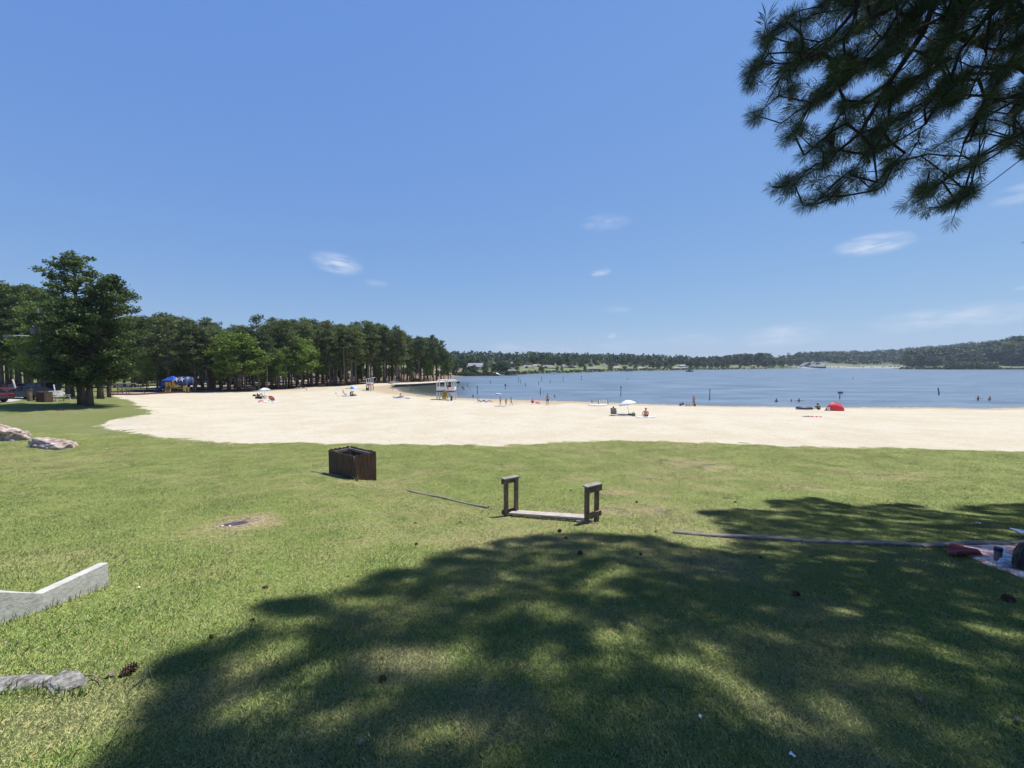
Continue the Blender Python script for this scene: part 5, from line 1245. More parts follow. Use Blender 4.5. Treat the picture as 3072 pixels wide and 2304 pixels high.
POSES = {
 'stand': pose(), 
 'walk': pose(ankleR=(.09,.28,.10), kneeR=(.10,.22,.50), toeR=(.1,.43,.06), ankleL=(-.09,-.30,.16), kneeL=(-.1,.0,.49), toeL=(-.1,-.17,.04), elbowR=(.26,-.12,1.15), wristR=(.27,-.02,.95), elbowL=(-.25,.08,1.14), wristL=(-.25,.24,1.0)),
 'hipshot': pose(elbowR=(.34,-.08,1.18), wristR=(.17,.06,1.06), elbowL=(-.36,-.06,1.18), wristL=(-.2,.08,1.2)),
 'bent': pose(pelvis=(0,-.12,.90), waist=(0,-.06,1.03), chest=(0,.12,1.2), neck=(0,.24,1.33), head=(0,.32,1.42), top=(0,.37,1.5), shoulder=(.17,.16,1.28), elbow=(.26,.2,1.02), wrist=(.2,.34,.82), hip=(.1,-.12,.85)),
 'arms': pose(elbow=(.42,.02,1.32), wrist=(.62,.1,1.30)),
 'phone': pose(elbowR=(.26,.02,1.15), wristR=(.1,.26,1.28), elbowL=(-.26,.02,1.15), wristL=(-.06,.26,1.26)),
 # sitting on the ground, legs in front, leaning back on one hand
 'sit': pose(pelvis=(0,0,.10), waist=(0,.0,.24), chest=(0,.05,.44), neck=(0,.1,.60), head=(.01,.18,.72), top=(.01,.23,.81), shoulder=(.18,.06,.54), elbowL=(-.30,-.02,.30), wristL=(-.34,-.03,.06), elbowR=(.28,.18,.34), wristR=(.2,.42,.34), hip=(.1,.06,.10), kneeR=(.24,.44,.34), ankleR=(.1,.62,.07), toeR=(.1,.80,.06), kneeL=(-.1,.46,.28), ankleL=(-.02,.78,.07), toeL=(-.02,.95,.08)),
 'hug': pose(pelvis=(0,0,.10), waist=(0,.02,.24), chest=(0,.07,.42), neck=(0,.14,.56), head=(0,.2,.67), top=(0,.23,.77), shoulder=(.18,.08,.51), elbow=(.25,.26,.36), wrist=(.08,.42,.36), hip=(.1,.06,.10), knee=(.14,.36,.44), ankle=(.12,.5,.07), toe=(.12,.66,.04)),
 # in a low chair, legs out
 'chair': pose(pelvis=(0,0,.24), waist=(0,-.1,.36), chest=(0,-.22,.54), neck=(0,-.3,.70), head=(0,-.31,.82), top=(0,-.29,.92), shoulder=(.18,-.24,.64), elbow=(.27,-.1,.42), wrist=(.24,.14,.42), hip=(.1,.05,.24), knee=(.13,.42,.46), ankle=(.12,.62,.09), toe=(.12,.78,.1)),
 'lie': pose(pelvis=(0,0,.11), waist=(0,-.15,.12), chest=(0,-.35,.14), neck=(0,-.53,.16), head=(0,-.67,.17), top=(0,-.78,.17), shoulder=(.17,-.46,.14), elbow=(.28,-.25,.10), wrist=(.3,.0,.08), hip=(.09,.05,.11), kneeR=(.11,.42,.30), ankleR=(.11,.74,.07), toeR=(.12,.86,.05), kneeL=(-.1,.45,.12), ankleL=(-.1,.86,.08), toeL=(-.12,.9,.2)),
 'prone_up': pose(pelvis=(0,0,.12), waist=(0,-.14,.18), chest=(0,-.3,.32), neck=(0,-.42,.42), head=(0,-.5,.52), top=(0,-.53,.62), shoulder=(.17,-.36,.36), elbow=(.22,-.4,.08), wrist=(.12,-.6,.06), hip=(.09,.06,.11), knee=(.1,.45,.08), ankle=(.1,.86,.1), toe=(.1,.98,.04)),
}
def body(t, P, sk, k=1.0, detail=False, female=False, stout=1.0):
    pts = []; rad = []; ed = []; ix = {}
    def add(n, p, r_, par=None):
        ix[n] = len(pts); pts.append(Vector(p)*k); rad.append(tuple(q*k for q in (r_ if isinstance(r_, tuple) else (r_, r_))))
        if par is not None: ed.append((ix[par], ix[n]))
    w = stout
    add('pelvis', P['pelvis'], (.145*w, .105*w)); add('waist', P['waist'], (.125*w, .095*w), 'pelvis'); add('chest', P['chest'], (.15*w, .105*w), 'waist'); add('neck', P['neck'], (.062, .06), 'chest')
    d = (P['top']-P['neck']).normalized(); base = P['neck'].lerp(P['head'], .45)
    add('jaw', base, (.058, .066), 'neck'); add('head', P['head'], (.080, .098), 'jaw'); add('crown', P['top'], (.058, .07), 'head')
    f = (P['head']-P['chest']).cross(P['shoulderR']-P['shoulderL']); f = -f.normalized() if f.length > 1e-6 else Vector((0, 1, 0))
    if f.y < 0 and abs(f.y) > .5: f = -f
    add('nose', P['head'].lerp(base, .35)+f*.108, .013, 'head')
    s = (P['shoulderR']-P['shoulderL']).normalized()
    for sd, q in (('R', s), ('L', -s)):
        add('ear'+sd, P['head']+q*.088, .016, 'head')
        add('shoulder'+sd, P['shoulder'+sd], .056, 'chest'); add('elbow'+sd, P['elbow'+sd], .040, 'shoulder'+sd); add('wrist'+sd, P['wrist'+sd], (.026, .024), 'elbow'+sd)
        a = (P['wrist'+sd]-P['elbow'+sd]).normalized(); palm = P['wrist'+sd]+a*.075; add('palm'+sd, palm, (.036, .018), 'wrist'+sd)
        side = a.cross(f); side = side.normalized() if side.length > .1 else s
        ln = (.078, .088, .084, .066)
        for j in range(4):
            o_ = side*((j-1.5)*.019); b = palm+a*.03+o_
            add('f%d%s' % (j, sd), b, .0095, 'palm'+sd); add('g%d%s' % (j, sd), b+a*ln[j]*.5+f*.008, .0085, 'f%d%s' % (j, sd)); add('h%d%s' % (j, sd), b+a*ln[j]*.92+f*.03, .007, 'g%d%s' % (j, sd))
        th = P['wrist'+sd]+a*.04-side*.034*(1 if sd == 'R' else -1); add('t0'+sd, th, .012, 'palm'+sd); add('t1'+sd, th+a*.045-side*.028*(1 if sd == 'R' else -1), .0095, 't0'+sd)
        add('hip'+sd, P['hip'+sd], .088*w, 'pelvis'); mid = P['hip'+sd].lerp(P['knee'+sd], .45); add('thigh'+sd, mid, .076*w, 'hip'+sd); add('knee'+sd, P['knee'+sd], .052, 'thigh'+sd)
        c_ = P['knee'+sd].lerp(P['ankle'+sd], .35); add('calf'+sd, c_, .053, 'knee'+sd); add('ankle'+sd, P['ankle'+sd], .032, 'calf'+sd); add('toe'+sd, P['toe'+sd], (.038, .024), 'ankle'+sd)
    skin_obj('body', pts, ed, rad, 0, sk, t)
    em = MB()
    for q in (1, -1): em.ball(tuple((P['head']+f*.09+s*.033*q-d*.006)*k), .011*k, 6)
    em.build('eyes', M['eye'], t)
    return f, s, d
def garment(t, P, kind, m_, k=1.0, w=1.0):
    pts = []; rad = []; ed = []
    def A(p, r_, par=None):
        pts.append(Vector(p)*k); rad.append(tuple(q*k for q in (r_ if isinstance(r_, tuple) else (r_, r_))))
        if par is not None: ed.append((par, len(pts)-1))
        return len(pts)-1
    if kind in ('shorts', 'trunks'):
        a = A(P['pelvis'], (.160*w, .122*w)); b = A(P['pelvis'].lerp(P['waist'], .55), (.142*w, .112*w), a); L_ = .82 if kind == 'shorts' else .5
        for sd in 'RL': h = A(P['hip'+sd], .104*w, a); A(P['hip'+sd].lerp(P['knee'+sd], L_), .09*w if kind == 'shorts' else .094*w, h)
    elif kind == 'swimsuit':
        a = A(P['pelvis'], (.158*w, .12*w)); b = A(P['waist'], (.137*w, .108*w), a); c = A(P['chest'], (.162*w, .122*w), b)
        for sd in 'RL': A(P['hip'+sd]+Vector((0, 0, .01)), .095*w, a)
    elif kind == 'bikini':
        a = A(P['pelvis'], (.158*w, .12*w)); A(P['pelvis'].lerp(P['waist'], .3), (.15*w, .112*w), a)
        for sd in 'RL': A(P['hip'+sd]+Vector((0, 0, .01)), .094*w, a)
    elif kind == 'shirt':
        a = A(P['pelvis'].lerp(P['waist'], .3), (.165*w, .125*w)); b = A(P['waist'], (.145*w, .115*w), a); c = A(P['chest'], (.168*w, .124*w), b); n = A(P['neck'].lerp(P['chest'], .25), (.08, .075), c)
        for sd in 'RL': s_ = A(P['shoulder'+sd], .07, c); A(P['shoulder'+sd].lerp(P['elbow'+sd], .6), .056, s_)
    skin_obj({'trunks': 'swim_trunks', 'bikini': 'bikini_bottom'}.get(kind, kind), pts, ed, rad, 0, m_, t)
def hair(t, P, f, s, d, m_, k=1.0, style='short'):
    h = P['head']; m = MB(); c = h+d*.035-f*.014; R_ = .104 if style != 'bun' else .108
    M3 = Matrix((s, f, d)).transposed(); vs = []; fs = []; nn, rr = 12, 7
    for i in range(rr+1):
        th = math.pi*.5*i/rr*1.15
        for j in range(nn):
            a = 6.2832*j/nn; lx, ly = math.cos(a), math.sin(a); drop = 1 if ly < .3 else .62
            q = Vector((math.sin(th*drop)*lx*.086, math.sin(th*drop)*ly*.108, math.cos(th*drop)*R_)); vs.append((c+M3 @ (q*(1+.05*math.sin(j*3+i*2))))*k)
    for i in range(rr):
        for j in range(nn): fs.append([i*nn+j, i*nn+(j+1) % nn, (i+1)*nn+(j+1) % nn, (i+1)*nn+j])
    m.add(vs, fs, True)
    if style == 'long':
        m.tube([(h-f*.06)*k, (h-f*.095-d*.1)*k, (h-f*.10-d*.24)*k, (h-f*.09-d*.34)*k], [.075*k, .07*k, .055*k, .02*k], 9)
    if style == 'afro': m.ball(tuple((h+d*.07-f*.02)*k), .135*k, 12)
    if style == 'bun': m.ball(tuple((h+d*.12-f*.05)*k), .05*k, 9)
    if style == 'pony': m.tube([(h-f*.1+d*.05)*k, (h-f*.15-d*.05)*k, (h-f*.13-d*.2)*k], [.03*k, .035*k, .012*k], 7)
    if style == 'cap': m.tube([(h+d*.06+f*.06)*k, (h+d*.05+f*.17)*k], [.06*k, .045*k], 8)
    m.build('cap' if style == 'cap' else 'hair', m_, t)
def person(label, loc, face, ps, sk, hr, style, wear, k=1.0, stout=1.0, group=None):
    """face: heading in degrees, 0 looks away from the camera (+Y), 180 towards it, 90 to the left"""
    t = thing('person', label, 'person', loc, R(face), group); P = POSES[ps] if isinstance(ps, str) else ps
    f, s, d = body(t, P, M[sk], k, stout=stout); hair(t, P, f, s, d, M[hr], k, style)
    for kind, m_ in wear: garment(t, P, kind, M[m_], k, stout)
    return t
def scl(px, pb, pt, b): return (pb-pt)/F*b.y/1.74
def on_beach(px, py): return G(px, py)
def water_at(px, py): return G(px, py, level=0)
def stander(label, px, pb, pt, face, ps, *a, **kw): b = on_beach(px, pb); return person(label, b, face, ps, *a, k=scl(px, pb, pt, b), **kw)
def wader(label, px, pb, pt, face, ps, *a, **kw):
    """pb: waterline on the body, pt: top of the head"""
    b = water_at(px, pb); above = (pb-pt)/F*b.y; k = kw.pop('k', 1.0); return person(label, (b.x, b.y, above-1.74*k if ps not in ('sit', 'hug') else above-.84*k), face, ps, *a, k=k, **kw)

stander('bare-chested man in dark knee-length shorts standing at the water, facing the lake', 1642.5, 1216, 1180, 8, 'stand', 'skin_tan', 'hair_dark', 'short', [('shorts', 'black')])
stander('adult in a tan swimsuit standing left of two children on the sand', 1501, 1217, 1189, -25, 'phone', 'skin_light', 'hair_brown', 'short', [('swimsuit', 'wood_cap')], stout=1.12)
stander('child with long dark hair standing in the middle beside the adult', 1518, 1217, 1194.5, 10, 'stand', 'skin_tan', 'hair_dark', 'long', [('bikini', 'coral')])
stander('child with bushy dark hair striding at the right of the group of three', 1533.5, 1217, 1193, -60, 'walk', 'skin_tan', 'hair_dark', 'afro', [('bikini', 'pink_cloth')])
person('person in a red top sitting on a towel near the water, back turned', on_beach(1599, 1210.5), 15, 'hug', M and 'skin_red', 'hair_red', 'short', [('shirt', 'coral')], k=.98)
b = on_beach(1937, 1251); SITMAN = b
person('broad bare-backed man sitting on a towel right of the white parasol', b, -18, 'sit', 'skin_red', 'hair_dark', 'short', [('trunks', 'black')], k=1.06, stout=1.16)
b = on_beach(1841, 1246); CH = b
person('person lounging in the grey beach chair left of the white parasol', b+Vector((0, 0, .0)), -22, 'chair', 'skin_light', 'hair_dark', 'cap', [('trunks', 'navy'), ('shirt', 'grey_fabric')], k=1.0)
person('person in grey shirt and cap sitting on sand between ring float and red tent', on_beach(2458, 1229.5), 12, 'hug', 'skin_deep', 'hair_dark', 'cap', [('shirt', 'green_cloth'), ('trunks', 'black')], k=1.0, stout=1.05)
stander('parent in pale trousers bending over the children at the waterline', 2081, 1218.5, 1187, 5, 'hipshot', 'skin_red', 'hair_dark', 'short', [('shorts', 'wood_cap'), ('shirt', 'pink_cloth')])
for (px, pb, lb, sk, kk) in ((2042.5,1218,'small dark-haired child farthest left of the row sitting in the shallows','skin_deep',.62),(2049.5,1216,'small child in blue second from the left in the shallows','skin_deep',.66),(2062,1218.5,'small child in a white shirt sitting just left of the bending parent','skin_light',.66),
        (2071,1219,'small child in white at the feet of the bending parent','skin_light',.62),(2086,1219,'small dark-clad child sitting right behind the bending parent','skin_tan',.68)):
    person(lb, on_beach(px, pb), 10, 'hug', sk, 'hair_dark', 'short', [('shirt', 'white_cloth' if 'white' in lb else 'blue_cloth' if 'blue' in lb else 'black')], k=kk, group='children in the shallows')
wader('swimmer standing chest-deep left of a low head in the water', 2329, 1206, 1195, 180, 'stand', 'skin_deep', 'hair_dark', 'short', [])
wader('low head of a swimmer between two others', 2374, 1205, 1198, 180, 'stand', 'skin_tan', 'hair_dark', 'short', [])
wader('swimmer with raised bent arms at the right of the group of three', 2397, 1206, 1195, 175, 'arms', 'skin_deep', 'hair_dark', 'short', [])
wader('swimmer with arms spread in dark trunks, left of the far right pair', 2934, 1201, 1188.5, 178, 'arms', 'skin_deep', 'hair_dark', 'short', [])
wader('swimmer at the far right of the picture, shoulders above the water', 2969, 1201.5, 1189, 182, 'hipshot', 'skin_tan', 'hair_dark', 'short', [])
wader('child standing knee-deep right of the big lifeguard tower', 1419, 1193, 1182, 40, 'walk', 'skin_tan', 'hair_dark', 'pony', [('bikini', 'black')], k=.72)
wader('dark head of a swimmer right of the standing man', 1664, 1191.5, 1185, 20, 'stand', 'skin_deep', 'hair_dark', 'short', [])
wader('taller figure of the pair wading right of the big lifeguard tower', 1391.5, 1168, 1157, 30, 'bent', 'skin_deep', 'hair_dark', 'short', [('trunks', 'navy')], k=.95)
wader('shorter figure of the pair wading right of the big lifeguard tower', 1387, 1165, 1157.5, 0, 'stand', 'skin_deep', 'hair_dark', 'short', [], k=.8)
wader('small head of a swimmer left of the wading pair', 1372.5, 1160.5, 1157, 10, 'stand', 'skin_deep', 'hair_dark', 'short', [], k=.8)
wader('small head of a swimmer right of the wading pair', 1408, 1165.5, 1162.5, 10, 'stand', 'skin_deep', 'hair_dark', 'short', [], k=.8)
wader('swimmer beside the signed post left of centre', 1524, 1157.5, 1154.8, 80, 'arms', 'skin_deep', 'hair_dark', 'short', [], k=.9)
wader('head of a bather close to the shore left of the striped lounger', 1776.5, 1210, 1202, 10, 'hug', 'skin_tan', 'hair_dark', 'long', [('swimsuit', 'black')], k=.9)
wader('child wading in the cove with a splash around the legs', 1233, 1173.5, 1164, -60, 'walk', 'skin_deep', 'hair_dark', 'short', [('trunks', 'navy')], k=.85)
person('left one of two people sitting on the sea wall edge at the cove', on_beach(1217, 1163), -70, 'hug', 'skin_deep', 'hair_dark', 'long', [('swimsuit', 'black')], k=1.08)
person('right one of two people sitting on the sea wall edge at the cove', on_beach(1223, 1162.5), -80, 'hug', 'skin_deep', 'hair_dark', 'short', [('shirt', 'navy')], k=1.12)
stander('small child standing alone on the sand near the edge of the wood', 919, 1172.5, 1164, 20, 'stand', 'skin_deep', 'hair_dark', 'short', [('trunks', 'navy')])
person('left person of the couple under the rainbow parasol', on_beach(1051, 1189), -75, 'sit', 'skin_deep', 'hair_dark', 'long', [('swimsuit', 'navy')], k=1.05)
person('right person of the couple under the rainbow parasol', on_beach(1056, 1188.5), -72, 'sit', 'skin_tan', 'hair_dark', 'short', [('trunks', 'grey_fabric')], k=1.05)
person('person lying knees up on a towel between the small tower and the cove', on_beach(1193, 1194), -80, 'lie', 'skin_tan', 'hair_dark', 'short', [('trunks', 'navy')], k=1.0)
person('person propped on elbows beside the knees-up sunbather near the cove', on_beach(1200, 1193), -85, 'sit', 'skin_tan', 'hair_brown', 'short', [('trunks', 'black')], k=.95)
person('sunbather lying with raised knees right of the blue towel heap', on_beach(1462, 1206), -78, 'lie', 'skin_light', 'hair_dark', 'long', [('bikini', 'black')], k=1.0)
person('bather reading on the blue and black towel heap right of the big tower', on_beach(1442, 1206), -80, 'prone_up', 'skin_tan', 'hair_dark', 'short', [('trunks', 'blue_cloth')], k=1.0)
stander('person in dark red walking past the trees by the swing set', 324, 1185.5, 1164, 70, 'walk', 'skin_deep', 'hair_dark', 'short', [('shirt', 'red_cloth'), ('shorts', 'black')])
for (px, dy, lb, m_) in ((996,3,'person in purple standing under the trees beside the brown bin','pink_cloth'),(1006,4,'person in dark blue standing under the trees','blue_cloth'),(839,6,'person in a pale shirt under the trees behind the light blue parasol','white_cloth')):
    b = AT(px, edge_depth(px)+dy); person(lb, b, 30, 'stand', 'skin_deep', 'hair_dark', 'short', [('shirt', m_), ('shorts', 'black')], k=.98)

# ------------------------------------------------------------------ things on the beach
def towel(px, py, w, l, rz, m_, label, lump=.02, name='towel'):
    w *= .75; l *= .8
    b = on_beach(px, py); m = MB(); vs = []; n1, n2 = 9, 7
    for i in range(n1):
        for j in range(n2):
            x, y = (i/(n1-1)-.5)*l, (j/(n2-1)-.5)*w; c, s = math.cos(rz), math.sin(rz); X_, Y_ = x*c-y*s, x*s+y*c
            vs.append((X_, Y_, Z(b.x+X_, b.y+Y_)-b.z+.03+lump*math.sin(i*1.9+py)*math.cos(j*1.7+px)))
    m.add(vs, [[i*n2+j, i*n2+j+1, (i+1)*n2+j+1, (i+1)*n2+j] for i in range(n1-1) for j in range(n2-1)], True)
    o = m.build(name, M[m_], None, b); sm_ = o.modifiers.new('thick', 'SOLIDIFY'); sm_.thickness = .015; return tag(o, label, 'towel')
towel(1936, 1252, 1.1, 2.2, .05, 'white_cloth', 'white towel under the bare-backed man')
towel(1600, 1211.5, 1.0, 2.2, .1, 'white_cloth', 'white towel under the person in the red top')
towel(1198, 1195.5, 1.1, 2.4, .1, 'lightblue_cloth', 'pale towel under the two sunbathers near the cove')
towel(1057, 1190.5, 1.3, 3.2, 0, 'white_cloth', 'white sheet under the couple by the rainbow parasol')
towel(1449, 1207, 1.2, 3.0, .05, 'lightblue_cloth', 'pale blue towel under the two sunbathers right of the big tower', .05)
towel(1500, 1219, .9, 2.0, .2, 'grey_fabric', 'thin grey sheet on the sand at the feet of the adult and children')  # flat grey sheet just in front of the group
towel(805, 1207.5, 1.1, 3.4, -.1, 'white_cloth', 'pale mat spread under the red-rimmed chair', .05)
towel(1020, 1186, .8, 1.5, .1, 'white_cloth', 'white board-like mat left of the rainbow parasol', .0)
towel(2422, 1250, .6, 1.1, .3, 'grey_fabric', 'crumpled grey towel left of the pink one on the open sand', .07)
towel(2444, 1250.5, .7, 1.2, -.1, 'pink_cloth', 'crumpled pink towel on the open sand in front of the ring float', .09)
def umbrella(px, py, tiltx, tilty, h, r_, mats, label, n=8, sag=.22):
    b = on_beach(px, py); t = thing('beach_umbrella', label, 'parasol', b); top = Vector((tiltx, tilty, h))
    m = MB(); m.tube([(0, 0, -.25), top], .017, 8); m.build('pole', M['metal'], t)
    ax = top.normalized(); u = ax.cross(Vector((0, 1, 0))).normalized(); v = ax.cross(u); m = MB(); c0 = top+ax*.02
    rings = 5; vs = [c0]; per = n*3
    for i in range(1, rings+1):
        f = i/rings
        for j in range(per):
            a = 6.2832*j/per; k = 1-.05*f*abs(math.sin(a*n/2)); vs.append(c0+(u*math.cos(a)+v*math.sin(a))*r_*f*k-ax*(sag*2.0*(f**1.7)*(1+.05*abs(math.sin(a*n/2)))))
    for j in range(per): m.m = (j//3) % len(mats); m.add([], []); m.f.append([0, 1+j, 1+(j+1) % per]); m.mi.append(m.m); m.sm.append(True)
    for i in range(1, rings):
        for j in range(per):
            a0 = 1+(i-1)*per; a1 = 1+i*per; m.f.append([a0+j, a1+j, a1+(j+1) % per, a0+(j+1) % per]); m.mi.append((j//3) % len(mats)); m.sm.append(True)
    m.v = [tuple(p) for p in vs]; o = m.build('canopy', [M[q] for q in mats], t); so = o.modifiers.new('thick', 'SOLIDIFY'); so.thickness = .008
    m = MB(); m.tube([c0, c0+ax*.07], [.014, .006], 6); m.build('finial', M['white_paint'], t)
    for j in range(n): m = MB(); a = 6.2832*j/n; p = [c0+(u*math.cos(a)+v*math.sin(a))*r_*f-ax*(sag*2*(f**1.7)+.012) for f in (.05, .35, .7, .98)]; m.tube(p, .005, 4); m.build('rib', M['metal'], t)
    return t
b = on_beach(1888, 1243); umbrella(1888, 1243, -.30, .1, 1.5, .95, ['white_cloth'], 'white parasol tilted over the beach chair nearest the viewer')
umbrella(795, 1189, -.12, 0, 1.5, 1.02, ['lightblue_cloth', 'lightblue_cloth', 'white_cloth'], 'light blue parasol over dark chairs at the left of the beach')
umbrella(1056, 1188, .0, 0, 1.75, 1.2, ['teal_cloth', 'lime_cloth', 'blue_cloth', 'lightblue_cloth'], 'blue, green and teal striped parasol in front of the wood', sag=.2)
def beach_chair(loc, rz, fm, label, k=1.0):
    t = thing('beach_chair', label, 'beach chair', loc, R(rz))
    m = MB(); m.box((0, .06, .17*k), (.5*k, .46*k, .02), (.08, 0, 0)); m.build('seat', M[fm], t)
    m = MB(); vs = []
    for i in range(6): f = i/5; y = -.16-.26*f; z = .17+.60*f; vs += [(-.26*k, y*k, z*k), (0, (y-.03)*k, z*k), (.26*k, y*k, z*k)]
    m.add(vs, [[i*3+j, i*3+j+1, (i+1)*3+j+1, (i+1)*3+j] for i in range(5) for j in range(2)], True); o = m.build('backrest', M[fm], t); q = o.modifiers.new('thick', 'SOLIDIFY'); q.thickness = .02
    m = MB(); m.box((0, -.47*k, .70*k), (.42*k, .07, .15*k), (-.4, 0, 0), bevel=.02); m.build('headrest', M[fm], t)
    m = MB()
    for x in (-.28, .28):
        m.tube([(x*k, -.44*k, .80*k), (x*k, -.12*k, .15*k), (x*k, .02, 0)], .012, 6); m.tube([(x*k, .32*k, .2*k), (x*k, -.2*k, .0)], .012, 6); m.tube([(x*k, .32*k, .2*k), (x*k, .3*k, 0)], .012, 6)
    m.tube([(-.28*k, -.2*k, .0), (.28*k, -.2*k, 0)], .012, 6); m.build('frame', M['metal'], t)
    for x in (-.3, .3): m = MB(); m.box((x*k, .03, .40*k), (.05, .42*k, .025), bevel=.008); m.build('armrest', M['black'], t)
    return t
beach_chair(CH+Vector((0, -.06, 0)), -22, 'grey_fabric', 'grey reclining beach chair left of the white parasol', 1.05)
beach_chair(on_beach(785, 1195.5), -55, 'dark_fabric', 'left dark lounge chair under the light blue parasol', 1.2)
beach_chair(on_beach(795, 1196), -65, 'dark_fabric', 'right dark lounge chair under the light blue parasol', 1.15)
beach_chair(on_beach(1037, 1186), -75, 'navy', 'dark low chair left of the couple by the rainbow parasol', .95)
def round_chair():
    t = thing('folding_moon_chair', 'round red-rimmed folding chair right of the light blue parasol', 'chair', on_beach(813, 1205.5), R(-10)); m = MB(); n = 20
    ring = [(.42*math.cos(a), .12-.32*math.sin(a)*-1*-.8, .52+.36*math.sin(a)) for a in [6.2832*i/n for i in range(n+1)]]
    m.tube(ring, .03, 6, False); m.build('rim', M['red_cloth'], t)
    m = MB(); vs = [(0, .22, .38)]+[tuple(p) for p in ring[:-1]]; m.add(vs, [[0, 1+i, 1+(i+1) % n] for i in range(n)], True); o = m.build('seat', M['pink_cloth'], t); q = o.modifiers.new('t', 'SOLIDIFY'); q.thickness = .015
    for a, b_ in (((-.3, .1, .3), (-.32, -.25, 0)), ((.3, .1, .3), (.34, -.25, 0)), ((-.25, .2, .3), (-.2, .38, 0)), ((.25, .2, .3), (.2, .38, 0))): m = MB(); m.tube([a, b_], .022, 6); m.build('leg', M['wood_brown'], t)
round_chair()
def cooler(px, py, d, m_, lid, label, rz=0, name='cooler', cat='cooler'):
    b = on_beach(px, py); t = thing(name, label, cat, b, rz); m = MB(); m.box((0, 0, d[2]*.45), (d[0], d[1], d[2]*.9), taper=1.04, bevel=.015); m.build('body', M[m_], t)
    m = MB(); m.box((0, 0, d[2]*.93), (d[0]*1.06, d[1]*1.06, d[2]*.12), bevel=.015); m.build('lid', M[lid], t)
    m = MB(); m.tube([(-d[0]*.54, -d[1]*.2, d[2]*.7), (-d[0]*.6, 0, d[2]*.75), (-d[0]*.54, d[1]*.2, d[2]*.7)], .012, 6); m.build('handle', M['metal'], t)
    return t
cooler(763, 1188.5, (.42, .3, .3), 'black', 'dark_fabric', 'small black cooler standing apart left of the light blue parasol')
cooler(775, 1188.5, (.42, .32, .36), 'black', 'dark_fabric', 'black cooler behind the long dark bag at the light blue parasol')
cooler(776, 1196, (.85, .4, .36), 'dark_fabric', 'black', 'long dark bag in front of the black cooler', name='duffel_bag', cat='bag')
cooler(1345, 1202.5, (.5, .35, .32), 'white_paint', 'white_paint', 'white cooler beside the yellow ladder of the big tower')
cooler(1101.5, 1171.5, (.42, .42, .62), 'wood_dark', 'black', 'dark bin at the foot of the small lifeguard tower', name='litter_bin', cat='bin')
cooler(1354.5, 1202, (.26, .3, .75), 'black', 'black', 'black upright case under the right bay of the big tower', name='equipment_case', cat='case')
def soft_bag(px, py, d, m_, label, name='beach_bag', cat='bag', seed=1):
    b = on_beach(px, py); t = thing(name, label, cat, b); o = link('body', rock_mesh('body', d, seed, 3, .16, .02), M[m_], t)
    m = MB(); m.tube([(-d[0]*.25, 0, d[2]*.6), (-d[0]*.15, 0, d[2]*.98), (d[0]*.15, 0, d[2]*.98), (d[0]*.25, 0, d[2]*.6)], .012, 6); m.build('strap', M['dark_fabric'], t)
soft_bag(1900, 1248.5, (.42, .3, .5), 'green_cloth', 'grey-green pointed bag at the foot of the white parasol', seed=3)
soft_bag(1889, 1246.5, (.5, .35, .28), 'dark_fabric', 'low dark shape standing in for shade beside the pole of the white parasol', seed=4)  # dark body added for the parasol shade at the pole foot
soft_bag(1870, 1247.5, (1.5, .5, .12), 'grey_fabric', 'flat grey shape standing in for the parasol shade beside the chair', 'parasol_shade', 'shade stand-in', 5)  # flat grey body put where the parasol only shades the sand
soft_bag(1613, 1211, (.8, .5, .32), 'coral', 'red-orange bag right of the person in the red top', seed=6)
soft_bag(783, 1205, (.7, .5, .3), 'pink_cloth', 'pink bag at the left of the pale mat', seed=7)
soft_bag(1222, 1195.5, (1.0, .3, .12), 'dark_fabric', 'dark long bundle on the sand right of the cove sunbathers', 'bundle', 'bundle', 8)
soft_bag(1007.5, 1180, (.6, .3, .12), 'wood_brown', 'small brown lump of driftwood left of the rainbow parasol', 'driftwood', 'driftwood', 9)
def float_ring(loc, r_, th, m1, m2, label, rz=0):
    t = thing('swim_ring', label, 'swim ring', loc, rz); m = MB(); n = 28; m.tube([(r_*math.cos(6.2832*i/n), r_*.8*math.sin(6.2832*i/n), th) for i in range(n+1)], th, 10, False); m.build('tube', M[m1], t)
    m = MB(); m.tube([((r_+.01)*math.cos(6.2832*i/n), (r_+.01)*.8*math.sin(6.2832*i/n), th*.45) for i in range(n+1)], th*.85, 10, False); m.build('lower_band', M[m2], t)
    m = MB(); m.lathe([(.0001, th*.5), (r_*.8, th*.5)], n=20, sy=.8); m.build('floor', M['white_cloth'], t)
float_ring(on_beach(2413, 1228.5), .8, .17, 'navy', 'white_cloth', 'dark blue and white inflatable ring lying on the sand at the waterline')
float_ring(water_at(1495, 1184), .5, .12, 'white_cloth', 'lightblue_cloth', 'white swim ring drifting above the heads of the three bathers')
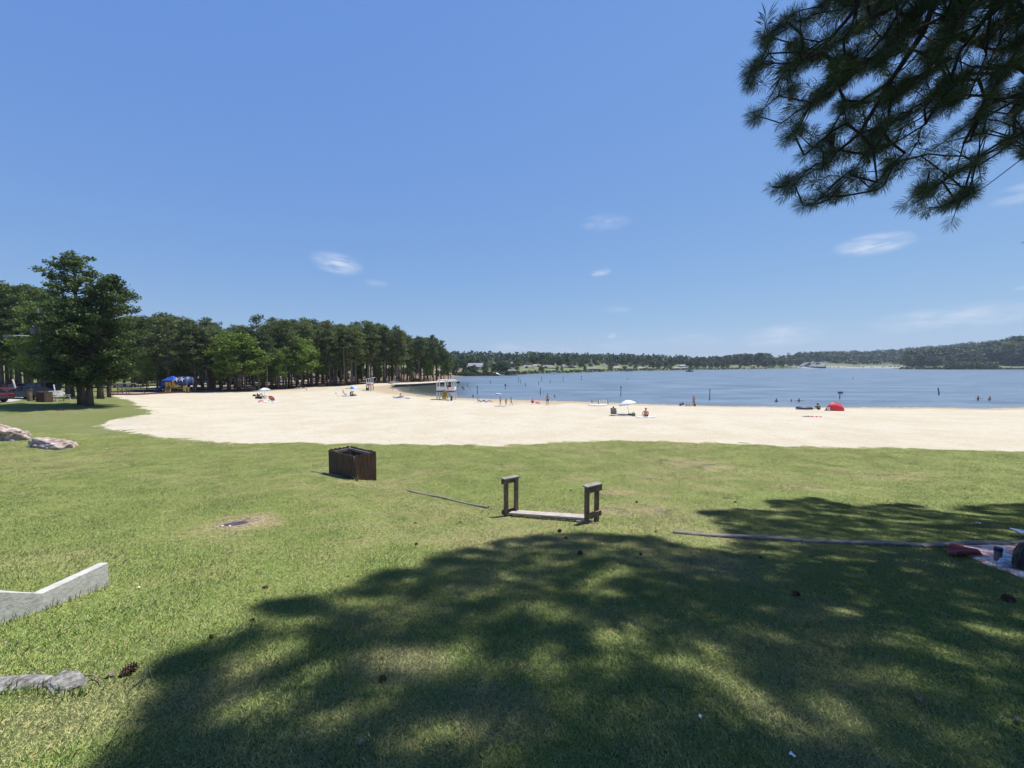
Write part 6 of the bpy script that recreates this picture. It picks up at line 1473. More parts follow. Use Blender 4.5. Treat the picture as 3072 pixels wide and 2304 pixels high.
def pop_tent():
    t = thing('beach_tent', 'red pop-up beach tent on the sand near the waterline', 'tent', on_beach(2498, 1231.5)); m = MB(); n, k = 22, 10; vs = []; W, D, H = 1.02, .8, 1.05
    for i in range(n+1):
        a = math.pi*i/n; x = -W*math.cos(a); env = math.sin(a)**.62*(1-.28*max(0, -math.cos(a)-.0)**1.3*0); hgt = H*env*(1.0-.33*max(0, (i/n-.45))*1.7)
        for j in range(k+1): b_ = math.pi*j/k*.62; vs.append((x, -.30+D*(1-math.cos(b_))*.75*math.sin(a)**.5-.1, hgt*math.cos(b_*.88) if j < k else 0))
    fs = [[i*(k+1)+j, i*(k+1)+j+1, (i+1)*(k+1)+j+1, (i+1)*(k+1)+j] for i in range(n) for j in range(k)]
    m.add(vs, fs, True); o = m.build('shell', M['coral'], t); q = o.modifiers.new('t', 'SOLIDIFY'); q.thickness = .01
    # the near side is a closed panel; a paler swoop of piping crosses it
    m = MB(); vs = []; 
    for i in range(n+1):
        a = math.pi*i/n; x = -W*math.cos(a); env = math.sin(a)**.62; hgt = H*env*(1.0-.33*max(0, (i/n-.45))*1.7); vs += [(x, -.42-.25*math.sin(a), 0), (x, -.44-.16*math.sin(a), hgt*.5), (x, -.40, hgt)]
    m.add(vs, [[i*3+j, i*3+j+1, (i+1)*3+j+1, (i+1)*3+j] for i in range(n) for j in range(2)], True); o = m.build('front_panel', M['coral'], t); q = o.modifiers.new('t', 'SOLIDIFY'); q.thickness = .01
    m = MB(); pts = []
    for i in range(14): f = i/13; pts.append((-W*.86+1.75*f, -.66+.2*abs(f-.5), .25+.62*math.sin(math.pi*(.35+.6*f))*(1-.25*f)))
    m.tube(pts, .022, 6); m.build('piping', M['pink_cloth'], t)
    m = MB(); m.add([(-1.1, -.52, .02), (-.72, -.6, .02), (-.86, -.56, .5), (-1.08, -.46, .42)], [[0, 1, 2, 3]]); o = m.build('window_flap', M['white_cloth'], t); q = o.modifiers.new('t', 'SOLIDIFY'); q.thickness = .01
pop_tent()
def lounger():
    t = thing('striped_lounger', 'green and white striped lounger frame standing in the shallows', 'lounger', on_beach(1809, 1214), R(-8)); m = MB()
    for i in range(9): m.m = i % 2; m.box((-.62+i*.155, .12, .62), (.15, .03, .42), (R(-35), 0, 0)); m.m = i % 2; m.box((-.62+i*.155, -.22, .42), (.15, .4, .02))
    m.build('sling', [M['green_cloth'], M['white_cloth']], t)
    for x in (-.68, .7):
        for y in (-.4, .1): m = MB(); m.box((x, y, .2), (.05, .05, .55)); m.build('leg', M['wood_brown'], t)
    m = MB(); m.box((0, -.43, .41), (1.46, .04, .06)); m.box((0, .24, .8), (1.46, .04, .06)); m.build('rail', M['grey_wood'], t)
lounger()
def board():
    b = on_beach(1793, 1217.5); m = MB(); vs = []; n = 16
    for i in range(n+1):
        f = i/n; x = -1.45+2.9*f; w = .40*math.sin(math.pi*min(.98, max(.02, f)))**.6; z = .10+.07*(abs(f-.5)*2)**3
        vs += [(x, -w, z), (x, -w*.8, z+.07), (x, w*.8, z+.07), (x, w, z), (x, 0, z-.05)]
    fs = []
    for i in range(n):
        for e in range(5): fs.append([i*5+e, i*5+(e+1) % 5, (i+1)*5+(e+1) % 5, (i+1)*5+e])
    fs += [[4, 3, 2, 1, 0], [n*5+e for e in range(5)]]; m.add(vs, fs, True); o = m.build('paddle_board', M['white_paint'], None, b); o.rotation_euler = (0, 0, -.06); tag(o, 'white paddle board lying on the sand left of the striped lounger', 'paddle board')
board()
# white birds at the edge of the cove
for i, (px, py) in enumerate(((1252,1188.5),(1256,1188.3),(1260,1188.8),(1264,1189),(1268,1189.3),(1272,1189.6))):
    b = on_beach(px, py); t = thing('gull', 'white gull resting in a row at the edge of the cove', 'bird', b, 1.2+i*.4, 'gulls at the edge of the cove')
    m = MB(); m.tube([(0, -.22, .13), (0, -.1, .15), (0, .06, .16), (0, .13, .22), (0, .16, .28)], [.012, .07, .085, .045, .04], 8); m.ball((0, .17, .29), .042, 8); m.build('body', M['white_cloth'], t)
    m = MB(); m.tube([(0, .2, .285), (0, .26, .275)], [.012, .003], 5); m.build('beak', M['play_yellow'], t)
    m = MB(); m.tube([(.03, 0, .1), (.03, 0, -.02)], .008, 4); m.tube([(-.03, 0, .1), (-.03, 0, -.02)], .008, 4); m.build('legs', M['wood_brown'], t)
# posts and marker signs in the swimming area: px, waterline, top, kind
posts = [(1432,1183,1162,'round','capped post nearest the big tower'),(1471,1152,1139,'','thin post far out behind the boathouse view'),(1516,1167.5,1154,'sign','post with a small sign board beside a swimmer'),(1555.5,1148,1134.5,'head','post with a knobbed top, third row'),(1562,1150,1139,'','short plain post beside the knobbed one'),
         (1576,1160,1148,'','stout post in the middle of the group'),(1615.5,1154,1143,'','thin pale post left of the far pair'),(1621,1184.5,1162,'','tall stout post behind the standing man'),(1625,1144,1133.5,'head','knobbed post farthest out in the middle'),(1650.5,1148.5,1137.5,'','plain post right of the middle group'),
         (1689.5,1144,1129,'','tall thin post far out'),(1744,1141,1130,'head','post with a round knob far out right of the tall thin one'),(1862.5,1189.5,1163,'disc','post with a round disc behind the white parasol'),(1882,1139,1134,'','tiny post far out behind the parasol'),(2129,1201,1166,'','tallest plain post right of the bending parent'),
         (2519,1197,1176,'board','post with a rectangular sign board behind the red tent'),(2559,1138,1130,'','short post far out at the right'),(1403,1160,1150,'','post near the tip of the sea wall')]
for (px, pb, pt, kd, lb) in posts:
    b = water_at(px, pb); h = (pb-pt)/F*b.y; r_ = max(.07, .55/F*b.y); t = thing('swim_area_post', 'weathered '+lb, 'post', b, 0, 'posts of the swimming area')
    m = MB(); m.tube([(0, 0, -1.2), (0, 0, h)], [r_*1.05, r_*.95], 8); m.build('post', M['post'], t)
    if kd in ('head', 'round', 'disc'): m = MB(); m.lathe([(.0001, h), (r_*2.1, h+.02), (r_*2.3, h+.1), (r_*1.7, h+.22), (.0001, h+.26)], n=12); m.build('cap', M['post'], t)
    if kd in ('sign', 'board'):
        w = .95 if kd == 'board' else .45; m = MB(); m.box((0, -r_-.02, h-.12), (w, .04, .42), bevel=.01); sg = m.build('sign_board', M['sign_grey'], t)
b = water_at(2817, 1185); t = thing('swim_area_post', 'leaning dark post tilted to the left, alone at the right', 'post', b, 0, 'posts of the swimming area'); m = MB(); m.tube([(.02, 0, -.8), (-.05, 0, .5), (-.28, 0, 1.5)], [.11, .1, .085], 8); m.build('post', M['post'], t)

# ------------------------------------------------------------------ lifeguard towers
def big_tower():
    b = on_beach(1338, 1199.5); t = thing('lifeguard_tower', 'large white lifeguard tower of two open cabins with a red floor band and yellow ladder', 'lifeguard tower', b, 0)
    u = b.y/F                                                      # metres per photo pixel at this distance
    def X_(px): return (px-1338)*u
    def H_(py): return (1199.5-py)*u
    zf, zr, ze = H_(1171.5), H_(1160.5), H_(1141)
    cab = [((1311, 1337.2), (-.2, 2.0)), ((1337.8, 1364.6), (-.5, 1.7))]
    for ci, ((a, c), (y0, y1)) in enumerate(cab):
        x0, x1 = X_(a)+.05, X_(c)-.05
        m = MB(); m.box(((x0+x1)/2, (y0+y1)/2, zf-.14), (x1-x0+.08, y1-y0+.1, .2)); m.build('floor_band', M['red_paint'], t, None)
        m = MB(); m.box(((x0+x1)/2, (y0+y1)/2, zf), (x1-x0, y1-y0, .06)); m.build('floor', M['grey_wood'], t)
        for (xa, ya, xb, yb) in ((x0, y0, x1, y0), (x1, y0, x1, y1), (x1, y1, x0, y1), (x0, y1, x0, y0)):
            m = MB(); m.bar((xa, ya, (zf+zr)/2), (xb, yb, (zf+zr)/2), zr-zf-.06, .05, up=(0, 0, 1)) if False else m.box(((xa+xb)/2, (ya+yb)/2, (zf+zr)/2+.02), (abs(xb-xa)+.05, abs(yb-ya)+.05, zr-zf-.05)); pn = m.build('railing_panel', M['white_paint'], t)
            if ci == 1 and ya == y0 and yb == y0:
                for dx in (-.06, .02, .1): q = MB(); q.box((X_(1345.5)+dx, y0-.032, (zf+zr)/2+.08), (.045, .012, .3)); 
                q = MB()
                for dx in (-.08, 0, .08): q.box((X_(1345.5)+dx, y0-.034, (zf+zr)/2+.1), (.04, .014, .3))
                q.box((X_(1345.5), y0-.034, (zf+zr)/2+.26), (.26, .014, .035)); q.box((X_(1345.5), y0-.034, (zf+zr)/2-.06), (.26, .014, .035)); q.build('marking', M['dark_letter'], pn)
        for (x, y) in ((x0, y0), (x1, y0), (x0, y1), (x1, y1), (x0+(.42 if ci == 0 else 1.06), y0)):
            m = MB(); m.box((x, y, (zf+ze)/2), (.14, .12, ze-zf)); m.build('post', M['white_paint'], t)
            m = MB(); m.box((x, y, (zf-.25)/2-.1), (.15, .13, zf-.15+.1)); m.build('leg', M['white_paint'], t)
        for (xa, ya, xb, yb) in ((x0, y0, x1, y0), (x0, y1, x1, y1), (x0, y0, x0, y1), (x1, y0, x1, y1)):
            m = MB(); m.box(((xa+xb)/2, (ya+yb)/2, ze), (abs(xb-xa)+.1, abs(yb-ya)+.1, .12)); m.build('top_beam', M['white_paint'], t)
        # lean-to roof, low at the left
        m = MB(); zl = ze+.05; zh = ze+.02; e = .08
        m.add([(x0-e, y0-e, zl), (x1+e, y0-e, zl+.02), (x1+e, y1+e, zl+.02), (x0-e, y1+e, zl), (x0+.5, (y0+y1)/2, zh+.12), (x1-.2, (y0+y1)/2, zh+.14)], [[0, 1, 5, 4], [1, 2, 5], [2, 3, 4, 5], [3, 0, 4], [3, 2, 1, 0]]); m.build('roof', M['white_roof'], t)
        for (xa, xb, za, zb) in (((x0+.42, x1-.1, zf-.28, zf-1.0), (x1-.1, x0+.42, zf-.28, zf-1.0)) if ci == 0 else ((x0+.6, x0+1.06, zf-.28, zf-.8), (x0+1.1, x1, zf-.3, zf-.9), (x1, x0+1.2, .55, .1))):
            m = MB(); m.bar((xa, y0-.02, za), (xb, y0-.02, zb), .10, .05); m.build('brace', M['white_paint'], t)
        m = MB(); m.bar((x0, y1, zf-.3), (x1, y1, .5), .07, .04); m.build('brace', M['white_paint'], t)
    # yellow rescue ladder in front of the gap between the cabins
    m = MB(); x = X_(1337); y = -.75
    A, B = Vector((X_(1338), -.4, zf+.05)), Vector((X_(1336), -1.5, .02))
    for dx in (-.27, .27): m.bar(A+Vector((dx, 0, 0)), B+Vector((dx, 0, 0)), .09, .2)
    for k in range(6): f = (k+.5)/6; p = A.lerp(B, f); m.box(tuple(p), (.5, .34, .16), (.5, 0, 0))
    m.build('ladder', M['yellow_rescue'], t)
    # folded red umbrella and seat inside the right cabin
    m = MB(); m.tube([(X_(1346.5), .4, zf+.1), (X_(1347), .4, zf+.9), (X_(1347), .4, ze-.1)], [.03, .16, .02], 8); m.build('folded_flag', M['red_paint'], t)
    m = MB(); m.box((X_(1346), .7, zf+.5), (.8, .4, .05)); m.box((X_(1346), .95, zf+.7), (.8, .05, .3)); m.build('bench', M['red_paint'], t)
    m = MB(); m.box((X_(1318), .1, .02), (2.4, .9, .05)); m.build('foot_board', M['grey_wood'], t)
big_tower()
def small_tower():
    b = on_beach(1110.5, 1170.8); u = b.y/F; t = thing('lifeguard_tower', 'small white one-cabin lifeguard tower standing in front of the wood', 'lifeguard tower', b)
    def X_(px): return (px-1110.5)*u
    def H_(py): return (1170.8-py)*u
    x0, x1, y0, y1 = X_(1103.3), X_(1116.5), -.7, .7; zf, zr, ze = H_(1154), H_(1151), H_(1137)
    m = MB(); m.box(((x0+x1)/2, 0, zf), (x1-x0+.1, 1.5, .22)); m.build('floor_band', M['red_paint'], t)
    for (cx, cy, dx, dy) in (((x0+x1)/2, y0, x1-x0, .05), ((x0+x1)/2, y1, x1-x0, .05), (x0, 0, .05, 1.4), (x1, 0, .05, 1.4)):
        m = MB(); m.box((cx, cy, (zf+.1+H_(1149))/2+.15), (dx, dy, H_(1149)-zf+.1)); m.build('railing_panel', M['white_paint'], t)
    for x in (x0, x1):
        for y in (y0, y1): 
            m = MB(); m.box((x, y, (zf+ze)/2), (.14, .14, ze-zf+.1)); m.build('post', M['white_paint'], t); m = MB(); m.box((x, y, (zf-.12)/2-.1), (.15, .15, zf+.1)); m.build('leg', M['wood_cap'], t)
    m = MB(); m.add([(x0-.25, -.95, ze-.05), (x1+.45, -.95, ze+.28), (x1+.45, .95, ze+.28), (x0-.25, .95, ze-.05), (x0-.25, -.95, ze+.04), (x1+.45, -.95, ze+.38), (x1+.45, .95, ze+.38), (x0-.25, .95, ze+.04)], [[3, 2, 1, 0], [4, 5, 6, 7], [0, 1, 5, 4], [1, 2, 6, 5], [2, 3, 7, 6], [3, 0, 4, 7]]); m.build('roof', M['white_paint'], t)
    for (xa, xb) in ((x0+.1, x1-.1), (x1-.1, x0+.1)): m = MB(); m.bar((xa, y0, zf-.2), (xb, y0, .4), .07, .05); m.build('brace', M['wood_cap'], t)
    m = MB(); m.bar((x0, y0, .12), (x1, y0, .12), .1, .08); m.build('bottom_rail', M['wood_cap'], t)
small_tower()
# ------------------------------------------------------------------ vehicles
def car_paint(name, c): return mat(name, c, .28, .0, .6)
CP = {k: car_paint('paint_'+k, c) for k, c in dict(maroon=(.05, .006, .012), navy=(.012, .018, .035), red=(.36, .02, .03), green=(.05, .07, .055), slate=(.07, .1, .15), white=(.68, .68, .67), black=(.015, .015, .017), silver=(.42, .43, .44)).items()}
def car(kind, paint, loc, rz, label, group='cars parked among the trees'):
    """length along local X, nose at +X"""
    dims = dict(sedan=(4.7, 1.8, 1.45), suv=(4.8, 1.9, 1.78), pickup=(5.6, 1.95, 1.85))[kind]; L_, W, H = dims; t = thing('parked_car', label, 'car', loc, R(rz), group)
    prof = {'sedan': [(-2.35,.32),(-2.33,.75),(-2.2,.95),(-1.75,1.0),(1.0,.97),(2.0,.82),(2.3,.68),(2.35,.32)], 'suv': [(-2.4,.35),(-2.4,.9),(-2.32,1.08),(1.05,1.08),(2.1,.98),(2.38,.8),(2.4,.35)], 'pickup': [(-2.8,.45),(-2.8,1.1),(-.75,1.12),(1.4,1.12),(2.5,1.05),(2.78,.85),(2.8,.42)]}[kind]
    roof = {'sedan': [(-1.75,.98),(-1.2,1.38),(-.6,1.45),(.15,1.43),(1.0,.96)], 'suv': [(-2.3,1.07),(-2.1,1.68),(-1.7,1.77),(.1,1.75),(1.1,1.06)], 'pickup': [(-.75,1.11),(-.65,1.78),(-.3,1.85),(.6,1.82),(1.45,1.1)]}[kind]
    m = MB(); n = len(prof); vs = []
    for (s, k) in ((-1, .93), (-1, 1), (1, 1), (1, .93)):
        for (x, z) in prof: vs.append((x*(1 if k == 1 else .985), s*W/2*k, z+(0 if k == 1 else .0)) if z < .9 else (x, s*W/2*k*.98, z))
    fs = []
    for r_ in range(3):
        for i in range(n-1): fs.append([r_*n+i, r_*n+i+1, (r_+1)*n+i+1, (r_+1)*n+i])
        fs.append([r_*n+n-1, r_*n, (r_+1)*n, (r_+1)*n+n-1])
    fs += [list(range(n)), [3*n+i for i in range(n-1, -1, -1)]]; m.add(vs, fs)
    # pillars and roof skin
    tw = W/2*.78; bw = W/2*.93
    def rp(i, s, off=0): x, z = roof[i]; f = 0 if i in (0, len(roof)-1) else 1; return (x, s*((tw if f else bw)+off), z)
    top = [rp(i, s) for i in range(1, len(roof)-1) for s in (-1, 1)]; k = len(m.v)
    m.add([(p[0], p[1], p[2]+.012) for p in top]+[(p[0], p[1]*.96, p[2]+.035) for p in top], [[i*2, i*2+1, i*2+3, i*2+2] for i in range(len(top)//2-1)]+[[len(top)+i*2, len(top)+i*2+1, len(top)+i*2+3, len(top)+i*2+2] for i in range(len(top)//2-1)])
    for i in (0, len(roof)-2):
        for s in (-1, 1): m.bar(rp(i, s), rp(i+1, s), .07, .07)
    for s in (-1, 1): m.bar((roof[2][0]+.45, s*bw, 1.0), (roof[2][0]+.5, s*tw, roof[2][1]), .07, .05)
    m.build('body', CP[paint], t)
    m = MB(); vs = [(x, s*(y_-.03), z-.01) for s in (-1, 1) for (x, z), y_ in zip(roof, [bw]+[tw]*(len(roof)-2)+[bw])]; q = len(roof)
    m.add(vs, [list(range(q)), [q+i for i in range(q-1, -1, -1)]]+[[i, q+i, q+i+1, i+1] for i in range(q-1)]); m.build('windows', M['glass_dark'], t)
    ax = {'sedan': 1.4, 'suv': 1.45, 'pickup': 1.75}[kind]; wr = .33 if kind == 'sedan' else .38
    for x in (-ax, ax):
        for s in (-1, 1):
            m = MB(); m.lathe([(wr*.62, -.11), (wr*.96, -.11), (wr, -.07), (wr, .07), (wr*.96, .11), (wr*.62, .11)], (x, s*(W/2-.1), wr), 18, (R(90), 0, 0)); w_ = m.build('wheel', M['rubber'], t)
            m = MB(); m.lathe([(.0001, .05), (wr*.62, .09), (wr*.64, -.09), (.0001, -.05)], (x, s*(W/2-.1), wr), 14, (R(90), 0, 0)); m.build('rim', M['metal'], w_)
    for s in (-1, 1):
        m = MB(); m.box((L_/2-.06, s*W*.36, .72 if kind == 'sedan' else .86), (.12, .34, .13), bevel=.02); m.build('headlight', M['lamp_clear'], t)
        m = MB(); m.box((-L_/2+.04, s*W*.38, .82 if kind == 'sedan' else .95), (.1, .28, .15), bevel=.02); m.build('tail_light', M['lamp_red'], t)
        m = MB(); m.box((roof[-1][0]-.2, s*(W/2+.07), 1.02), (.12, .18, .12), bevel=.03); m.build('mirror', CP[paint], t)
    m = MB(); m.box((L_/2, 0, .45), (.1, W*.92, .2), bevel=.03); m.build('bumper', M['black'], t)
    m = MB(); m.box((-L_/2, 0, .48), (.1, W*.92, .2), bevel=.03); m.build('bumper', M['black'], t)
    return t
def car_at(kind, paint, px, pb, y, rz, label):
    b = at_px(px, 1150, y); return car(kind, paint, b, rz, label)
g_ = 'cars parked at the left edge'
car('sedan', 'maroon', G(-62, 1208), 186, 'maroon car cut by the left edge of the picture', g_)
car('sedan', 'navy', AT(84, 44.5), 178, 'dark navy sedan parked behind the brown bollard', g_)
car('suv', 'navy', AT(104, 49.5), 176, 'dark tall vehicle with a sloping rear behind the navy sedan', g_)
car('sedan', 'red', AT(40, 56), 172, 'bright red car showing only its roof line behind the navy sedan', g_)
for a in (('sedan','green',574,1154,112,100,'dark green car seen between trunks right of the blue tunnel'),('suv','slate',612,1153,112,15,'blue-grey SUV behind the front pines'),('suv','white',646,1153,112,8,'white SUV between two front trunks'),('pickup','black',674,1153,114,20,'black pickup left of the white one'),
          ('pickup','white',700,1151,118,12,'white pickup under the trees'),('sedan','silver',764,1150,122,30,'silver sedan half hidden behind the large broadleaf'),('suv','silver',809,1145,135,14,'silver SUV high on the slope right of the very tall pine'),('sedan','white',825,1141,150,5,'white car just right of the silver SUV'),
          ('sedan','white',790,1143,140,0,'white low vehicle left of the silver SUV'),('sedan','white',902,1142,160,80,'leftmost white car of a row deep in the wood'),('sedan','silver',910,1142,160,80,'second car of the row deep in the wood'),('sedan','white',919,1142,160,80,'third car of the row deep in the wood'),('suv','white',929,1142,160,82,'rightmost white vehicle of the row deep in the wood')):
    car_at(*a)

# ------------------------------------------------------------------ left edge: pole, bollard, bins, glider, swings
def utility_pole():
    y = 45.5; b = at_px(131, 1174, y); t = thing('utility_pole', 'leaning dark utility pole with transformer, lamp arm and wires', 'utility pole', b)
    def L(px, py, yy=y): return pix(px, py, yy)-b
    top = L(113, 925); m = MB(); m.tube([(0, 0, -.3), L(124, 1078), L(113, 962), top], [.19, .16, .13, .11], 10); m.build('pole', M['post'], t)
    c = L(103, 992); m = MB(); m.lathe([(.26, -.38), (.28, -.34), (.28, .32), (.22, .40), (.0001, .41)], tuple(c), 14); tr = m.build('transformer', M['sign_grey'], t)
    for dx in (-.1, .12): m = MB(); m.lathe([(.03, .4), (.06, .46), (.04, .52), (.055, .58), (.02, .64)], (c.x+dx, c.y, c.z), 8); m.build('bushing', M['white_paint'], tr)
    m = MB(); m.bar(L(88, 964), L(113, 968), .1, .12); m.build('cross_arm', M['wood_brown'], t)
    for px in (89, 96, 104): m = MB(); m.lathe([(.03, 0), (.07, .06), (.04, .12), (.06, .18), (.01, .22)], tuple(L(px, 963)), 8); m.build('insulator', M['grey_wood'], t)
    m = MB(); m.tube([L(114, 1012), L(90, 1008), L(60, 1006), L(32, 1008)], .035, 8); m.build('lamp_arm', M['white_paint'], t)
    m = MB(); a = L(32, 1008); m.tube([a+Vector((.3, 0, .0)), a+Vector((-.1, 0, 0)), a+Vector((-.75, 0, -.06)), a+Vector((-.95, 0, -.05))], [.05, .13, .12, .03], 10); m.build('lamp_head', M['sign_grey'], t)
    return b
utility_pole()
def wire(pts, label, r_=.016):
    P = [pix(*p) for p in pts]; b = P[0].copy(); Q = []
    for i in range(len(P)-1):
        for k in range(6): f = k/6; q = P[i].lerp(P[i+1], f); q.z -= .25*math.sin(math.pi*f)*(P[i+1]-P[i]).length/20; Q.append(q-b)
    Q.append(P[-1]-b); m = MB(); m.tube(Q, r_, 5); o = m.build('overhead_wire', M['wire'], None, b); tag(o, label, 'wire', 'overhead wires at the left')
wire([(-200,900,42),(0,924,45),(110,943,45.5)], 'uppermost overhead wire sloping down to the pole top')
wire([(-200,990,42),(0,992,45),(95,993,45.5)], 'overhead wire ending at the transformer')
wire([(-200,1008,42),(0,1007,45),(113,1000,45.5),(300,1050,60),(424,1085,72),(520,1086,80),(700,1095,105)], 'long sagging wire passing the pole and on through the trees')
wire([(113,1010,45.5),(300,1070,60),(424,1101,72),(560,1104,88)], 'lowest wire running right from the pole behind the lawn pines')
def bollard(px, pb, pt, w, label):
    b = G(px, pb); h = (pb-pt)/F*b.y; t = thing('bollard', label, 'bollard', b); m = MB(); m.box((0, 0, h*.47), (w, w, h*.96), bevel=.02); m.build('post', M['wood_brown'], t); m = MB(); m.box((0, 0, h*.95), (w*1.25, w*1.25, h*.1), bevel=.02); m.build('cap', M['wood_dark'], t)
    m = MB(); m.box((w*.3, -w*.52, h*.72), (w*.35, .02, h*.35)); m.build('reflector', M['wood_cap'], t)
bollard(90, 1203.5, 1168, .30, 'thick brown wooden bollard in front of the navy sedan')
def picket_bin(px, pb, pt, w, label, y=None):
    b = G(px, pb) if y is None else AT(px, y); h = (pb-pt)/F*b.y; t = thing('picket_bin', label, 'bin', b, .1)
    for k, (dx, dy, rz) in enumerate(((0, -w/2, 0), (w/2, 0, R(90)), (0, w/2, 0), (-w/2, 0, R(90)))):
        m = MB(); n = 8
        for i in range(n):
            u = (i+.5)/n*w-w/2; p = (dx+u*math.cos(rz), dy+u*math.sin(rz), h/2-.05); m.box(p, (w/n*.94, .03, h+.1), (0, 0, rz)); m.box((p[0], p[1], h+.02), (w/n*.5, .03, .05), (0, 0, rz))
        m.build('picket_panel', M['wood_dark'], t)
    m = MB(); m.box((0, 0, h*.8), (w*.8, w*.8, .04)); m.build('lid', M['black'], t)
picket_bin(134, 1206, 1177, .85, 'dark picket-clad bin left of the glider bench')
picket_bin(966, 1157, 1148, 1.6, 'brown bin enclosure at the edge of the wood', y=edge_depth(966)+.8)
picket_bin(640, 1176, 1168, 1.6, 'low dark bin at the right end of the playground edge', y=edge_depth(640)+.9)
def glider():
    b = G(182, 1203); t = thing('glider_bench', 'grey wooden glider bench facing right under the lawn pines', 'bench', b, R(-8))
    for i in range(5): m = MB(); m.bar((-.35+i*.2, -.6, .45+.02*i), (-.35+i*.2, .6, .45+.02*i), .16, .03, up=(1, 0, 0)) if False else m.box((-.3+i*.17, 0, .44+.015*i), (.15, 1.3, .03)); m.build('seat_slat', M['grey_wood'], t)
    for i in range(6): m = MB(); m.box((-.42-.02*i*1.6, 0, .55+i*.12), (.03, 1.3, .1), (0, -.35, 0)); m.build('back_slat', M['grey_wood'], t)
    for y in (-.62, .62):
        m = MB(); m.bar((-.55, y, 0), (-.2, y, .7), .07); m.bar((.5, y, 0), (.2, y, .62), .07); m.bar((-.45, y, .7), (.5, y, .68), .06, .09); m.build('side_frame', M['grey_wood'], t)
glider()
def small_pole(px0, pt, px1, pb, y, r_, m_, label, name='slim_post'):
    a, b = pix(px0, pt, y), at_px(px1, pb, y); t = MB(); t.tube([(0, 0, -.2), a-b], r_, 7); o = t.build(name, M[m_], None, b); tag(o, label, 'post')
small_pole(161, 1154, 169, 1184, 45, .06, 'grey_wood', 'slim leaning grey post behind the glider bench')
small_pole(38, 1138, 51, 1160, 54, .09, 'grey_wood', 'tilted pale post above the bright red car')
small_pole(1177, 1165.5, 1177, 1178, 92, .05, 'metal', 'thin metal stake standing in the damp sand by the cove')
small_pole(1029, 1169, 1029, 1175, 78, .06, 'wood_brown', 'short peg on the sand left of the rainbow parasol')
def swing_set():
    y = 71; b = at_px(376, 1182, y); t = thing('swing_set', 'metal swing set with curved top beam left of the playground', 'swing set', b)
    def L(px, py, yy=y): return pix(px, py, yy)-b
    m = MB(); m.tube([L(339, 1156), L(343, 1152), L(372, 1151), L(407, 1151), L(411, 1153)], .09, 8); m.build('top_beam', M['wood_cap'], t)
    for px, dy in ((340, -1.2), (340, 1.6), (352, 0), (365, 0), (378, 0), (404, -1.2), (415, 1.2)):
        m = MB(); p = L(px, 1153); m.tube([p, (p.x+(dy*.1), dy, Z(b.x+p.x, b.y+dy)-b.z-.1)], .05, 6); m.build('leg', M['steel_dark'], t)
    for (px, q) in ((358, 1176), (392, 1174)):
        m = MB(); c = L(px, q); m.box(tuple(c), (.9, .3, .06)); s = m.build('swing_seat', M['rubber'], t)
        for dx in (-.4, .4): m = MB(); m.tube([c+Vector((dx, 0, 0)), (c.x+dx, c.y, L(px, 1152).z)], .012, 4); m.build('chain', M['metal'], s)
swing_set()
def play_border():
    pts = [(334,1184.8),(372,1185.2),(410,1185),(440,1183.5),(470,1181.8),(520,1179.6),(560,1178),(600,1176.3),(640,1175.3)]; P = [G(*p) for p in pts]; b = P[0].copy(); t = thing('timber_edging', 'dark timber edging along the front of the playground', 'edging', b)
    for i in range(len(P)-1): m = MB(); m.bar(P[i]-b+Vector((0, 0, .1)), P[i+1]-b+Vector((0, 0, .1)), .2, .3); m.build('edging_board', M['wood_dark'], t)
    pts = [(640,1171),(540,1171.5),(430,1173.8),(335,1178)]; P = [G(*p) for p in pts]; b = P[0].copy(); t = thing('timber_edging', 'dark timber edging along the back of the playground', 'edging', b)
    for i in range(len(P)-1): m = MB(); m.bar(P[i]-b+Vector((0, 0, .1)), P[i+1]-b+Vector((0, 0, .1)), .2, .3); m.build('edging_board', M['wood_dark'], t)
play_border()
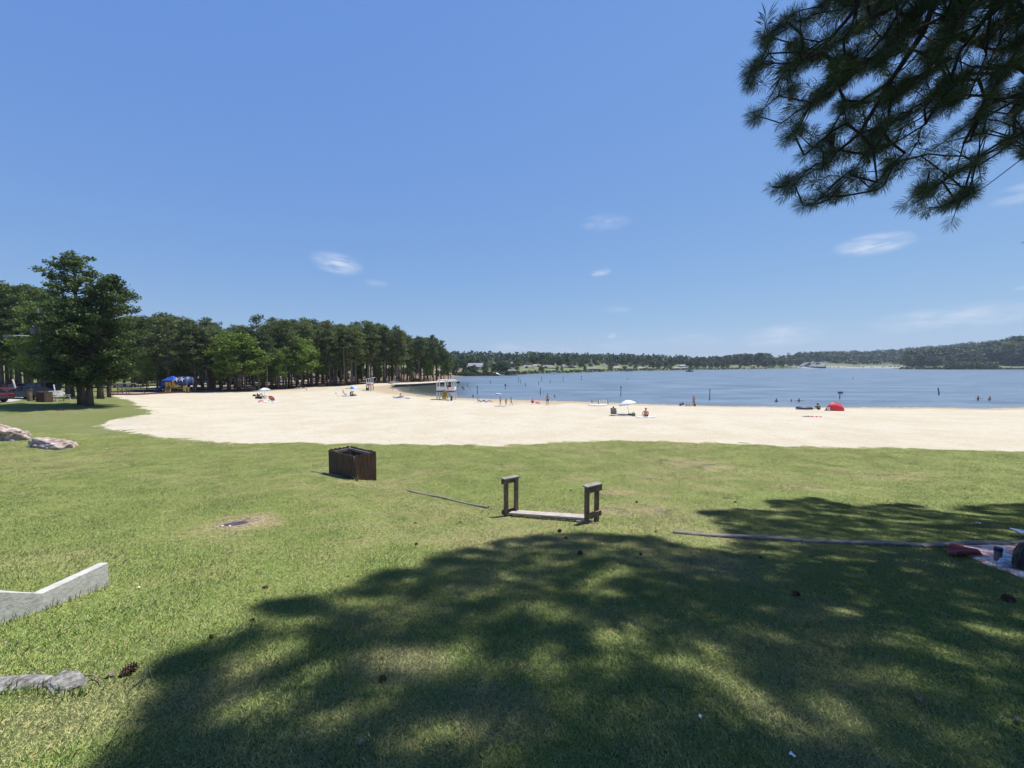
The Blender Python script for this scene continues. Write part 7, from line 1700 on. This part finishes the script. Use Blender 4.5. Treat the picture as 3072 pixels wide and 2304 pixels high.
def playground():
    y = 79; b = at_px(520, 1177, y); t = thing('play_structure', 'play structure with blue pyramid roof, blue slide, yellow panels and starred tunnel roof', 'play structure', b); u = y/F
    def L(px, py, dy=0): p = pix(px, py, y)-b; return Vector((p.x, dy, p.z))
    z0 = 0; deck = L(510, 1160).z
    for (px, dys, pt) in ((503, (-.6, .9), 1141), (530, (-.6, .9), 1141), (541, (-.5, 1.0), 1132), (566, (-.5, 1.0), 1132), (553, (-.5,), 1155), (576, (-.5, .8), 1160)):
        for dy in dys: m = MB(); p = L(px, pt); m.tube([(p.x, dy, -.3), (p.x, dy, p.z)], .07, 8); m.build('post', M['sign_grey'], t)
    m = MB(); a = L(498, 1141); c = L(536.5, 1141); ap = L(515.5, 1127.5, .15); m.add([(a.x, -1.1, a.z), (c.x, -1.1, a.z), (c.x, 1.4, a.z), (a.x, 1.4, a.z), tuple(ap), (a.x+.2, -.9, a.z-.02), (c.x-.2, -.9, a.z-.02), (c.x-.2, 1.2, a.z-.02), (a.x+.2, 1.2, a.z-.02)], [[0, 1, 4], [1, 2, 4], [2, 3, 4], [3, 0, 4], [8, 7, 6, 5]]); m.build('pyramid_roof', M['play_blue'], t)
    m = MB(); m.box(((L(503, 0 or 1160).x+L(541, 1160).x)/2, .15, deck), (L(541, 1160).x-L(503, 1160).x, 1.5, .1)); m.build('deck', M['sign_grey'], t)
    # arched tunnel roof in two hoods
    for (x0, x1) in ((534, 551), (551, 567.5)):
        m = MB(); vs = []; n = 10; A, B_ = L(x0, 1154).x, L(x1, 1154).x; zb, zt = L(550, 1153).z, L(550, 1130).z
        for i in range(n+1):
            a = math.pi*i/n; yy = .2-1.15*math.cos(a); zz = zb+(zt-zb)*math.sin(a)**.8; vs += [(A+.25*(1-math.sin(a)), yy, zz), (B_, yy, zz)]
        m.add(vs, [[i*2, i*2+1, i*2+3, i*2+2] for i in range(n)]+[[i*2+1 for i in range(n+1)]], True); h = m.build('tunnel_roof', M['play_navy'], t); so = h.modifiers.new('t', 'SOLIDIFY'); so.thickness = .04
        cx = (A+B_)/2; m = MB(); c0 = Vector((cx, -.93, zb+(zt-zb)*.66)); pts = []
        for k in range(8): a = math.pi/4*k+.39; r_ = .62 if k % 2 == 0 else .22; pts.append(c0+Vector((r_*math.cos(a), .30*math.sin(a)*r_*1.2, r_*math.sin(a)*.85))+Vector((0, -.06, 0)))
        m.add([c0+Vector((0, -.09, 0))]+pts, [[0, 1+i, 1+(i+1) % 8] for i in range(8)]); q = m.build('star', M['white_paint'], h); so = q.modifiers.new('t', 'SOLIDIFY'); so.thickness = .02
    # slide
    m = MB(); P = [L(497, 1152), L(492, 1159), L(483, 1166), L(475, 1172), L(469, 1175.5)]; vs = []
    for p in P:
        for (dy, dz) in ((-.45, .22), (-.38, 0), (.38, 0), (.45, .22)): vs.append((p.x, -.1+dy, p.z+dz-.05))
    m.add(vs, [[i*4+j, i*4+j+1, (i+1)*4+j+1, (i+1)*4+j] for i in range(4) for j in range(3)], True); o = m.build('slide', M['play_blue'], t); so = o.modifiers.new('t', 'SOLIDIFY'); so.thickness = .06
    m = MB(); c = L(496, 1150); m.tube([(c.x-.45, -.1, c.z-.1), (c.x, -.1, c.z), (c.x+.5, -.1, c.z+.1)], [.42, .5, .46], 12); m.build('slide_hood', M['play_blue'], t)
    # yellow panels and climbers
    for (x0, x1, pt, pb, dy, m_) in ((504, 513, 1145, 1160, -.62, 'play_yellow'), (514, 521, 1145, 1158, -.64, 'play_yellow'), (524, 541, 1146, 1163, -.66, 'play_yellow'), (556, 566, 1156, 1176, -.55, 'play_yellow'), (569, 574, 1162, 1176, -.5, 'play_yellow'), (536, 548, 1144, 1153, -.7, 'play_red'), (543, 550, 1156, 1161, -.55, 'play_yellow')):
        a, c = L(x0, pt), L(x1, pb); m = MB(); m.box(((a.x+c.x)/2, dy, (a.z+c.z)/2), (c.x-a.x, .06, a.z-c.z), bevel=.02); m.build('panel', M[m_], t)
    a = L(533, 1155); m = MB(); m.lathe([(.28, -.05), (.34, 0), (.28, .05)], (a.x, -.74, a.z), 14, (R(90), 0, 0)); m.build('wheel', M['play_yellow'], t)
    m = MB(); A, B_ = L(511, 1159, -.7), L(518, 1176.5, -1.9)
    for dx in (0, 1.0): m.tube([A+Vector((dx, 0, .1)), A.lerp(B_, .5)+Vector((dx-.1, 0, .15)), B_+Vector((dx+.2, 0, 0))], .07, 6)
    for k in range(5): f = (k+.7)/5.6; p = A.lerp(B_, f); m.box((p.x+.55, p.y, p.z+.1), (1.0, .3, .06))
    m.build('ladder', M['play_yellow'], t)
    m = MB(); m.bar(L(541, 1166, -.5), L(575, 1161, -.5), .08, .12); m.build('balance_beam', M['play_yellow'], t)
playground()
def light_pole(px, pt, pb, y, label):
    b = at_px(px, pb, y); h = pix(px, pt, y).z-b.z; t = thing('light_pole', label, 'light pole', b); m = MB(); m.tube([(0, 0, -.2), (-.1, 0, h)], [.13, .08], 8); m.build('pole', M['wood_brown'], t); m = MB(); m.tube([(-.1, 0, h-.1), (.5, 0, h+.1), (1.3, 0, h+.05)], [.04, .05, .11], 7); m.build('lamp_arm', M['grey_wood'], t)
light_pole(1034, 1042, 1153, 107, 'light pole with curved arm beside the pale leaning pine')
# white canopy on a post under the trees, picnic tables, brush pile
def canopy():
    b = AT(664, edge_depth(664)+14); t = thing('picnic_canopy', 'white canopy roof on a post between two front pines', 'canopy', b); h = pix(664, 1121, b.y).z-b.z
    m = MB(); m.tube([(0, 0, -.1), (0, 0, h)], .06, 8); m.build('post', M['wood_brown'], t)
    m = MB(); r_ = 1.15; vs = [(0, 0, h+.35)]+[(r_*math.cos(6.283*i/8), r_*math.sin(6.283*i/8), h) for i in range(8)]; m.add(vs, [[0, 1+i, 1+(i+1) % 8] for i in range(8)]); o = m.build('roof', M['white_cloth'], t); so = o.modifiers.new('t', 'SOLIDIFY'); so.thickness = .05
canopy()
def picnic_table(proto=None, **k): pass
def make_table(loc, rz, label):
    t = thing('picnic_table', label, 'picnic table', loc, rz, 'picnic tables in the wood')
    m = MB(); [m.box((0, -.32+i*.16, .75), (1.9, .15, .04)) for i in range(5)]; m.build('table_top', M['grey_wood'], t)
    for s in (-1, 1): m = MB(); [m.box((0, s*(.68+j*.13), .45), (1.9, .12, .04)) for j in range(2)]; m.build('bench_seat', M['grey_wood'], t)
    for x in (-.7, .7): m = MB(); m.bar((x, -.25, .73), (x, -.7, 0), .05, .09); m.bar((x, .25, .73), (x, .7, 0), .05, .09); m.bar((x, -.8, .42), (x, .8, .42), .05, .09); m.build('leg_frame', M['wood_brown'], t)
    return t
tb0 = make_table((0, 0, 0), 0, 'x')
tl = ((748,3,'picnic table left of the light blue parasol, just inside the trees'),(728,6,'picnic table behind the front pine left of the parasol'),(842,5,'picnic table right of the light blue parasol under the trees'),(868,9,'picnic table deeper in the wood right of the parasol'),(1012,4,'picnic table near the standing pair under the trees'),(1028,5,'picnic table beside the pale leaning pine'),(1075,8,'picnic table behind the rainbow parasol'),(1192,3,'picnic table above the cove'))
for i, (px, dy, lb) in enumerate(tl):
    b = AT(px, edge_depth(px)+dy)
    if i == 0: tb0.location = b; tb0.rotation_euler = (0, 0, .2); tb0['label'] = lb
    else: dup(tb0, b, i*.7, None, lb)
def heap(px, dy, d, m_, label, name, cat, seed):
    b = AT(px, edge_depth(px)+dy); o = link(name, rock_mesh(name, d, seed, 3, .35, .02), m_, None, b); tag(o, label, cat)
heap(1247, 3, (3.4, 2.2, 1.35), M['wood_dark'], 'dark reddish brush pile at the edge of the wood above the cove', 'brush_pile', 'brush pile', 41)

# ------------------------------------------------------------------ the cove's concrete sea wall
def sea_wall():
    P = [Vector((*WD(px, py, .1), 0)) for px, py in ((1186,1160),(1215,1159),(1245,1157.6),(1285,1155),(1330,1151.8),(1368,1149.2),(1379,1148.6))]; b = P[0].copy(); t = thing('sea_wall', 'long pale-topped sea wall closing the cove', 'wall', b)
    m = MB(); vs = []
    for i, p in enumerate(P):
        d = (P[min(i+1, 6)]-P[max(i-1, 0)]).normalized(); n = Vector((-d.y, d.x, 0)); q = p-b
        for (o_, z) in ((0, -.6), (0, .62), (.5, .64), (.5, -.6)): r_ = q+n*o_; vs.append((r_.x, r_.y, z))
    m.add(vs, [[i*4+j, i*4+(j+1) % 4, (i+1)*4+(j+1) % 4, (i+1)*4+j] for i in range(6) for j in range(4)]+[[3, 2, 1, 0], [24, 25, 26, 27]]); m.build('wall', M['post'], t)
    m = MB(); m.v = []; vs = []
    for i, p in enumerate(P):
        d = (P[min(i+1, 6)]-P[max(i-1, 0)]).normalized(); n = Vector((-d.y, d.x, 0)); q = p-b
        for (o_, z) in ((-.08, .65), (-.08, .74), (4.2, .86), (4.2, .6)): r_ = q+n*o_; vs.append((r_.x, r_.y, z))
    m.add(vs, [[i*4+j, i*4+(j+1) % 4, (i+1)*4+(j+1) % 4, (i+1)*4+j] for i in range(6) for j in range(4)]+[[3, 2, 1, 0], [24, 25, 26, 27]]); m.build('walkway', M['sandwall'], t)
M['sandwall'] = mat('sandwall', (.52, .46, .37), .9, var=.08, scale=.4)
sea_wall()

# ------------------------------------------------------------------ far shore: houses, docks, boats, dam frame
HW = {k: mat('wall_'+k, c, .8, var=.08, scale=.3) for k, c in dict(grey=(.2, .2, .2), tan=(.27, .24, .2), white=(.62, .62, .6), brick=(.2, .13, .12), green=(.16, .2, .19), pale=(.4, .4, .36)).items()}
HR = {k: mat('roof_'+k, c, .85, var=.15, scale=.6) for k, c in dict(grey=(.22, .22, .24), dark=(.13, .13, .14), mauve=(.185, .17, .165), green=(.22, .28, .28), tan=(.26, .245, .22), brown=(.2, .15, .13)).items()}
def house(px0, px1, pt, pb, wall, roof, label, dy=55, style='hip', depth=11, windows=4, storeys=1, chimney=False, name='house', wing=None):
    cx = (px0+px1)/2; y = shore_depth(cx)+dy; b = at_px(cx, pb, y); zb = min(b.z, pix(cx, pb, y).z); b.z = zb; u = y/F; W = (px1-px0)*u; H = (pb-pt)*u; t = thing(name, label, 'house', b)
    rh = H*(.48 if style == 'hip' else .44); wh = H-rh; e = .6; wall_top = wh
    m = MB(); m.box((0, depth/2, wh/2-1), (W-1.0, depth, wh+2)); m.build('walls', HW[wall], t)
    m = MB(); x0, x1 = -W/2-e*.3, W/2+e*.3; y0, y1 = -e, depth+e
    if style == 'hip': r0, r1 = x0+W*.24, x1-W*.24
    elif style == 'gable': r0, r1 = x0+.02, x1-.02
    else: r0 = r1 = 0
    m.add([(x0, y0, wh-.1), (x1, y0, wh-.1), (x1, y1, wh-.1), (x0, y1, wh-.1), (r0, depth/2, H), (r1, depth/2, H), (x0, y0, wh-.3), (x1, y0, wh-.3), (x1, y1, wh-.3), (x0, y1, wh-.3)], [[0, 1, 5, 4], [1, 2, 5], [2, 3, 4, 5], [3, 0, 4], [9, 8, 7, 6], [0, 6, 7, 1], [1, 7, 8, 2], [2, 8, 9, 3], [3, 9, 6, 0]]); rf = m.build('roof', HR[roof], t)
    if chimney: m = MB(); m.box((W*.12, depth*.4, H+.1), (W*.05, .9, rh*.7)); m.build('chimney', HW['brick'], rf)
    for s in range(storeys):
        zc = wh*(s+.5)/storeys
        for i in range(windows):
            x = (-.5+(i+.5)/windows)*W*.9; w = W*.9/windows*.58; h = wh/storeys*.56
            m = MB(); m.box((x, -.04, zc), (w, .14, h)); f_ = m.build('window', M['glass_dark'], t); m = MB(); m.box((x, -.13, zc-h/2), (w*1.1, .08, h*.08)); m.box((x, -.13, zc), (.1, .05, h)); m.build('frame', M['white_paint'], f_)
    if wing:
        wx, ww = wing; m = MB(); m.box((wx*W, -1.6, wh*.48), (ww*W, 3.4, wh*.96+1)); m.build('wing', HW[wall], t)
        m = MB(); a, c = wx*W-ww*W/2-.4, wx*W+ww*W/2+.4; m.add([(a, -3.7, wh*.95), (c, -3.7, wh*.95), ((a+c)/2, -3.7, H*.86), (a, depth/2, wh*.95), (c, depth/2, wh*.95), ((a+c)/2, depth/2, H*.86)], [[0, 1, 2], [0, 2, 5, 3], [1, 4, 5, 2]]); m.build('gable_roof', HR[roof], t)
        m = MB(); m.box((wx*W, -3.36, wh*.5), (ww*W*.5, .12, wh*.5)); m.build('window', M['glass_dark'], t)
    return t, W, wh, depth
t, W, wh, dp = house(1403, 1447, 1089, 1114, 'grey', 'grey', 'largest two-storey house with a long grey roof and white porch on the far shore', 40, 'gable', 11, 3, 2, wing=(0, .25))
for k, x in enumerate((.30, .40, .5)): m = MB(); m.box((x*W*.98, -1.7, wh*.5), (.35, .35, wh)); m.build('porch_column', M['white_paint'], t)
for z in (.02, .5): m = MB(); m.box((.4*W, -1.0, wh*z+.1), (.24*W, 1.8, .35)); m.build('porch_floor', M['white_paint'], t)
house(1472, 1489, 1089, 1104, 'green', 'green', 'grey-green house half hidden among trees right of the big one', 75, 'hip', 10, 3, 2)
house(1529, 1541, 1087, 1103, 'green', 'green', 'tall narrow green house above the wide dark tree', 80, 'hip', 9, 2, 2)
house(1374, 1382, 1108, 1118, 'white', 'tan', 'small white shed on the bank at the left end of the far shore', 10, 'gable', 4, 1)
house(1564, 1603, 1095, 1110.5, 'pale', 'mauve', 'hip-roofed house above the first green lawn', 55, 'hip', 12, 5, wing=(-.1, .22))
house(1599, 1621, 1093, 1103, 'pale', 'tan', 'pale gabled house behind and right of the hip-roofed one', 80, 'gable', 9, 3, 2, wing=(.2, .3))
house(1623, 1670, 1095, 1111.5, 'tan', 'mauve', 'wide house with steep grey-mauve roofs above the stone bank', 45, 'hip', 12, 6, wing=(-.22, .25))
house(1688, 1727, 1094, 1106.5, 'brick', 'mauve', 'long low house with chimney above the second green lawn', 55, 'gable', 11, 6, chimney=True, wing=(.1, .3))
house(1759, 1800, 1100, 1113, 'tan', 'mauve', 'low broad house with plain grey roof near the water', 22, 'hip', 11, 6)
house(1812, 1826, 1095, 1104, 'brick', 'dark', 'small dark two-storey house among trees', 70, 'hip', 8, 2, 2)
house(1840, 1863, 1098, 1111, 'tan', 'tan', 'tan house with a balcony front right of the dark one', 30, 'hip', 9, 4, 2)
house(1915, 1941, 1100, 1110.5, 'pale', 'tan', 'small white gabled house partly screened by trees', 25, 'gable', 8, 3, wing=(.3, .3))
house(2040, 2061, 1094, 1102.5, 'green', 'green', 'grey-green house above the covered docks', 45, 'hip', 9, 3)
house(2225, 2254, 1085, 1094, 'tan', 'brown', 'long brown-roofed house on top of the knoll', 90, 'gable', 9, 6)
for (px0, px1, pt, pb, lb) in ((1676,1684,1110,1119,'grey boat shed by the stone bank'),(1893,1899,1106,1112,'tiny grey-roofed shed at the water near the tan house')): house(px0, px1, pt, pb, 'grey', 'grey', lb, 3, 'hip', 5, 1, name='shed')
def dock(px0, px1, pb, roof, label, rw=None, arm=None):
    cx = (px0+px1)/2; y = EYE/dep(pb)-1.5; b = at_px(cx, pb, y); b.z = 0; u = y/F; W = (px1-px0)*u; t = thing('boat_dock', label, 'dock', b)
    m = MB(); m.box((0, 2.5, .5), (W, 6, .2)); m.build('deck', M['grey_wood'], t)
    for i in range(max(2, int(W/4)+1)): m = MB(); x = -W/2+.3+i*(W-.6)/max(1, int(W/4)); m.tube([(x, -.3, -1.5), (x, -.3, 2.6 if roof else .8)], .16, 7); m.build('pile', M['post'], t)
    if roof:
        w = W*(rw or 1); m = MB(); m.add([(-w/2, -1, 2.6), (w/2, -1, 2.6), (w/2, 6, 2.6), (-w/2, 6, 2.6), (-w*.3, 2.5, 3.6), (w*.3, 2.5, 3.6), (-w/2, -1, 2.4), (w/2, -1, 2.4), (w/2, 6, 2.4), (-w/2, 6, 2.4)], [[0, 1, 5, 4], [1, 2, 5], [2, 3, 4, 5], [3, 0, 4], [9, 8, 7, 6], [0, 6, 7, 1], [1, 7, 8, 2], [2, 8, 9, 3], [3, 9, 6, 0]]); m.build('roof', HR[roof], t)
    return t, W
dock(1521, 1552, 1126, 'dark', 'dark roofed boathouse with a white end on the far shore')
dock(1309, 1332, 1126.5, 'tan', 'roofed boat dock seen through the trunks on the point')
dock(1881, 1896, 1114, 'dark', 'small dark boathouse right of the tan house')
dock(2021, 2043, 1111, 'tan', 'left covered dock mid shore'); dock(2045, 2062, 1110.8, 'grey', 'right covered dock mid shore')
dock(1945, 1960, 1113, 'brown', 'low brown boathouse right of the white gabled house'); dock(2137, 2162, 1109, None, 'long flat pale dock under the trees'); dock(1803, 1822, 1114.5, None, 'flat dock with a moored boat left of the tan house')
def water_slide():
    y = shore_depth(1490)-.5; b = at_px(1490, 1127, y); b.z = 0; t = thing('dock_ramp', 'white zigzag ramp running down to a dock on the far shore', 'ramp', b); u = y/F
    def L(px, py, dy=0): p = pix(px, py, y)-b; return Vector((p.x, dy, p.z))
    m = MB(); m.bar(L(1476, 1118, 5), L(1489, 1119.5, 2), 1.2, .25); m.bar(L(1489, 1119.5, 2), L(1500, 1125, 0), 1.2, .25); m.bar(L(1500, 1125, 0), L(1512, 1125.5, 0), 1.2, .25); m.build('ramp', M['white_paint'], t)
    m = MB(); m.box(tuple(L(1480, 1123, 1)), (38*u, 5, .25)); m.build('deck', M['wood_brown'], t)
    for px in (1465, 1478, 1492, 1504): m = MB(); m.tube([L(px, 1123, -.5), (L(px, 1123).x, -.5, -1.5)], .15, 6); m.build('pile', M['post'], t)
water_slide()
def boat(px, pb, L_, label, hull='navy', cab=True, rz=0, dy=0):
    b = water_at(px, pb); t = thing('motorboat', label, 'boat', b, rz); m = MB(); vs = []; n = 9
    for i in range(n):
        f = i/(n-1); x = (f-.5)*L_; w = L_*.17*(1-max(0, (f-.55)/.45)**2); h = L_*.11+L_*.05*f
        vs += [(x, -w, h), (x, -w*.7, -.15), (x, w*.7, -.15), (x, w, h)]
    m.add(vs, [[i*4+j, i*4+j+1, (i+1)*4+j+1, (i+1)*4+j] for i in range(n-1) for j in range(3)]+[[0, 3, 2, 1]]+[[i*4+3, i*4, (i+1)*4, (i+1)*4+3] for i in range(n-1)]); m.build('hull', M[hull], t)
    if cab: m = MB(); m.box((-L_*.05, 0, L_*.17), (L_*.3, L_*.24, L_*.12), taper=.8); m.build('windscreen', M['glass_dark'], t); m = MB(); m.box((-L_*.12, 0, L_*.3), (L_*.35, L_*.26, L_*.02)); m.build('canopy', M['dark_fabric'], t)
    m = MB(); m.box((-L_*.52, 0, L_*.08), (L_*.05, L_*.06, L_*.2), bevel=.03); m.build('outboard_motor', M['black'], t)
boat(2069, 1115, 6.5, 'dark motorboat crossing the open lake', rz=.1)
boat(1822, 1115.5, 6, 'white boat moored at the flat dock left of the tan house', 'white_paint', False)
boat(1659, 1120, 5.5, 'small white boat by the stone bank', 'white_paint', False, .2)
def dam_frame():
    y = 640; b = at_px(2447, 1104, y); b.z = 0; t = thing('footbridge_frame', 'slanted white frame of two bays standing on a dark base beside the dam', 'frame structure', b); u = y/F
    def L(px, py, dy=0): p = pix(px, py, y)-b; return Vector((p.x, dy, p.z))
    for a, c in (((2426,1088),(2489,1086.6)),((2406,1098.8),(2464,1097.8)),((2406,1098.8),(2424,1088.2)),((2438,1098.4),(2449,1088)),((2464,1097.8),(2481,1087.3))):
        for dy in (0, 6): m = MB(); m.bar(L(*a, dy), L(*c, dy), 1.0, .8); m.build('beam', M['white_paint'], t)
    for px, py in ((2426,1088),(2489,1086.6),(2449,1088),(2464,1098)): m = MB(); m.bar(L(px, py, 0), L(px, py, 6), .7); m.build('cross_beam', M['white_paint'], t)
    m = MB(); a = L(2367, 1101.5); c = L(2476, 1105); m.box(((a.x+c.x)/2, 3, (a.z+c.z)/2+.2), (c.x-a.x, 9, 2.6)); m.build('base', M['post'], t)
    for px in range(2404, 2478, 12): m = MB(); p = L(px, 1100); m.box((p.x, .5, 1.6), (.8, .8, 5)); m.build('pier', M['post'], t)
dam_frame()

# ------------------------------------------------------------------ summer haze
def haze():
    m = bpy.data.materials.new('haze'); m.use_nodes = True; N = m.node_tree.nodes; L = m.node_tree.links; N.clear()
    out = N.new('ShaderNodeOutputMaterial'); v = N.new('ShaderNodeVolumePrincipled'); v.inputs['Color'].default_value = (.62, .74, .9, 1); v.inputs['Density'].default_value = 0.00017; v.inputs['Anisotropy'].default_value = .2
    L.new(v.outputs[0], out.inputs['Volume'])
    mb = MB(); x0, x1, y0, y1, z0, z1 = -3000, 3000, -400, 3000, float(gz.min())-1, 150
    mb.box(((x0+x1)/2, (y0+y1)/2, (z0+z1)/2), (x1-x0, y1-y0, z1-z0)); o = mb.build('haze', m); tag(o, 'thin summer haze over the lake', 'haze', kind='stuff')
haze()
